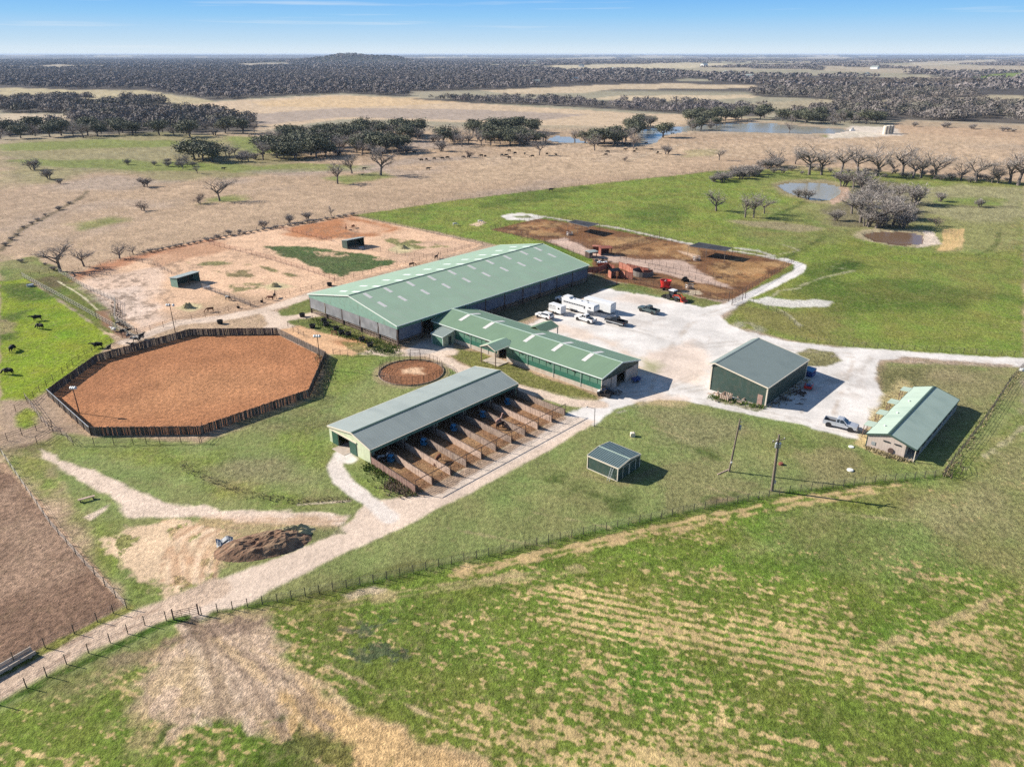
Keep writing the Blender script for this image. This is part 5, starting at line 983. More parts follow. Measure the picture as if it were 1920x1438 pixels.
# ---------------------------------------------------------------- vehicles (front towards +x)
def wheels(r, xs, w, rad, tw=.26):
    m = MB(); m.lathe([(rad*.62,-tw/2),(rad*.94,-tw/2),(rad,-tw*.3),(rad,tw*.3),(rad*.94,tw/2),(rad*.62,tw/2)], 20, (0,0,0), 'y'); ty = m.mesh('tyre', M['rubber'])
    m = MB(); m.lathe([(rad*.62,-tw*.36),(rad*.5,-tw*.2),(rad*.12,-tw*.34),(rad*.12,tw*.34),(rad*.5,tw*.2),(rad*.62,tw*.36)], 14, (0,0,0), 'y'); ri = m.mesh('rim', M['chrome'])
    for x in xs:
        for s in (-1, 1): t = part('tyre', ty, r, (x,s*(w/2-tw*.45),rad)); part('rim', ri, t)
def shell(sections, m):
    """loft of cross sections (x, [(y,z)...] half outlines mirrored)"""
    rings = []
    for x, hp in sections: rings.append([(x,y,z) for y, z in hp]+[(x,-y,z) for y, z in reversed(hp)])
    n = len(rings[0]); vs = [v for r_ in rings for v in r_]; fs = []
    for i in range(len(rings)-1):
        for k in range(n): fs.append((i*n+k, i*n+(k+1) % n, (i+1)*n+(k+1) % n, (i+1)*n+k))
    fs += [tuple(range(n))[::-1], tuple((len(rings)-1)*n+k for k in range(n))]; m.add(vs, fs)
def car(kind, paint, label, group=None, bedm='rubber', name='pickup_truck', lower=None, roofm=None):
    r = empty(name, (0,0,0), 0, label, 'pickup' if kind == 'pickup' else 'car', group); L, W_, hw = 5.7, 1.98, .99
    def sec(x, zb, zt, w, wt=None): return (x, [(w*.82,zb),(w,zb+.12),(w,zt-.22),((wt or w)*.97,zt-.04),((wt or w)*.86,zt)])
    m = MB()
    if kind == 'pickup':
        shell([sec(2.82,.5,.98,.86), sec(2.72,.42,1.08,.95), sec(2.2,.4,1.14,hw), sec(1.25,.4,1.2,hw), sec(1.1,.4,1.2,hw), sec(-.72,.4,1.2,hw), sec(-.78,.4,1.2,hw)], m); m.box(-2.82,-.9,.45,-.75,.9,.72)
        for s in (-1, 1): m.box(-2.82,s*.99-(.0 if s < 0 else .12),.5,-.76,s*.99+(.12 if s < 0 else .0),1.2)
        m.box(-2.86,-.98,.55,-2.78,.98,1.18); m.build('body', paint, r); MB().box(-2.77,-.86,.72,-.79,.86,.76).build('bed', M[bedm], r)
        xs = (1.55,-1.05,-.72,.62); zt = 1.88
        cab = [(1.15,.9,1.18,.84),(.42,.92,1.80,.70),(.2,.92,1.88,.68),(-.55,.92,1.88,.68),(-.72,.92,1.78,.70),(-.8,.92,1.18,.86)]
    else:
        shell([sec(2.35,.5,.92,.82), sec(2.25,.42,1.02,.92), sec(1.7,.38,1.08,.96), sec(.9,.38,1.12,.97), sec(-2.1,.38,1.12,.97), sec(-2.35,.45,1.05,.9)], m); m.build('body', paint, r)
        cab = [(1.05,.9,1.1,.84),(.3,.92,1.64,.68),(.0,.92,1.72,.66),(-1.5,.92,1.70,.66),(-1.95,.92,1.6,.68),(-2.28,.92,1.1,.82)]; zt = 1.7
    m = MB(); prof = [(x, z) for x, _, z, _ in cab]; ws = [w for *_, w in cab]; n = len(cab); base = 1.08
    vs = [(x,s*w,z) for s in (1,-1) for (x, _, z, w) in cab]
    fs = [tuple(range(n)), tuple(range(2*n-1, n-1, -1))]+[(i, i+n, i+n+1, i+1) for i in range(n-1)]; m.add(vs, fs); m.build('cab', roofm or paint, r)
    # glass: windscreen, rear window, side windows
    def quadglass(nm, pts):
        MB().add(pts, [tuple(range(len(pts)))]).build(nm, M['glass'], r, fixn=False)
    def lerp(a, b, t): return tuple(a[i]+(b[i]-a[i])*t for i in range(3))
    def pane(i, t0, t1, ins, nm, out):
        (xa,_,za,wa), (xb,_,zb,wb) = cab[i], cab[i+1]; a, b = (xa,wa-ins,za), (xb,wb-ins,zb); d = Vector((xb-xa,0,zb-za)); nn = Vector((-d.z,0,d.x)).normalized()*.012; nn = nn if nn.z > 0 else -nn
        p, q = Vector(lerp(a, b, t0))+nn, Vector(lerp(a, b, t1))+nn; quadglass(nm, [(p.x,p.y,p.z),(q.x,q.y,q.z),(q.x,-q.y,q.z),(p.x,-p.y,p.z)])
    pane(0, .08, .95, .08, 'windscreen', 1); pane(n-2, .1, .8, .1, 'rear_window', -1)
    zlo, zhi = base+.12, zt-.12; wlo, whi = .845, .715
    xw = [(.62,.2,-.28,-.32),( -.38,-.38,-.72,-.66)] if kind == 'pickup' else [(.66,.2,-.5,-.46),(-.56,-.52,-1.9,-1.6)]
    if kind == 'pickup': xw = [(.86,.36,-.12,-.12),(-.22,-.22,-.68,-.62)]
    for s in (1, -1):
        for (a, b, c, d) in xw: quadglass('side_window', [(a,s*(wlo+.012),zlo),(b,s*(whi+.012),zhi),(d,s*(whi+.012),zhi),(c,s*(wlo+.012),zlo)])
        xl = 2.78 if kind == 'pickup' else 2.3
        MB().box(xl-.06,s*.72-.16,.82,xl+.03,s*.72+.16,.98).build('headlight', M['lamp'], r); xr = -2.87 if kind == 'pickup' else -2.37
        MB().box(xr-.01,s*.88-.09,.8,xr+.06,s*.88+.09,1.12).build('tail_light', M['tail'], r)
        MB().box(.75,s*1.0-.02,1.15,.93,s*1.0+s*.2+.02,1.33).build('mirror', M['dark'], r)
        if kind == 'pickup': 
            for x in (1.75,-1.85): m = MB(); m.lathe([(.52,-.01),(.52,.012)], 18, (x,s*.985,.42), 'y'); m.build('wheel_arch', M['rubber'], r)
    xl = 2.85 if kind == 'pickup' else 2.36; MB().box(xl-.1,-.85,.42,xl+.03,.85,.62).build('bumper', M['chrome' if kind == 'pickup' else 'dark'], r); MB().box(-xl-.06,-.85,.45,-xl+.06,.85,.62).build('bumper', M['chrome' if kind == 'pickup' else 'dark'], r)
    MB().box(xl-.04,-.5,.66,xl+.0,.5,.92).build('grille', M['dark'], r)
    if lower: MB().box(-2.7,-1.0,.45,2.5,1.0,.72).build('side_trim', lower, r)
    wheels(r, (1.75,-1.85) if kind == 'pickup' else (1.45,-1.4), 1.96, .39); return r
def place(r, pf, pr, flip=1, half=.95):
    """set a vehicle down by the ground points of its near front and rear wheels"""
    a, b = G(*pf), G(*pr); d = (a-b).normalized(); n = Vector((-d.y,d.x,0)); c = (a+b)/2
    if n.dot(c-cam.location) < 0: n = -n
    r.location = c+n*half; r.rotation_euler.z = math.atan2(d.y, d.x)
place(car('suv', M['white'], 'white estate car with dark rear glass parked at the edge of the yard', name='estate_car'), (1006.7,595.8), (1026,601))
place(car('pickup', M['white'], 'white crew cab pickup with dark bed parked beside the long white trailer'), (1080,600), (1105.5,608))
place(car('pickup', M['dark'], 'black pickup with silver lower trim parked on the caliche yard', lower=M['galv']), (1137.5,605.3), (1163.5,612.4))
place(car('pickup', M['greengrey'], 'grey green pickup parked alone in the middle of the yard', bedm='greengrey'), (1201,584), (1222,590))
place(car('pickup', M['silver'], 'silver pickup parked nose towards the tan kennel building'), (1593,810), (1554,800.5))
place(car('pickup', M['white'], 'white pickup parked between the two long white trailers', bedm='rubber'), (1066,574), (1089,581))
place(car('pickup', M['white'], 'white pickup at the far end of the trailers, nose towards the barn', bedm='white'), (1046,566), (1066,571))
def trailer(name, label, L, W_, H_, kind):
    r = empty(name, (0,0,0), 0, label, 'trailer'); m = MB()
    if kind == 'stock':
        m.box(-L/2,-W_/2,.55,L/2,W_/2,1.25); m.build('lower_body', M['white'], r); 
        for z in (1.42,1.68,1.94):
            m = MB(); m.box(-L/2+1.6,-W_/2,z,L/2,-W_/2+.06,z+.12); m.box(-L/2+1.6,W_/2-.06,z,L/2,W_/2,z+.12); m.box(L/2-.06,-W_/2,z,L/2,W_/2,z+.12); m.build('slat', M['white'], r)
        m = MB(); m.box(-L/2,-W_/2,1.25,-L/2+1.6,W_/2,H_-.05); m.build('tack_room', M['white'], r); MB().box(-L/2+.4,-W_/2-.02,1.55,-L/2+1.0,-W_/2,2.0).build('window', M['glass'], r); MB().box(-L/2+.4,W_/2,1.55,-L/2+1.0,W_/2+.02,2.0).build('window', M['glass'], r)
        m = MB(); m.prism([(-W_/2,H_-.05),(-W_/2+.15,H_+.08),(W_/2-.15,H_+.08),(W_/2,H_-.05)], -L/2, L/2, 'x'); m.build('roof', M['white'], r); MB().box(-L/2+1.6,-W_/2+.1,.6,L/2-.1,W_/2-.1,1.2).build('floor', M['dark'], r)
        m = MB(); m.bar((L/2,-.5,.5),(L/2+1.4,0,.5),.1); m.bar((L/2,.5,.5),(L/2+1.4,0,.5),.1); m.build('hitch', M['post_g'], r); wheels(r, (-.45,.4), W_+.25, .36, .22)
    else:
        m = MB(); c = .22; m.prism([(-W_/2,.5),(-W_/2,H_-c),(-W_/2+c,H_),(W_/2-c,H_),(W_/2,H_-c),(W_/2,.5)], -L/2, L/2-2.3, 'x'); m.build('body', M['white'], r)
        m = MB(); m.prism([(-W_/2,1.5),(-W_/2,H_-c),(-W_/2+c,H_),(W_/2-c,H_),(W_/2,H_-c),(W_/2,1.5)], L/2-2.3+.004, L/2-.3, 'x'); m.prism([(-W_/2+.25,1.6),(-W_/2+.25,H_-.4),(W_/2-.25,H_-.4),(W_/2-.25,1.6)], L/2-.3, L/2, 'x'); m.build('gooseneck', M['white'], r)
        m = MB(); m.tube([(L/2-.7,0,1.5),(L/2-.7,0,.8)], .09, 8); m.build('hitch', M['post_g'], r)
        m = MB(); m.box(L/2-2.5,-.1,.0,L/2-2.4,.1,.55); m.build('jack', M['post_g'], r)
        for s in (1, -1):
            if kind == 'horse':
                for i in range(13): MB().box(-L/2+.6+i*.55,s*W_/2-.02,H_-1.0,-L/2+1.02+i*.55,s*W_/2+.02,H_-.68).build('window', M['glass'], r)
            MB().box(L/2-1.9,s*W_/2-.02,2.0,L/2-1.2,s*W_/2+.02,2.35).build('window', M['glass'], r)
            MB().box(L/2-3.6,s*W_/2-.012,.7,L/2-2.9,s*W_/2+.012,2.2).build('door', M['white'], r)
            MB().box(L/2-3.45,s*W_/2-.025,1.6,L/2-3.05,s*W_/2+.025,2.0).build('window', M['glass'], r)
            MB().box(-L/2+2.6,s*(W_/2+.12)-.1,.75,-L/2+5.,s*(W_/2+.12)+.1,.85).build('mudguard', M['galv'], r)
        m = MB(); m.box(-L/2-.02,-W_/2+.1,.6,-L/2,-.02,H_-.35); m.box(-L/2-.02,.02,.6,-L/2,W_/2-.1,H_-.35); m.build('rear_door', M['white'], r)
        if kind == 'horse':
            for x in (-2.5,-.2,1.8): m = MB(); m.box(x,-.3,H_,x+.5,.3,H_+.14); m.build('roof_vent', M['white'], r)
            m = MB(); m.box(-L/2+.3,-W_/2+.3,H_,-L/2+2.2,W_/2-.3,H_+.5); m.build('roof_rack', M['white'], r)
        wheels(r, (-L/2+3.35,-L/2+4.25), W_+.3, .38, .24)
    return r
place(trailer('stock_trailer', 'short white stock trailer with slatted sides, nearest the white estate car', 4.2, 1.95, 2.3, 'stock'), (1031,586.5), (1048,592), half=.98)
place(trailer('horse_trailer', 'long white horse trailer with a strip of small windows', 10.6, 2.3, 3.0, 'horse'), (1111,595), (1056,579.5), half=1.15)
place(trailer('cargo_trailer', 'plain white enclosed trailer farthest right of the parked trailers', 8.6, 2.4, 2.9, 'cargo'), (1100,579.5), (1136.5,589), half=1.2)
def tractor():
    r = empty('tractor', (0,0,0), 0, 'grey tractor with white cab roof and raised red front loader', 'tractor'); m = MB(); m.prism([(-.6,.7),(-.6,1.35),(2.2,1.35),(2.45,1.2),(2.45,.7)], -.42, .42); m.build('body', M['grey'], r)
    m = MB(); m.prism([(.75,1.3),(.75,1.75),(2.2,1.6),(2.45,1.35)], -.38, .38); m.build('hood', M['orange'], r)
    m = MB()
    for x, y in ((.7,.72),(.7,-.72),(-.75,.78),(-.75,-.78)): m.bar((x,y,1.1),(x*.9,y*.92,2.55),.09)
    m.build('cab_frame', M['dark'], r); MB().box(-.68,-.66,1.15,.62,.66,2.5).build('cab_glass', M['glass'], r); m = MB(); m.prism([(-.95,2.52),(-.85,2.72),(.7,2.72),(.85,2.52)], -.85, .85); m.build('cab_roof', M['white'], r)
    for x, rad, w, tw in ((-.75,.78,2.0,.5),(1.75,.55,1.8,.38)):
        m = MB(); m.lathe([(rad*.55,-tw/2),(rad*.92,-tw/2),(rad,-tw*.35),(rad,tw*.35),(rad*.92,tw/2),(rad*.55,tw/2)], 22, (0,0,0), 'y'); ty = m.mesh('tyre', M['rubber']); m = MB(); m.lathe([(rad*.55,-tw*.3),(rad*.2,-tw*.4),(rad*.2,tw*.4),(rad*.55,tw*.3)], 16, (0,0,0), 'y'); ri = m.mesh('rim', M['lamp'])
        for s in (1, -1): t = part('tyre', ty, r, (x,s*(w/2-tw/2+.1),rad)); part('rim', ri, t)
    for s in (1, -1): m = MB(); m.bar((.6,s*.62,1.5),(2.3,s*.62,1.75),.14,.2); m.bar((2.3,s*.62,1.75),(3.4,s*.62,.9),.14,.2); m.bar((.6,s*.62,.9),(.6,s*.62,1.6),.16); m.build('loader_arm', M['orange'], r)
    m = MB(); m.prism([(3.3,.35),(3.3,1.35),(3.42,1.38),(3.5,.7),(4.2,.45),(4.2,.32)], -1.05, 1.05); m.build('bucket', M['orange'], r)
    m = MB()
    for y in (-.9,-.3,.3,.9): m.lathe([(.3,-.04),(.3,.04)], 14, (-2.3,y,.32), 'y'); m.lathe([(.26,-.04),(.26,.04)], 14, (-3.0,y+.2,.3), 'y')
    m.bar((-1.,0,.8),(-3.2,0,.7),.14); m.bar((-2.3,-1.2,.65),(-2.3,1.2,.65),.12); m.bar((-3.0,-1.1,.6),(-3.0,1.2,.6),.12); m.build('disc_harrow', M['dark'], r); return r
place(tractor(), (1264,565), (1250,561), half=.9)
def mixer():
    r = empty('feed_mixer', G(1247,543.5), R(-15), 'red tub shaped feed mixer wagon standing behind the tractor', 'feed mixer'); n = 20
    def ov(a, b, z): return [(a*math.cos(2*math.pi*k/n),b*math.sin(2*math.pi*k/n),z) for k in range(n)]
    m = MB(); rs = [ov(1.0,.85,.85), ov(1.25,1.05,1.3), ov(1.6,1.3,2.75), ov(1.66,1.36,2.8), ov(1.5,1.2,2.8), ov(1.2,.95,1.3), ov(.2,.2,1.2)]; vs = [v for q in rs for v in q]
    m.add(vs, [(i*n+k,i*n+(k+1) % n,(i+1)*n+(k+1) % n,(i+1)*n+k) for i in range(len(rs)-1) for k in range(n)]+[tuple(range(n))[::-1]]); m.build('tub', M['red'], r)
    m = MB(); m.lathe([(1.2,1.9),(.4,2.2)], 16); m.build('feed_load', M['heap'], r); m = MB(); m.box(-1.4,-.5,.5,1.6,.5,.88); m.bar((1.4,0,.6),(2.8,0,.5),.14); m.build('chassis', M['red'], r); m = MB(); m.box(.3,-1.5,.9,1.2,-1.05,1.4); m.build('discharge_chute', M['red'], r)
    m = MB(); m.lathe([(.5,2.4),(.12,2.9),(.05,3.0)], 10); m.build('auger', M['post_g'], r); wheels(r, (-.3,), 2.2, .42, .3)
mixer()
# utility buggy, flat trailer and blue cart in the shade of the stable
r = empty('utility_buggy', G(1134,742.5), R(150), 'small black utility buggy with pale front at the stable corner', 'buggy'); m = MB(); m.prism([(-1.3,.35),(-1.3,.85),(-.1,.85),(.1,.6),(.8,.6),(.95,.95),(1.35,.8),(1.4,.35)], -.65, .65); m.build('body', M['dark'], r); m = MB(); m.prism([(.9,.96),(1.38,.82),(1.42,.5),(1.42,.95),(.95,1.1)], -.6, .6); m.build('hood', M['white'], r)
m = MB()
for x in (-.2,.85):
    for s in (-.6,.6): m.bar((x,s,.6),(x*.8,s*.92,1.85),.05)
m.bar((-.2,-.56,1.85),(-.2,.56,1.85),.05); m.bar((.68,-.56,1.85),(.68,.56,1.85),.05); m.bar((-.2,-.55,1.85),(.68,-.55,1.85),.05); m.build('roll_cage', M['post'], r); MB().box(-.3,-.56,1.83,.75,.56,1.89).build('roof', M['dark'], r); MB().box(-.25,-.5,.85,.1,.5,1.25).build('seat', M['rubber'], r); wheels(r, (.95,-.9), 1.35, .32, .24)
r = empty('flat_trailer', G(1152,737.5), R(137), 'low dark flat trailer with loaded frame by the stable door', 'trailer'); m = MB(); m.box(-1.5,-.8,.5,1.5,.8,.6); m.build('deck', M['post_g'], r); m = MB(); m.bar((-1.4,-.7,.6),(-.4,-.2,1.3),.07); m.bar((-1.4,.7,.6),(-.4,.2,1.3),.07); m.bar((.2,-.7,.6),(.2,-.7,1.2),.06); m.bar((.2,.7,.6),(.2,.7,1.2),.06); m.bar((.2,-.7,1.2),(.2,.7,1.2),.06); m.box(-.2,-.5,.6,1.2,.4,.9); m.build('load', M['galv'], r); m = MB(); m.bar((1.5,0,.55),(2.4,0,.5),.09); m.build('hitch', M['post'], r); wheels(r, (0,), 1.6, .32, .2)
r = empty('hand_cart', G(1192,716), R(30), 'small blue cart in the shade at the far side of the stable door', 'cart'); m = MB(); m.prism([(-.7,.35),(-.9,.95),(.9,.95),(.7,.35)], -.5, .5); m.build('tray', M['blue_d'], r); m = MB(); m.bar((.8,-.3,.6),(1.5,-.3,.9),.05); m.bar((.8,.3,.6),(1.5,.3,.9),.05); m.build('handle', M['post_g'], r); wheels(r, (0,), 1.1, .28, .12)
r = empty('dumpster', G(1517,704), AZ, 'blue waste dumpster behind the machine shop', 'dumpster'); m = MB(); m.prism([(-.9,.15),(-1.1,1.35),(1.1,1.5),(.95,.15)], -.9, .9); m.build('bin', M['blue_d'], r); m = MB(); m.slab([(-1.12,-.93,1.37),(1.12,-.93,1.53),(1.12,.93,1.53),(-1.12,.93,1.37)], .06); m.build('lid', M['blue'], r); m = MB(); m.bar((-.6,-.98,.9),(.6,-.98,.9),.14); m.bar((-.6,.98,.9),(.6,.98,.9),.14); m.build('lift_pocket', M['blue_d'], r)
r = empty('utility_trailer', G(1515,729), R(60), 'small red utility trailer in the shade of the machine shop', 'trailer'); m = MB(); m.box(-1.1,-.7,.45,1.1,.7,.52); m.box(-1.1,-.72,.5,1.1,-.66,.95); m.box(-1.1,.66,.5,1.1,.72,.95); m.box(-1.12,-.7,.5,-1.05,.7,.95); m.build('box', M['red'], r); m = MB(); m.bar((1.1,0,.5),(2.,0,.45),.08); m.build('hitch', M['post'], r); MB().box(-.5,-.4,.52,.4,.4,.9).build('load', M['blue_d'], r); wheels(r, (0,), 1.5, .3, .18)
r = empty('pallet_crate', G(1361,748), AZ2, 'open pale wooden crate against the gable wall of the machine shop', 'crate'); m = MB()
for i in range(6): m.box(-.85,-.9+i*.3,.15,.85,-.72+i*.3,.2)
for i in range(5):
    for s in (-.9,.82): m.box(-.85+i*.37,s,.2,-.63+i*.37,s+.08,1.05)
    for s in (-.85,.77): m.box(s,-.85+i*.37,.2,s+.08,-.63+i*.37,1.05)
m.build('slats', M['wood_l'], r); m = MB(); m.box(-.85,-.9,0,-.7,.9,.15); m.box(.7,-.9,0,.85,.9,.15); m.build('skid', M['wood'], r)
def clutter(seed, px, label, mat_, name='scrap_pile', n=16, sp=1.3):
    rnd = random.Random(seed); m = MB()
    for _ in range(n):
        x, y = rnd.gauss(0, sp*.5), rnd.gauss(0, sp*.35); a = rnd.uniform(0, 6.3); l = rnd.uniform(.3, 1.2); z = rnd.uniform(.06, .35); d = Vector((math.cos(a),math.sin(a),rnd.uniform(-.15,.25)))*l
        m.bar(Vector((x,y,z)), Vector((x,y,z))+d, rnd.uniform(.06,.25), rnd.uniform(.05,.2))
    tag(m.build(name, M[mat_], None, G(*px)), label, 'scrap pile')
clutter(1, (1340,741), 'pale boards stacked at the left foot of the machine shop gable', 'wood_l', 'board_stack'); clutter(2, (1385,752), 'scattered scrap lumber in the weeds below the machine shop gable', 'wood', 'scrap_lumber', 22, 2.4); clutter(3, (1470,750), 'dark scrap metal lying in the shade of the machine shop', 'post_g', 'scrap_metal', 26, 2.6); clutter(4, (1492,738), 'pipes and parts heaped along the shaded shop wall', 'post', 'scrap_metal', 24, 2.)
r = empty('white_box', G(1345,738), AZ2); bpy.data.objects.remove(r)
# black tubs by the barn
tub = empty('rubber_tub', (0,0,0), 0, 'x', 'tub', 'black rubber tubs near the barn gable'); m = MB(); m.lathe([(.55,0),(.62,.1),(.72,.85),(.76,.9),(.66,.9),(.56,.25),(.1,.22)], 18); m.build('basin', M['rubber'], tub); m = MB(); m.lathe([(.58,.3),(.62,.55),(.1,.6)], 14); m.build('contents', M['hay'], tub)
tl = [((567,594),'black rubber tub alone on the grass at the left corner of the barn'),((586,615),'black rubber tub on the grass, nearest the arena corner'),((612,612),'black rubber tub on bare earth behind the leftmost pair'),((608,604),'black rubber tub closest to the barn gable on the left'),((630.5,619),'black rubber tub at the red earth patch, beside the red frame'),((640.5,627),'black rubber tub just right of the red earth patch'),((653.5,630),'black rubber tub in the middle of the earth strip'),((679,640),'black rubber tub second from the right end of the row'),((694,650),'black rubber tub at the right end of the row, by the grass'),((413,607),'black rubber tub on the red dirt ring beside the lane'),((618,536),'black rubber tub by the lane fence left of the barn roof'),((447,578),'black tub on the fence line below the sandy paddock'),((491,567),'black tub hanging by the paddock gate')]
for i, (p, l) in enumerate(tl):
    if i == 0: tub.location = G(*p); tub['label'] = l
    else: instance(tub, G(*p), i, (.55 if p[0] in (447,491) else 1.), l)
m = MB(); m.bar((-.6,0,.5),(.6,0,.5),.1); m.bar((-.6,0,0),(-.6,0,.9),.1); m.bar((.6,0,0),(.6,0,.9),.1); m.bar((-.6,-.5,0),(-.6,.5,0),.1); m.bar((.6,-.5,0),(.6,.5,0),.1); m.bar((-.6,0,.9),(.6,0,.9),.1); tag(m.build('cattle_scratcher', M['rust_l'], None, G(627,628)), 'small rusty red frame standing between black tubs', 'frame')
# troughs, heaps, slabs
def mound(px, rx, ry, h, az, mt, name, label, cat, seed, n=26):
    rnd = np.random.RandomState(seed); vs = []; fs = []
    for i in range(n+1):
        for j in range(n+1):
            u, v = i/n*2-1, j/n*2-1; d = math.sqrt(u*u+v*v); f = max(0, 1-d**2.2); x = np.array([u*2.2+seed]); y = np.array([v*2.2])
            z = h*f*(.1+1.8*float(fbm(x*1.5, y*1.5, 4, seed)[0]))-.05; vs.append((u*rx,v*ry,z))
    for i in range(n):
        for j in range(n): a = i*(n+1)+j; fs.append((a,a+1,a+n+2,a+n+1))
    o = MB().add(vs, fs).build(name, mt, None, G(*px), az, fixn=True); tag(o, label, cat); return o
mound((494,1022), 6.4, 3.2, 1.1, R(18), M['heap'], 'soil_heap', 'long dark brown soil and manure heap beside the dirt lane', 'soil heap', 3)
mound((545,1000), 3.4, 1.8, .9, R(20), M['hay'], 'soil_heap', 'low tan end of the spoil heap with dry stalks', 'soil heap', 9)
r = empty('roofing_sheets', G(423,1022), R(24), 'bent grey metal sheets lying at the end of the soil heap', 'metal sheets')
for k in range(3):
    m = MB(); n = 9; vs = []; fs = []
    for i in range(n):
        x = -1.1+i*.27; z = .25+.12*k+.18*math.sin(i*1.1+k)
        vs += [(x,-.5+k*.35,z),(x,.35+k*.35,z+.08),(x,-.5+k*.35,z-.03),(x,.35+k*.35,z+.05)]
    for i in range(n-1): a = i*4; fs += [(a,a+1,a+5,a+4),(a+2,a+6,a+7,a+3),(a,a+4,a+6,a+2),(a+1,a+3,a+7,a+5)]
    m.add(vs, fs); m.build('sheet', M['dull'], r)
for px, l in (((352,577),'conical grey hay heap in the nearest sandy paddock'),((515,537),'grey hay heap on the sand left of the barn roof'),((757,466),'pale hay heap below the green field fence')): mound(px, 1.5, 1.2, 1.1, 0, M['hay'], 'hay_heap', l, 'hay heap', px[0], 14)
r = empty('feed_bunk', G(16,1251), math.atan2((G(37,1238)-G(-8,1264)).y, (G(37,1238)-G(-8,1264)).x), 'long pale concrete feed bunk beside the lane at the left edge', 'feed bunk'); m = MB(); m.prism([(-.5,.1),(-.6,.6),(-.5,.6),(-.38,.25),(.38,.25),(.5,.6),(.6,.6),(.5,.1)], -2.6, 2.6, 'x'); m.build('trough', M['concrete'], r)
for x in (-2,0,2): MB().box(x-.15,-.55,0,x+.15,.55,.1).build('foot', M['concrete'], r)
r = empty('bench', G(163,938), R(32), 'low pale plank bench standing on the grass by the dirt lane', 'bench'); MB().box(-1.1,-.22,.42,1.1,.22,.5).build('seat', M['wood_l'], r)
for x in (-.85,.85): MB().box(x-.06,-.2,0,x+.06,.2,.42).build('leg', M['post'], r)
def lid(px, rad, h, label, mt='lamp'):
    m = MB(); m.lathe([(rad,0),(rad,h*.8),(rad*.85,h),(rad*.1,h*1.05)], 16); tag(m.build('tank_lid', M[mt], None, G(*px)), label, 'tank lid')
lid((1596,838), .45, .14, 'white round tank lid in the grass left of the kennel building'); lid((1594,882), .5, .22, 'white round tank lid on the lawn right of the thick utility pole'); lid((1464,871), .38, .35, 'brown stump in the grass beside the thick utility pole', 'rust'); lid((1915,695), .5, .5, 'white tank cover at the road end of the netting fence')
m = MB(); m.prism([(-.4,0),(-.4,.6),(-.25,.72),(.25,.72),(.4,.6),(.4,0)], -.35, .35); tag(m.build('well_cover', M['trim'], None, G(1186,818)), 'cream well cover on the lawn beyond the small shed', 'well cover')
for px, l, az in (((1068,441),'round steel hay feeder in the first shaded pen',0),((1306,488),'round steel hay feeder beside the pale alley',1),((1292,541),'round steel hay feeder in the near pen behind the mixer',2)):
    r = empty('hay_feeder', G(*px), az, l, 'hay feeder', 'hay feeders in the brown pens'); m = MB()
    for z in (.1,.6,1.15): m.tube([(1.1*math.cos(k*.3927),1.1*math.sin(k*.3927),z) for k in range(17)], .035, 5)
    for k in range(16): m.tube([(1.1*math.cos(k*.3927),1.1*math.sin(k*.3927),.1),(1.1*math.cos(k*.3927),1.1*math.sin(k*.3927),1.15)], .025, 4)
    m.build('ring', M['galv'], r); m = MB(); m.lathe([(1.0,0),(.85,.5),(.3,.75)], 14); m.build('hay', M['heap'], r)
for px, l in (((388,541),'grey stock tank at the mouth of the nearer horse shelter'),((678,467),'grey stock tank at the mouth of the dark horse shelter'),((57,537),'white stock tank against the pale fence on the bright grass')):
    m = MB(); m.lathe([(.9,0),(.95,.6),(.88,.6),(.84,.45),(.1,.45)], 18); tag(m.build('stock_tank', M['galv'], None, G(*px)), l, 'stock tank')
# ---------------------------------------------------------------- cattle working pens
def sheet_wall(px, h, mt, label, name='sheeted_panel', ribs=.6):
    P = [G(*p) for p in px]; o = P[0].copy(); r = empty(name, o, 0, label, 'steel panel', 'red steel panels of the cattle chute')
    for a, b in zip(P, P[1:]):
        m = MB(); m.bar(a-o+Vector((0,0,h/2+.1)), b-o+Vector((0,0,h/2+.1)), .05, h); m.build('sheet', M[mt], r)
        n = max(1, int((b-a).length/1.2)); m = MB()
        for k in range(n+1): p = a.lerp(b, k/n)-o; m.bar(p, p+Vector((0,0,h+.3)), .12)
        m.bar(a-o+Vector((0,0,h+.2)), b-o+Vector((0,0,h+.2)), .1); m.build('frame', M['rust'], r)
sheet_wall([(1102,512),(1121,512),(1140,504)], 1.7, 'rust_l', 'faded red sheeted panel next to the far corner of the big barn'); sheet_wall([(1121,505),(1135,503),(1152,509)], 1.6, 'rust', 'red panel row behind the junk pile at the barn corner')
sheet_wall([(1160,519),(1172,523),(1186,525)], 1.9, 'rust_l', 'bright red sheeted panel facing the yard grass'); sheet_wall([(1160,503),(1174,508),(1186,516)], 1.8, 'rust_l', 'red sheeted alley wall above the crowding tub'); sheet_wall([(1175,505),(1195,510),(1215,515)], 1.6, 'rust', 'dark red alley wall leading to the crowding tub')
r = empty('crowding_tub', G(1206,516), 0, 'dark oval crowding tub at the end of the red alley', 'crowding tub'); m = MB(); n = 20
for k in range(n-4):
    a, b = R(40+k*18), R(40+(k+1)*18); m.bar((3.1*math.cos(a),3.1*math.sin(a),.8),(3.1*math.cos(b),3.1*math.sin(b),.8),.06,1.5)
m.build('curved_wall', M['post_g'], r); m = MB(); m.bar((0,0,.8),(2.9,.6,.8),.06,1.4); m.tube([(0,0,0),(0,0,1.8)], .08, 6); m.build('swing_gate', M['rust'], r)
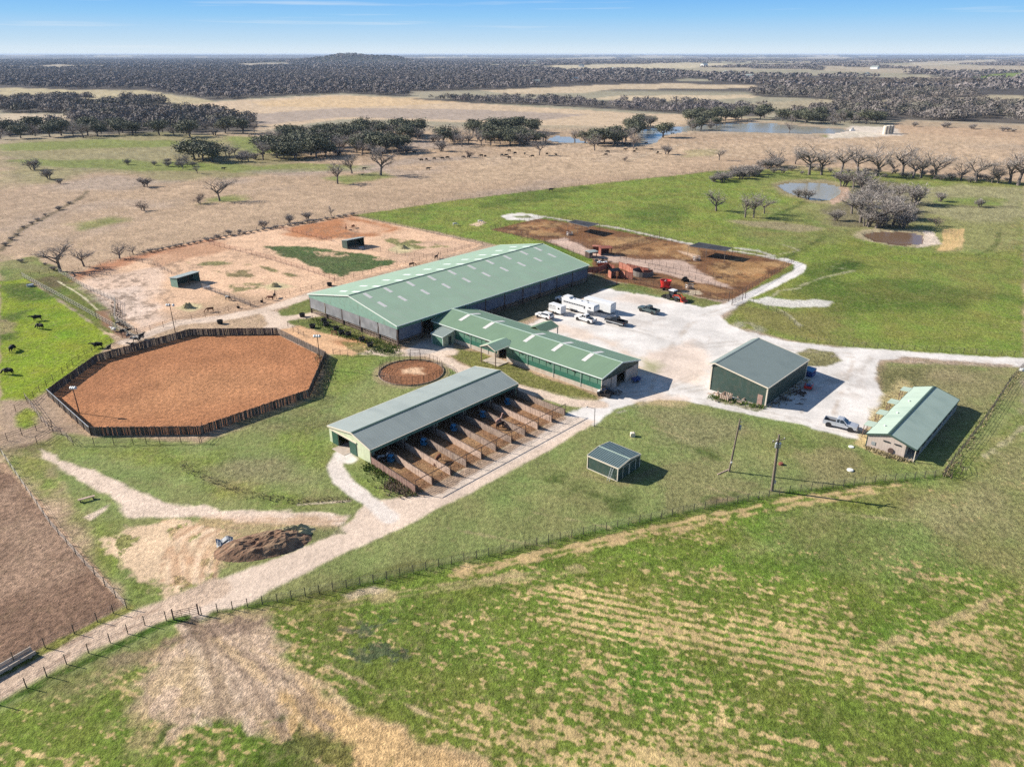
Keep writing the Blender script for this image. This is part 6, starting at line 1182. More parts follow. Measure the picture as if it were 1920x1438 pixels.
def hut(px, az, L, W_, h, rise, wall, rf, label):
    r = empty('chute_shelter', G(*px), R(az), label, 'shelter'); m = MB(); m.slab([(-L/2-.3,-W_/2-.3,h),(L/2+.3,-W_/2-.3,h),(L/2+.3,0,h+rise),(-L/2-.3,0,h+rise)], .08); m.slab([(-L/2-.3,W_/2+.3,h),(L/2+.3,W_/2+.3,h),(L/2+.3,0,h+rise),(-L/2-.3,0,h+rise)], .08); m.build('roof', M[rf], r)
    m = MB(); m.box(-L/2,W_/2-.08,0,L/2,W_/2,h-.05); m.box(-L/2,-W_/2+.0,0,-L/2+.08,W_/2-.08,h-.05); m.build('wall', M[wall], r)
    for x in (-L/2+.1, L/2-.1): MB().box(x-.08,-W_/2,0,x+.08,-W_/2+.16,h-.05).build('post', M['rust'], r)
hut((1150,520), 20, 2.6, 2.0, 2.2, .55, 'rust_l', 'dark', 'small gable roofed red shelter over the squeeze chute'); hut((1134,477), 10, 3.6, 3.0, 2.4, .15, 'rust', 'rust', 'rusty open shelter among the pens with a dark interior'); hut((1108,482), 30, 3.0, 2.4, 1.9, .2, 'post', 'mare_roof', 'low dark shelter with pale roof at the corner of the pens'); hut((1118,474), -10, 2.2, 1.6, 2.3, .1, 'rust_l', 'rust_l', 'square red hopper box between the pen shelters')
r = empty('chute_post', G(1156,534), 0, 'tall rusty gate post standing in front of the red chute', 'post'); MB().tube([(0,0,0),(0,0,4.)], .1, 8).build('shaft', M['rust'], r); MB().bar((0,0,3.9),(-.9,.2,3.6),.09).build('brace', M['rust'], r)
rnd = random.Random(8)
ty = MB(); ty.lathe([(.28,-.13),(.5,-.13),(.55,-.06),(.55,.06),(.5,.13),(.28,.13)], 14); tym = ty.mesh('old_tyre', M['rubber'])
for k in range(14):
    o = part('old_tyre', tym, None, G(1125+rnd.uniform(-9,12), 492+rnd.uniform(-4,5))+Vector((0,0,.14+.26*(k % 3)))); o.rotation_euler.x = rnd.uniform(-.25,.25); tag(o, 'worn black tyre lying in the heap between the red pens and shelters', 'tyre', 'old tyres heaped beside the red pens')
m = MB(); vs = []; fs = []
for i in range(9):
    for j in range(9): vs.append((-1.5+i*.38,-1.+j*.25,.5+.35*math.sin(i*.7)*math.cos(j*.8)+.12*math.sin(i*2.1+j)))
for i in range(8):
    for j in range(8): a = i*9+j; fs.append((a,a+1,a+10,a+9))
tag(m.add(vs, fs).build('tarpaulin', M['white'], None, G(1129,495), .3, fixn=False), 'crumpled white tarpaulin on the junk heap by the red pens', 'tarpaulin')
for k, px in enumerate(((1236,447),(1366,566),(1397,560))): MB().tube([(0,0,0),(0,0,3.0)], .08, 6).build('gate_post', M['post'], None, G(*px)); 
for o, l in zip([o for o in bpy.data.objects if o.name.startswith('gate_post')], ('tall dark gate post where the cross fence meets the track','tall gate post at the pen corner nearest the yard','tall gate post on the field side of the caliche track')): tag(o, l, 'post')
# oil tanks far away
tk = empty('storage_tank', (0,0,0), 0, 'x', 'storage tank', 'pale storage tanks by the far pond'); m = MB(); m.lathe([(2.0,0),(2.0,6.),(1.7,6.4),(.2,6.7)], 20); m.build('shell', M['trim'], tk); MB().box(-.3,-2.12,.2,.3,-2.0,6.2).build('ladder', M['post_g'], tk)
for i, (p, l) in enumerate((((1659,252),'pale cylindrical tank on the well pad by the far pond, leftmost'),((1664.5,251),'pale cylindrical tank in the middle of the well pad group'),((1670,251),'pale cylindrical tank at the right end of the well pad group'))):
    if i == 0: tk.location = G(*p); tk['label'] = l
    else: instance(tk, G(*p), 0, 1., l)
r = empty('pump_unit', G(1598,246), 0, 'small white pump skid at the edge of the far pond', 'pump'); MB().box(-2,-1,0,2,1,1.2).build('skid', M['white'], r); MB().box(-.6,-.6,1.2,.8,.6,2.6).build('motor', M['galv'], r)
# ---------------------------------------------------------------- animals
def skin(name, V, E, Rd, mt, sub=1):
    me = bpy.data.meshes.new(name); me.from_pydata(V, E, []); o = bpy.data.objects.new(name, me); COL.objects.link(o); md = o.modifiers.new('skin', 'SKIN'); sv_ = me.skin_vertices[0].data
    for i, q in enumerate(Rd): sv_[i].radius = (q, q) if not isinstance(q, tuple) else q
    sv_[0].use_root = True; s = o.modifiers.new('sub', 'SUBSURF'); s.levels = sub; s.render_levels = sub
    dg = bpy.context.evaluated_depsgraph_get(); m2 = bpy.data.meshes.new_from_object(o.evaluated_get(dg)); bpy.data.objects.remove(o); m2.materials.clear(); m2.materials.append(mt)
    m2.name = name; m2.polygons.foreach_set('use_smooth', [True]*len(m2.polygons)); return m2
def quad(name, L, hs, legs, neck, head, body_r, mt, graze, ear=.12, cow=False, muzzle=None):
    V = []; E = []; Rd = []
    def a(v, r_, p=None):
        V.append(v); Rd.append(r_)
        if p is not None: E.append((p, len(V)-1))
        return len(V)-1
    hz = hs-body_r; mid = a((0,0,hz-.02), body_r*1.02); ch = a((L*.30,0,hz), body_r, mid); sh = a((L*.45,0,hz+.06), body_r*.8, ch); rp = a((-L*.30,0,hz+.02), body_r*.95, mid); hip = a((-L*.47,0,hz+.08), body_r*.7, rp)
    if graze: n1 = a((L*.62,.02,hz-.02), body_r*.5, sh); n2 = a((L*.62+neck*.55,.05,hz-neck*.55), body_r*.36, n1); h1 = a((L*.62+neck*.75,.06,.32), .13 if not cow else .15, n2); h2 = a((L*.62+neck*.75+head*.35,.07,.10), .075 if not cow else .10, h1)
    else: n1 = a((L*.60,0,hz+.15), body_r*.55, sh); n2 = a((L*.60+neck*.45,.04,hz+neck*(.75 if not cow else .35)), body_r*.36, n1); h1 = a((L*.60+neck*.62,.05,hz+neck*(.92 if not cow else .42)), .13 if not cow else .16, n2); h2 = a((L*.60+neck*.62+head,.06,hz+neck*(.70 if not cow else .25)), .075 if not cow else .11, h1)
    for s in (-1, 1):
        a((V[h1][0]-.05,s*.16,V[h1][2]+ear), .03, h1)
        st = .06*s; k = a((L*.36+st,s*body_r*.5,hz-body_r*.75), .13, ch); k1 = a((L*.37+st,s*body_r*.48,hs*.30), .065, k); k2 = a((L*.37+st*1.6,s*body_r*.48,.09), .05, k1); a((L*.37+st*1.6+.05,s*body_r*.48,.03), .055, k2)
        k = a((-L*.40-st,s*body_r*.5,hz-body_r*.5), .18, rp); k1 = a((-L*.38-st,s*body_r*.5,hs*.44), .11, k); k2 = a((-L*.46-st,s*body_r*.48,hs*.30), .065, k1); k3 = a((-L*.43-st,s*body_r*.48,.09), .05, k2); a((-L*.43-st+.05,s*body_r*.48,.03), .055, k3)
    t = a((-L*.56,0,hz+.05), .05, hip); a((-L*.60,0,hs*.42), .035, t)
    return skin(name, V, E, Rd, mt)
def coat(name, c, patch=None): return mat(name, c, .75, .15, 2.5, dirt=(patch, 1., 1.6) if patch else None)
C_BLACK = coat('black_coat', (.012,.011,.011)); C_BAY = coat('bay_coat', (.13,.045,.02)); C_CHEST = coat('chestnut_coat', (.22,.075,.03)); C_ROAN = coat('roan_coat', (.36,.21,.16)); C_PINTO = coat('spotted_coat', (.02,.018,.018), (.7,.68,.65)); C_WHITE = coat('white_coat', (.62,.58,.52)); C_DK = coat('dark_bay_coat', (.03,.016,.012))
cow_g = quad('cow', 1.75, 1.38, 4, .75, .5, .40, C_BLACK, True, .05, True); cow_s = quad('cow', 1.75, 1.38, 4, .7, .45, .40, C_BLACK, False, .05, True)
def beast(me, px, az, label, cat, group=None, s=1., name=None):
    o = bpy.data.objects.new(name or me.name, me); COL.objects.link(o); o.location = G(*px); o.rotation_euler.z = R(az); o.scale = (s,s,s); return tag(o, label, cat, group)
GC = 'black cattle on the bright grass beside the arena'
for px, az, g, l in [((71,601),200,0,'black cow facing away on the bright grass, upper of the close pair'),((77,617),160,1,'black cow side on in the bright grass, lower of the close pair'),((24,659),100,1,'black cow seen end on near the left edge of the bright grass'),((18,702),175,1,'largest black cow grazing low at the left edge of the bright grass'),((185,653),190,0,'black cow walking along the pipe rail by the arena'),((205,656),90,0,'black calf end on beside the arena pickets'),((253,654),170,0,'black cow half hidden behind the arena pickets')]:
    beast(cow_g if g else cow_s, px, az, l, 'cow', GC, .75 if 'calf' in l else 1.05)
for px, az, l, me in [((234,627),20,'black cow lying over the alley mud by the pale fence',cow_s),((265,637),80,'black cow standing at the arena end of the alley',cow_s)]: beast(me, px, az, l, 'cow', 'cattle in the muddy alley end')
cow_p = quad('cow', 1.6, 1.3, 4, .7, .45, .38, C_PINTO, False, .05, True); cow_w = quad('cow', 1.4, 1.1, 4, .6, .4, .33, C_WHITE, False, .05, True)
beast(cow_p, (257,641), 10, 'black and white spotted cow at the arena end of the muddy alley', 'cow', 'cattle in the muddy alley end'); beast(cow_w, (214,622), 150, 'white calf at the pale fence beside the muddy alley', 'calf'); beast(cow_p, (240,633), 100, 'small spotted calf beside the pale fence of the muddy alley', 'calf', None, .7); beast(cow_p, (221,609), 30, 'small black calf at the corner of the pale fences', 'calf', None, .6)
far = [(450,665),(478,662),(525,657),(568,655),(598,651),(685,648),(715,647),(715,635),(788,640),(810,643),(902,637),(926,638),(945,652),(945,612),(978,626),(1031,629),(1076,643),(1156,631),(1208,636),(1488,635),(1500,617),(1595,605),(1646,617),(1660,603),(1746,606),(1780,622),(1590,576),(1606,579),(1622,577),(1715,570)]
for i, (x, y) in enumerate(far):
    beast(cow_g if i % 3 else cow_s, (640+x/3, 80+y/3+1.2), (i*67) % 360 if i % 4 else 175+i % 5*5, 'black cow in the string of cattle crossing the far tan pasture' if x < 1300 else 'black cow in the loose group near the far pond trees', 'cow', 'cattle strung across the tan pasture' if x < 1300 else 'cattle by the far pond trees', 1.15)
for px, l in (((803,319),'lone black cow in the tan pasture below the string of cattle'),((1033,359),'lone black cow at the top of the green field'),((419,319),'lone black cow on green grass by the bare thicket'),((683,319),'lone black cow by the three bare trees'),((777,288),'lone black cow beside the evergreen oaks')): beast(cow_s, px, 10, l, 'cow', None, 1.1)
def horse(name, c, gz): return quad(name, 1.75, 1.5, 4, .95, .5, .36, c, gz, .14)
for px, az, c, gz, l in [((649,431),100,C_CHEST,0,'chestnut horse beside another in the reddish upper paddock, left one'),((662,428),70,C_CHEST,1,'chestnut horse grazing at the right in the reddish upper paddock'),((395,585),200,C_BAY,1,'bay horse grazing near the lane in the nearest paddock'),((427,563),330,C_PINTO,1,'black and white horse by the dark plank fence'),((508,563),160,C_BAY,1,'bay horse at the paddock gate, head lowered'),((515,559),95,C_DK,0,'dark horse standing behind the bay at the paddock gate'),((714,866),10,C_PINTO,0,'black and white spotted horse in the first run'),((822,866),250,C_BAY,1,'bay horse feeding in the third run from the grass end'),((935,797),60,C_ROAN,0,'pinkish roan horse standing in the eighth run'),((938,803),40,C_DK,1,'dark horse half in the shade next to the roan'),((853,424),20,C_WHITE,1,'pale donkey grazing alone on the green field'),((900,419),0,C_WHITE,1,'white animal by the bare earth patch in the green field'),((818,486),60,C_DK,0,'dark horse at the fence behind the big barn roof, right one'),((772,500),30,C_DK,1,'dark horse lowered behind the barn roof edge, left one')]:
    beast(horse('horse' if 'donkey' not in l and 'animal' not in l else 'donkey', c, gz), px, az, l, 'horse' if 'horse' in l else 'donkey', None, .86)
beast(cow_s, (1286,532), 200, 'black cow standing in the near pen behind the feed mixer', 'cow'); beast(cow_g, (1283,528), 40, 'second black animal beside the hay in the near pen', 'cow')
# ================================================================ trees
BARK = mat('grey_bark', (.15,.125,.11), .95, .25, 2.); TWIG = mat('grey_twigs', (.32,.285,.255), .95, .25, .6); TWIG_R = mat('reddish_twigs', (.24,.18,.15), .95, .25, .6)
def leafmat(name, a, b, sc):
    m = mat(name, a, .8, .45, sc, dirt=(b, .9, sc*.6)); return m
OAK = leafmat('oak_leaves', (.105,.112,.068), (.19,.183,.118), .55)
def bare_meshes(seed, h, spread, stems=1, trunk=.28, tw=.05, fine=3, droop=0., low=.22):
    rnd = random.Random(seed); tr = MB(); tws = MB()
    def rv(s): return Vector((rnd.gauss(0,s),rnd.gauss(0,s),rnd.gauss(0,s)))
    def limb(p, d, L, r, lev):
        n = 3 if lev < 2 else 2; pts = [p]; q = p; dd = d.normalized()
        for k in range(n):
            dd = (dd+rv(.16 if lev else .07)+Vector((0,0,.06 if lev < 3 else -.05-droop))).normalized(); q = q+dd*(L/n); pts.append(q)
        if lev <= 2: tr.tube(pts, [r*(1-.45*i/n) for i in range(n+1)], 5 if lev < 2 else 4, cap=False)
        else:
            for a, b in zip(pts, pts[1:]):
                s = dd.cross(rv(1)).normalized()*r; e = s*.45
                tws.add([a-s,a+s,b+e,b-e], [(0,1,2,3)])
        if lev == 4: return
        nb = [6,5,4,4][lev] if lev else (7 if stems == 1 else 4)
        if lev == 3: nb = fine
        for k in range(nb):
            t = rnd.uniform(.25 if lev else .45, 1.); f = t*n; i = min(int(f), n-1); b = pts[i].lerp(pts[i+1], f-i); az = rnd.uniform(0, 6.283)
            side = Vector((math.cos(az),math.sin(az),0)); nd = (dd*(.75 if lev else .38)+side*rnd.uniform(.5,1.05)*spread*(1. if lev else 1.15)+Vector((0,0,.12 if lev else .3))).normalized()
            limb(b, nd, L*rnd.uniform(.5,.78)*(1. if lev else 1.45), max(r*((.52,.45,.42,.42)[lev]), tw*(.36 if lev == 2 else .21)), lev+1)
    for s in range(stems):
        a = rnd.uniform(0, 6.28); d = Vector((math.cos(a)*.35,math.sin(a)*.35,1)) if stems > 1 else Vector((rnd.gauss(0,.06),rnd.gauss(0,.06),1))
        limb(Vector((math.cos(a)*.2*(stems > 1),math.sin(a)*.2*(stems > 1),-.1)), d, h*(.30 if stems == 1 else .2), trunk if stems == 1 else trunk*.6, 0)
    zs = max(v[2] for v in tws.v); k = h/zs
    tr.v = [(x*k,y*k,z*k) for x, y, z in tr.v]; tws.v = [(x*k,y*k,z*k) for x, y, z in tws.v]; return tr, tws
def crown_mesh(seed, h, w, clumps, leaves, size, base=.25):
    rnd = random.Random(seed); m = MB(); lobes = []
    for k in range(9): a = rnd.uniform(0, 6.28); rr = rnd.uniform(.15,.62)*w/2; lobes.append((math.cos(a)*rr,math.sin(a)*rr,h*rnd.uniform(base+.2,.80),rnd.uniform(.22,.36)*w))
    for c in range(clumps):
        lx, ly, lz, lr = rnd.choice(lobes); d = Vector((rnd.gauss(0,1),rnd.gauss(0,1),rnd.gauss(0,.8))).normalized(); q = Vector((lx,ly,lz))+Vector((d.x*lr,d.y*lr,d.z*lr*.72))*rnd.uniform(.6,1.08); q.z = min(max(q.z, h*base*.7), h)
        cs = rnd.uniform(.35,.8)*w/9
        for l in range(leaves):
            o = Vector((rnd.gauss(0,1),rnd.gauss(0,1),rnd.gauss(0,.7)))*cs; nn = Vector((rnd.gauss(0,1)+d.x,rnd.gauss(0,1)+d.y,rnd.gauss(0,1)+.5+d.z)).normalized(); t = nn.cross(Vector((rnd.gauss(0,1),rnd.gauss(0,1),rnd.gauss(0,1)))).normalized(); b = nn.cross(t); s = size*rnd.uniform(.6,1.3); p = q+o
            m.add([p-t*s-b*s*.5, p+t*s*.9-b*s*.45, p+t*s*.7+b*s*.55, p-t*s*.6+b*s*.6], [(0,1,2,3)])
    return m
PROTO = {}
def proto_bare(key, seed, h, spread, twm=None, **k):
    tr, tws = bare_meshes(seed, h, spread, **k); PROTO[key] = ('bare_tree' if k.get('stems', 1) == 1 else 'shrub', tr.mesh('trunk', BARK, fixn=False, smooth_=True), tws.mesh('crown', twm or TWIG, fixn=False), h)
for i, (h, sp) in enumerate(((9,.9),(9,1.15),(9,.7),(9,1.0),(9,.85))): proto_bare('bare%d' % i, 31+i*7, h, sp, trunk=.24, tw=.075, fine=3)
proto_bare('wide0', 77, 9, 1.15, trunk=.28, tw=.06, fine=4, droop=.03); proto_bare('wide1', 81, 9, 1.1, trunk=.33, tw=.075, fine=4, droop=.04)
for i in range(3): proto_bare('bush%d' % i, 120+i, 4, 1.0, stems=5, trunk=.14, tw=.055, fine=3)
proto_bare('rbush0', 140, 4, 1.0, TWIG_R, stems=3, trunk=.14, tw=.04, fine=3)
for i in range(4):
    rnd = random.Random(i+300); t = MB(); t.tube([(0,0,-.1),(.1,0,1.5),(.2,.1,3.4)], [.42,.33,.2], 7, cap=False)
    for k in range(7): a = k*.9; t.tube([(.1,.0,1.6+k*.2),(1.5*math.cos(a),1.5*math.sin(a),3.6),(3.0*math.cos(a),3.0*math.sin(a),5.2)], [.2,.13,.06], 5, cap=False)
    PROTO['oak%d' % i] = ('live_oak', t.mesh('trunk', BARK, fixn=False, smooth_=True), crown_mesh(400+i, 9, 10.5, 150, 11, .34).mesh('crown', OAK, fixn=False), 9.)
TN = 0
def tree(key, loc, h, label, group=None, sx=1., cat='tree'):
    global TN
    nm, t, c, ph = PROTO[key]; r = empty(nm, loc, (TN*2.399) % 6.283, label, 'shrub' if nm == 'shrub' else cat, group); TN += 1; s = h/ph; r.scale = (s*sx, s*sx, s); part('trunk', t, r); part('crown', c, r); return r
def top_h(base, ytop):
    b = G(*base); v = (719-ytop)/FPX; dy = cp_+v*sp_; dz = -sp_+v*cp_; return CAMH+b.y/dy*dz
def T(key, x, y, yt, label, group=None, sx=1.): return tree(key, G(x, y), max(1., top_h((x, y), yt))*(1.08 if key[1] == 'a' else 1.), label, group, sx*(1.15 if key[1] == 'a' else 1.05))
T('wide0',113,509,446,'large spreading bare tree at the head of the grassy alley'); T('bare1',158,500,464,'dark bushy bare tree just right of the large spreading one',sx=1.2); T('wide1',224,485,454,'leaning flat topped bare tree on the brushy paddock fence'); T('bare3',250,477,461,'small bare tree behind the flat topped one on the brushy fence',sx=1.3)
T('bare1',412,377,331,'big round bare tree alone in the tan pasture',sx=1.05); T('rbush0',376,382,360,'reddish bush just left of the big round bare tree'); T('rbush0',268,395,375,'small reddish bush alone in the tan pasture'); T('bush1',273,351,329,'low bare bush above the small reddish one in the pasture'); T('bush0',240,309,295,'small bare bush on the green strip left of the bare thicket'); T('bush2',62,319,295,'dark round bush nearest the left edge of the west pasture'); T('bush0',93,336,312,'dark low bush on the ditch line, middle of three'); T('bush1',112,345,334,'tiny bush on the ditch line below two larger ones'); T('bare2',370,326,306,'thin small bare tree right below the bare thicket')
T('bare0',633,345,299,'leftmost of the three bare trees standing on green grass below the oak belt'); T('bare4',660,326,283,'middle of the three bare trees below the oak belt'); T('bare3',714,329,274,'rightmost and tallest of the three bare trees below the oak belt'); T('bush2',828,284,261,'bare bushy tree in the gap below the creek belt'); T('rbush0',879,296,279,'small bare bush among the string of cattle'); T('bare1',1011,292,262,'bare tree standing over the string of cattle'); T('bare3',1115,283,251,'single bare tree left of the far pond group'); T('bare0',1188,279,246,'dark bare tree in front of the far pond arm'); T('bare4',1157,273,237,'bare tree at the edge of the far pond clump'); T('bush1',1250,290,270,'bushy bare tree right of the cattle group'); T('rbush0',1172,303,292,'tiny bush in the pasture below the cattle group')
T('oak1',1243,258,232,'broad evergreen oak standing alone on the far pond bank',sx=1.25); T('bare1',1348,301,277,'small round bare tree alone in the right tan pasture'); T('bare4',1479,250,227,'bare tree silhouetted against the far pond water')
row = [(1453,311,276,'bare2','leftmost leaning tree of the bare row behind the round pond'),(1491,308,277,'bare4','slim second tree in the bare row behind the round pond'),(1517,328,271,'bare1','broad third tree in the bare row behind the round pond'),(1540,328,279,'bare0','fourth tree in the bare row behind the round pond'),(1578,323,276,'bare3','fifth tree in the bare row behind the round pond'),(1608,328,274,'bare1','sixth tree in the bare row, above the thicket top'),(1643,331,267,'bare2','tallest tree of the bare row, with open crown'),(1672,326,292,'bare4','short tree right of the tallest in the bare row'),(1692,328,271,'bare0','tall tree in the right half of the bare row'),(1712,334,293,'bare3','leaning short tree in the right half of the bare row'),(1727,334,280,'bare2','forked tree in the right half of the bare row'),(1752,336,288,'bare1','last tree of the dense part of the bare row'),(1802,338,302,'bare2','small tree after the gap in the bare row'),(1830,341,293,'bare1','round tree after the gap in the bare row'),(1860,343,306,'bare4','thin tree between the gap and the right edge clump'),(1870,344,312,'bare4','thinnest tree just left of the right edge clump'),(1893,344,286,'bare0','left tree of the pair at the right edge of the row'),(1909,348,284,'bare3','rightmost tree of the row at the picture edge')]
for x, y, yt, k, l in row: T(k, x, y, yt-3, l, 'bare trees along the back fence of the green field', 1.15)
for x, y, yt, k, l, s in [(1343,396,351,'wide1','gnarled twin bare tree at the left of the green field clump',.9),(1397,408,357,'bare0','left trunk of the three close bare trees on the green field',.8),(1413,409,362,'bare3','middle trunk of the three close bare trees on the green field',.8),(1433,401,367,'bare1','right smaller tree of the three close bare trees on the green field',1)]: T(k, x, y, yt, l, 'bare trees on the green field left of the ponds', s)
TH = [(1643,428,366,'bare0',1.2),(1613,418,356,'bare1',1.1),(1673,424,368,'bare3',1.2),(1700,424,388,'bush0',1),(1713,384,339,'bush1',.9),(1680,381,342,'bare1',1.1),(1597,401,356,'bare3',1.1),(1600,354,312,'bare1',1),(1620,358,319,'bush2',.9),(1635,400,350,'bare1',1.2),(1660,410,362,'bare0',1.2),(1690,410,372,'bush2',1),(1625,425,385,'bush1',1),(1655,428,392,'bush0',1),(1690,428,396,'bush1',1),(1580,350,316,'bush1',1),(1640,372,335,'bush2',1),(1655,385,348,'bare3',1),(1708,412,380,'bush0',1),(1612,385,345,'bush0',1),(1628,390,352,'bare4',1),(1672,396,356,'bare4',1.2)]
for x, y, yt, k, s in TH: T(k, x, y, yt, 'bare grey tree in the dense thicket between the two ponds' if k[1] == 'a' else 'bare twiggy bush in the dense thicket between the two ponds', 'trees of the thicket between the ponds' if k[1] == 'a' else 'bushes of the thicket between the ponds', s)
for x, y, yt, k, l in [(1567,414,390,'bush1','pale bare bush at the left foot of the thicket between the ponds'),(1497,371,350,'bush0','bare bush leaning over the round pond, left one'),(1514,374,352,'bush2','bare bush leaning over the round pond, right one'),(1762,378,358,'bush1','bare bush alone on the green right of the thicket'),(1838,389,369,'bush0','bare bush alone near the right edge of the green'),(1757,424,404,'rbush0','small bush above the spoil rows by the brown pond')]: T(k, x, y, yt, l)
rnd = random.Random(4)
for i in range(20): x = 1335+i*6.6; y = 345-i*1.1+rnd.uniform(-6,5)-(10 if i > 13 else 0)+ (0 if i < 3 else -4); T('bush%d' % (i % 3), x, y, y-rnd.uniform(14,24), 'bare grey bush in the low brush left of the round pond', 'bushes in the brush left of the round pond', 1.1)
for i in range(26): x = 1450+i*17.5; y = 323+max(0, x-1560)*.052+rnd.uniform(-4,6); T('bush%d' % (i % 3), x, y, y-rnd.uniform(8,16), 'low bush at the foot of the bare tree row', 'low bushes under the bare tree row', 1.2)
for x, y, yt, k, l in [(495,427,411,'bush2','dark bush on the paddock fence, between two open ones'),(541,418,398,'bush0','open bare bush on the paddock fence near the reddish corner'),(577,412,395,'bush1','dense bush on the paddock fence near the reddish corner'),(621,405,385,'bare2','open bare small tree at the corner of the reddish paddock'),(430,441,429,'bush1','small dark bush on the brushy paddock fence, left'),(451,438,428,'bush0','small dark bush on the brushy paddock fence, right'),(408,448,438,'bush2','small pale bush on the brushy paddock fence')]: T(k, x, y, yt, l)
for i in range(34): t = i/33; px = (270+t*390, 475-t*70.5-math.sin(t*3)*2); T('bush%d' % (i % 3), px[0], px[1], px[1]-rnd.uniform(4,7.5), 'low dark brush growing along the paddock fence', 'brush along the paddock fence', 1.7)
for i, (x, y) in enumerate([(10,461),(22,450),(32,442),(45,428),(60,420),(70,414),(86,405),(110,394),(130,383),(85,497),(100,507),(40,492)]): T('bush%d' % (i % 3), x, y, y-rnd.uniform(5,9), 'dark low bush along the pasture ditch', 'bushes along the pasture ditch', 1.5)
for i, (x, y) in enumerate([(1713,238),(1770,240),(1776,239),(1820,243),(1825,242),(1880,247),(1890,246),(1900,248)]): T('bush%d' % (i % 3), x, y, y-rnd.uniform(7,12), 'scrubby bush in the far tan field beyond the tanks', 'scrub bushes beyond the tanks', 1.2)
for i in range(10): T('bush%d' % (i % 3), 600+i*8+rnd.uniform(-3,3), 688+i*.4+58*(i/10), 0, '') if False else None
# belts of trees one can tell apart
def inside(P, x, y):
    c = False; j = len(P)-1
    for i in range(len(P)):
        if (P[i][1] > y) != (P[j][1] > y) and x < (P[j][0]-P[i][0])*(y-P[i][1])/(P[j][1]-P[i][1])+P[i][0]: c = not c
        j = i
    return c
def belt(px, n, oak, hr, what, seed, sep=7., sx=1.15, bush=.15, where=''):
    P = [G(*p)[:2] for p in px]; rnd = random.Random(seed); lo = [min(p[i] for p in P) for i in (0, 1)]; hi = [max(p[i] for p in P) for i in (0, 1)]; got = []; tries = 0
    while len(got) < n and tries < 9000:
        tries += 1; q = (rnd.uniform(lo[0],hi[0]), rnd.uniform(lo[1],hi[1]))
        if not inside(P, *q) or any((q[0]-g[0])**2+(q[1]-g[1])**2 < sep*sep for g in got): continue
        got.append(q); u = rnd.random(); h = rnd.uniform(*hr)
        if u < oak: tree('oak%d' % rnd.randrange(4), (q[0],q[1],0), h, 'dark evergreen oak '+what, 'evergreen oaks '+what, sx*rnd.uniform(.9,1.25))
        elif u < 1-bush: tree('bare%d' % rnd.randrange(5), (q[0],q[1],0), h*1.05, 'bare grey tree '+what, 'bare trees '+what, sx*rnd.uniform(.9,1.2))
        else: tree('bush%d' % rnd.randrange(3), (q[0],q[1],0), h*.55, 'bare grey bush '+what, 'bare bushes '+what, sx*1.3)
belt([(270,316),(300,306),(350,303),(372,312),(355,318),(300,320)], 12, 0, (5,6.5), 'in the bare thicket in the west pasture', 1, 3.5, 1.1, .6)
belt([(345,296),(395,292),(400,304),(370,306)], 5, 1., (9,12), 'at the left end of the oak belt', 2, 6)
belt([(395,303),(430,290),(480,296),(478,304),(420,306)], 9, .1, (7,9), 'between the oak belt and the bare thicket', 3, 5, bush=.4)
belt([(480,303),(500,285),(600,275),(700,270),(760,280),(762,290),(720,294),(650,292),(560,300)], 48, .6, (9,13), 'in the near part of the creek belt', 4, 7)
belt([(490,268),(560,258),(640,252),(760,250),(800,258),(790,266),(640,270),(520,278)], 46, .5, (9,13), 'in the far part of the creek belt', 5, 8)
belt([(790,268),(860,262),(980,260),(1040,266),(1010,272),(900,276),(830,276)], 38, .4, (8,12), 'in the creek belt left of the far pond', 6, 6.5)
belt([(880,252),(1000,246),(1000,254),(900,260)], 12, .9, (10,14), 'behind the creek belt', 7, 11)
belt([(1075,268),(1120,266),(1180,262),(1190,250),(1180,242),(1200,236),(1220,238),(1195,250),(1182,270),(1120,274)], 28, .5, (8,12), 'around the far pond arm', 8, 6.5)
belt([(1275,243),(1300,247),(1380,231),(1360,236)], 7, .6, (8,11), 'on the left bank of the far pond', 9, 7)
belt([(1285,222),(1375,218),(1440,222),(1430,228),(1360,228),(1300,236)], 14, .7, (9,13), 'behind the far pond water', 10, 11)
belt([(1450,228),(1500,224),(1600,226),(1660,226),(1640,233),(1560,235),(1480,234)], 24, .45, (9,13), 'in the front of the wood beyond the far pond', 11, 11)
belt([(0,262),(0,248),(120,240),(240,244),(360,246),(478,236),(478,250),(380,258),(250,254),(150,259)], 52, .35, (9,13), 'in the front of the western wood', 12, 12)
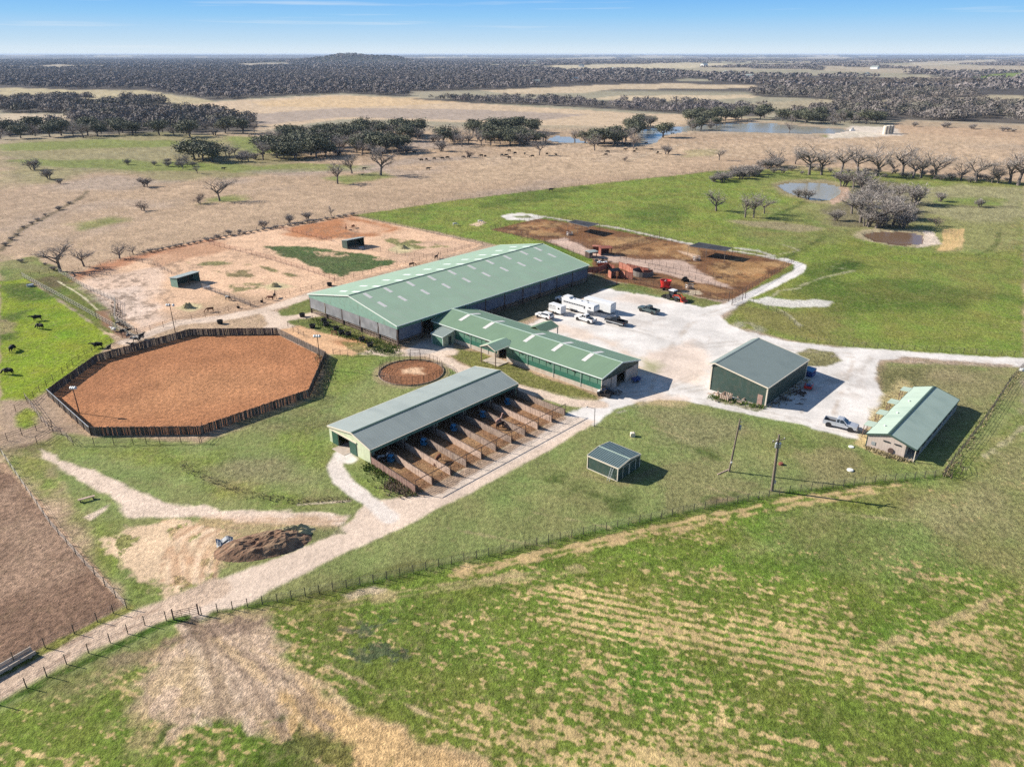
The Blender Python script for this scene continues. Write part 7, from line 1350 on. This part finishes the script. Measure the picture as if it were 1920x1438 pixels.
# ---------------------------------------------------------------- woods that read as one mass
def woods(polys, dens, hr, mt, label, seed, far=False, spread=1.3, tris=22, mask=None, name='woods', leaf=.30):
    rs = np.random.RandomState(seed); C = []
    for px in polys:
        P = np.array([G(*p)[:2] for p in px]); lo, hi = P.min(0), P.max(0); n = int((hi-lo).prod()*dens*1.); n = min(n, 400000); q = lo+rs.rand(n, 2)*(hi-lo); x, y = q.T; ins = np.zeros(n, bool)
        for i in range(len(P)):
            (ax, ay), (bx, by) = P[i], P[(i+1) % len(P)]
            if abs(by-ay) > 1e-9: ins ^= ((ay > y) != (by > y)) & (x < (bx-ax)*(y-ay)/(by-ay)+ax)
        q = q[ins]
        if mask is not None: q = q[mask(q[:, 0], q[:, 1], rs)]
        C.append(q)
    C = np.concatenate(C); g = fbm(C[:, 0]/45, C[:, 1]/70, 3, seed+3); C = C[rs.rand(len(C)) < smooth(.30, .46, g)]; n = len(C); h = (hr[0]-2)+rs.rand(n)**1.3*(hr[1]-hr[0]+3); w = h*spread*(.8+.5*rs.rand(n))
    if far: d = np.hypot(C[:, 0], C[:, 1]); k = np.clip(d/3200, 1, 1.9); w *= k; h *= np.clip(1-(d-2500)/8000, .5, 1)
    # each crown: a shell of small leaning leaf faces
    u = rs.rand(n, tris)*2*np.pi; v = rs.rand(n, tris)*1.25-.35; cv = np.sqrt(np.maximum(0, 1-v*v)); rad = .72+.45*rs.rand(n, tris)
    cx = C[:, 0:1]+np.cos(u)*cv*rad*w[:, None]/2; cy = C[:, 1:2]+np.sin(u)*cv*rad*w[:, None]/2; cz = h[:, None]*(.52+.48*v*rad)
    s = w[:, None]*leaf*(.6+.8*rs.rand(n, tris)); c0 = np.stack([cx, cy, cz], -1)
    nn = np.stack([np.cos(u)*cv, np.sin(u)*cv, v+.25], -1)+.32*rs.randn(n, tris, 3); nn /= np.linalg.norm(nn, axis=-1, keepdims=True)
    a = np.cross(nn, rs.randn(n, tris, 3)); a /= np.linalg.norm(a, axis=-1, keepdims=True); b = np.cross(nn, a); a *= s[..., None]; b *= s[..., None]
    V = np.stack([c0-a*.5-b*.4, c0+a*.6-b*.3, c0+a*.1+b*.7], 2).reshape(-1, 3).astype(np.float32); V[:, 2] = np.maximum(V[:, 2], .05)+np.repeat(hill_z(C[:, 0], C[:, 1]), tris*3).astype(np.float32); nf = len(V)//3
    me = bpy.data.meshes.new(name); me.vertices.add(len(V)); me.vertices.foreach_set('co', V.ravel()); me.loops.add(nf*3); me.loops.foreach_set('vertex_index', np.arange(nf*3, dtype=np.int32)); me.polygons.add(nf); me.polygons.foreach_set('loop_start', np.arange(0, nf*3, 3, dtype=np.int32)); me.update(calc_edges=True); me.materials.append(mt)
    o = bpy.data.objects.new(name, me); COL.objects.link(o); tag(o, label, 'woods', None, 'stuff'); return n
WD = mat('woodland_twigs', (.19,.165,.16), .95, .35, .02, dirt=((.125,.12,.10), .8, .012)); WD2 = mat('woodland_mixed', (.185,.16,.145), .95, .4, .05, dirt=((.085,.09,.058), .9, .03)); BR = mat('brush_twigs', (.135,.11,.095), .95, .3, .08)
cnt = []
cnt.append(woods([[(0,212),(0,190),(100,186),(250,188),(330,196),(300,206),(200,215),(130,213)],[(130,232),(140,216),(300,206),(400,214),(478,228),(478,238),(360,246),(240,244),(120,240),(0,250),(0,238)]], .014, (7,11), WD2, 'dense mixed wood at the left beyond the green pasture', 1, tris=110, leaf=.10))
cnt.append(woods([[(1450,226),(1500,212),(1620,198),(1750,196),(1920,200),(2050,204),(2050,240),(1920,233),(1700,224),(1650,227),(1560,226)]], .014, (7,11), WD2, 'dense mixed wood at the right beyond the far pond', 2, tris=110, leaf=.10))
cnt.append(woods([[(770,186),(960,185),(1280,192),(1440,206),(1440,219),(1330,216),(1240,212),(1050,200),(870,193)]], .009, (5,8), WD, 'scrubby wood strip behind the pale field', 3, tris=80, leaf=.12))
cnt.append(woods([[(1400,170),(1560,168),(1840,172),(1830,184),(1700,186),(1590,190),(1500,184),(1420,182)]], .008, (6,10), WD2, 'dark wood band across the right middle distance', 4, tris=64, leaf=.13))
cnt.append(woods([[(0,162),(60,165),(150,169),(270,168),(330,178),(405,189),(520,182),(640,176),(760,182),(770,172),(960,168),(1060,158),(1250,155),(1280,150),(1000,140),(640,136),(300,132),(0,134)]], .0055, (7,11), WD, 'broad bare woodland across the left middle distance', 5, tris=44, leaf=.16))
def fm(x, y, rs):
    keep = far_wood(x, y) > .5
    for px in ([(1420,147),(1850,148),(1860,155),(1800,166),(1480,160),(1420,158)], [(1820,143),(1920,136),(1920,146),(1850,148)], [(1000,124),(1300,118),(1420,122),(1300,128),(1060,133)], [(420,121),(520,118),(560,121),(470,125)], [(1700,118),(1860,112),(1880,117),(1720,124)], [(640,140),(780,133),(800,138),(700,144)]):
        P = [G(*p)[:2] for p in px]; ins = np.zeros(len(x), bool)
        for i in range(len(P)):
            (ax, ay), (bx, by) = P[i], P[(i+1) % len(P)]
            if abs(by-ay) > 1e-9: ins ^= ((ay > y) != (by > y)) & (x < (bx-ax)*(y-ay)/(by-ay)+ax)
        keep &= ~ins
    d = np.hypot(x, y); return keep & (rs.rand(len(x)) < np.clip((2600/d)**1.1, .12, 1))
cnt.append(woods([[(-300,134),(0,134),(640,136),(1000,140),(1280,150),(1420,160),(1480,168),(1840,170),(2200,175),(2200,113),(1400,111),(600,111),(-300,112)]], 0.0034, (8,12), WD, 'endless bare woodland running to the horizon', 6, True, tris=15, leaf=.30, mask=fm))
cnt.append(woods([[(1420,148),(1850,149),(1860,156),(1800,167),(1560,168),(1480,163),(1420,159)]], .006, (3,5), BR, 'low grey scrub covering the flat beyond the right hand wood', 7, tris=16, leaf=.3, spread=1.6))
cnt.append(woods([[(1290,205),(1440,194),(1600,186),(1760,184),(1920,184),(1920,194),(1750,194),(1600,196),(1500,208),(1420,222),(1330,215)]], .0012, (3,6), BR, 'scattered grey brush on the rough field beyond the far pond', 8, tris=40, leaf=.16, spread=1.5))
print('woods crowns', cnt)
hp = empty('farmhouse', (0,0,0), 0, 'x', 'house', 'small pale houses far across the plain'); m = MB(); m.box(-8,-5,0,8,5,4); m.build('wall', M['white'], hp); m = MB(); m.prism([(-5.6,3.9),(0,6.6),(5.6,3.9)], -8.6, 8.6, 'x'); m.build('roof', M['mare_roof'], hp)
for i, (x, y, s_) in enumerate([(1003,157,1.2),(1078,153,1.5),(1050,155,1.),(985,158,.9),(903,147,.9),(766,108,2),(1360,140,1.6),(1405,146,1.4),(1625,142,1.4),(1640,130,2.),(1710,116,2.6),(1150,133,1.8),(1000,118,2.4),(1090,126,2.),(1240,140,1.5),(1320,124,2.2)]):
    l = 'tiny pale house lost among the woods of the distant plain'
    if i == 0: hp.location = G(x, y); hp['label'] = l; hp.scale = (s_,)*3
    else: instance(hp, G(x, y), i*1.3, s_, l)
# small tangle of weeds and stalks by the runs, along barn and mound
def weeds(px, n, h, mt, label, seed, spread):
    rs = np.random.RandomState(seed); m = MB(); P = [G(*p) for p in px]
    for k in range(n):
        t = rs.rand()*(len(P)-1); i = int(t); p = P[i].lerp(P[i+1], t-i); c = p+Vector((rs.randn()*spread, rs.randn()*spread, 0))
        for b in range(3):
            d = Vector((rs.randn()*.35, rs.randn()*.35, 1)).normalized()*h*(.5+.7*rs.rand()); s = Vector((rs.randn(), rs.randn(), 0)).normalized()*(.05+.05*rs.rand()); m.add([c-s, c+s, c+d], [(0,1,2)])
    o = m.build('weeds', mt, None, fixn=False); tag(o, label, 'weeds', None, 'stuff')
GW = mat('green_weeds', (.12,.17,.035), .9, .35, 1.); DW = mat('dry_weeds', (.34,.28,.16), .9, .3, 1.); BW = mat('brown_stalks', (.23,.17,.12), .9, .3, 1.)
weeds([(690,872),(720,890),(770,926)], 500, .5, GW, 'green weeds along the first plank wall', 1, .8); weeds([(728,908),(768,926)], 260, .7, BW, 'brown stalks at the corner of the first run', 2, .8); weeds([(590,600),(650,630),(742,652)], 700, .6, GW, 'weeds along the barn gable', 3, .9); weeds([(600,600),(745,655)], 260, .5, DW, 'dry weeds along the barn gable', 4, 1.); weeds([(700,655),(740,660)], 260, .6, GW, 'weeds at the barn corner', 14, 1.)
weeds([(1335,744),(1430,765)], 420, .5, GW, 'weeds along the machine shop gable', 5, .5); weeds([(1440,764),(1510,712)], 260, .4, DW, 'dry weeds along the shaded shop wall', 6, .8); weeds([(1625,838),(1660,852),(1700,864)], 360, .5, DW, 'dry grass at the foot of the kennel gable', 7, .5)
weeds([(1770,893),(1788,866),(1862,768),(1915,694)], 260, .45, DW, 'dry weeds tangled in the netting fence', 8, .35); weeds([(1790,860),(1862,764),(1915,690)], 120, .4, GW, 'green weeds in the netting fence', 9, .4)
weeds([(600,665),(618,700),(590,742)], 300, .7, DW, 'dry stalks piled outside the right side of the arena', 10, .7); weeds([(340,872),(400,902),(460,927),(560,941),(650,938)], 150, .3, DW, 'dry stalks along the old bank across the lawn', 11, .5); weeds([(215,565),(222,600),(240,618)], 150, .8, BW, 'dry stalks along the pale alley fence', 12, .6); weeds([(1694,715),(1662,760),(1630,812)], 140, .25, DW, 'dry grass along the awnings of the kennel building', 13, .6)
# ================================================================ haze, clean-up
def haze():
    m = bpy.data.materials.new('haze_air'); m.use_nodes = True; n = m.node_tree.nodes; l = m.node_tree.links; n.remove(n['Principled BSDF']); v = n.new('ShaderNodeVolumePrincipled'); v.inputs['Color'].default_value = (.60,.76,1.,1); v.inputs['Density'].default_value = 3.8e-5; v.inputs['Anisotropy'].default_value = .0; l.new(v.outputs[0], n['Material Output'].inputs['Volume'])
    o = MB().box(-48000,-48000,-46,48000,48000,max(ZMAX, 62)+6).build('haze', m); tag(o, 'thin blue air over the whole plain', 'haze', None, 'stuff')
haze()
def split_far_pieces():
    # the two facing walls (or trims) of a building are two parts
    names = ('end_wall', 'gable_wall', 'side_wall', 'lower_wall', 'upper_wall', 'foundation_wall', 'eave_wall', 'corner_trim', 'eave_band', 'stall_front', 'rail')
    for o in [o for o in bpy.data.objects if o.type == 'MESH' and o.name.split('.')[0] in names and o.parent and o.parent.name.split('.')[0] in ('riding_arena_barn','horse_stable','tack_shed','mare_barn','machine_shop','garden_shed','kennel_house','loafing_shed')]:
        if o.name.startswith('rail'): continue
        b = bmesh.new(); b.from_mesh(o.data); b.faces.ensure_lookup_table(); seen = set(); isl = []
        for f in b.faces:
            if f.index in seen: continue
            st = [f]; seen.add(f.index); cur = []
            while st:
                g = st.pop(); cur.append(g)
                for e in g.edges:
                    for k in e.link_faces:
                        if k.index not in seen: seen.add(k.index); st.append(k)
            isl.append((cur, sum((g.calc_center_median() for g in cur), Vector())/len(cur)))
        cs = [c for _, c in isl]; ext = [max(c[i] for c in cs)-min(c[i] for c in cs) for i in (0, 1)]
        if o.name.startswith(('end_wall','gable_wall')): ax = 0
        elif o.name.startswith(('corner_trim',)): ax = 0
        else: ax = 1
        if ext[ax] > 1.:
            mid = (max(c[ax] for c in cs)+min(c[ax] for c in cs))/2; b2 = b.copy(); 
            ids = {g.index for cur, c in isl if c[ax] > mid for g in cur}
            bmesh.ops.delete(b, geom=[f for f in b.faces if f.index in ids], context='FACES'); b2.faces.ensure_lookup_table(); bmesh.ops.delete(b2, geom=[f for f in b2.faces if f.index not in ids], context='FACES')
            n = o.copy(); n.data = o.data.copy(); COL.objects.link(n); b2.to_mesh(n.data); b.to_mesh(o.data); b2.free()
        b.free()
split_far_pieces()
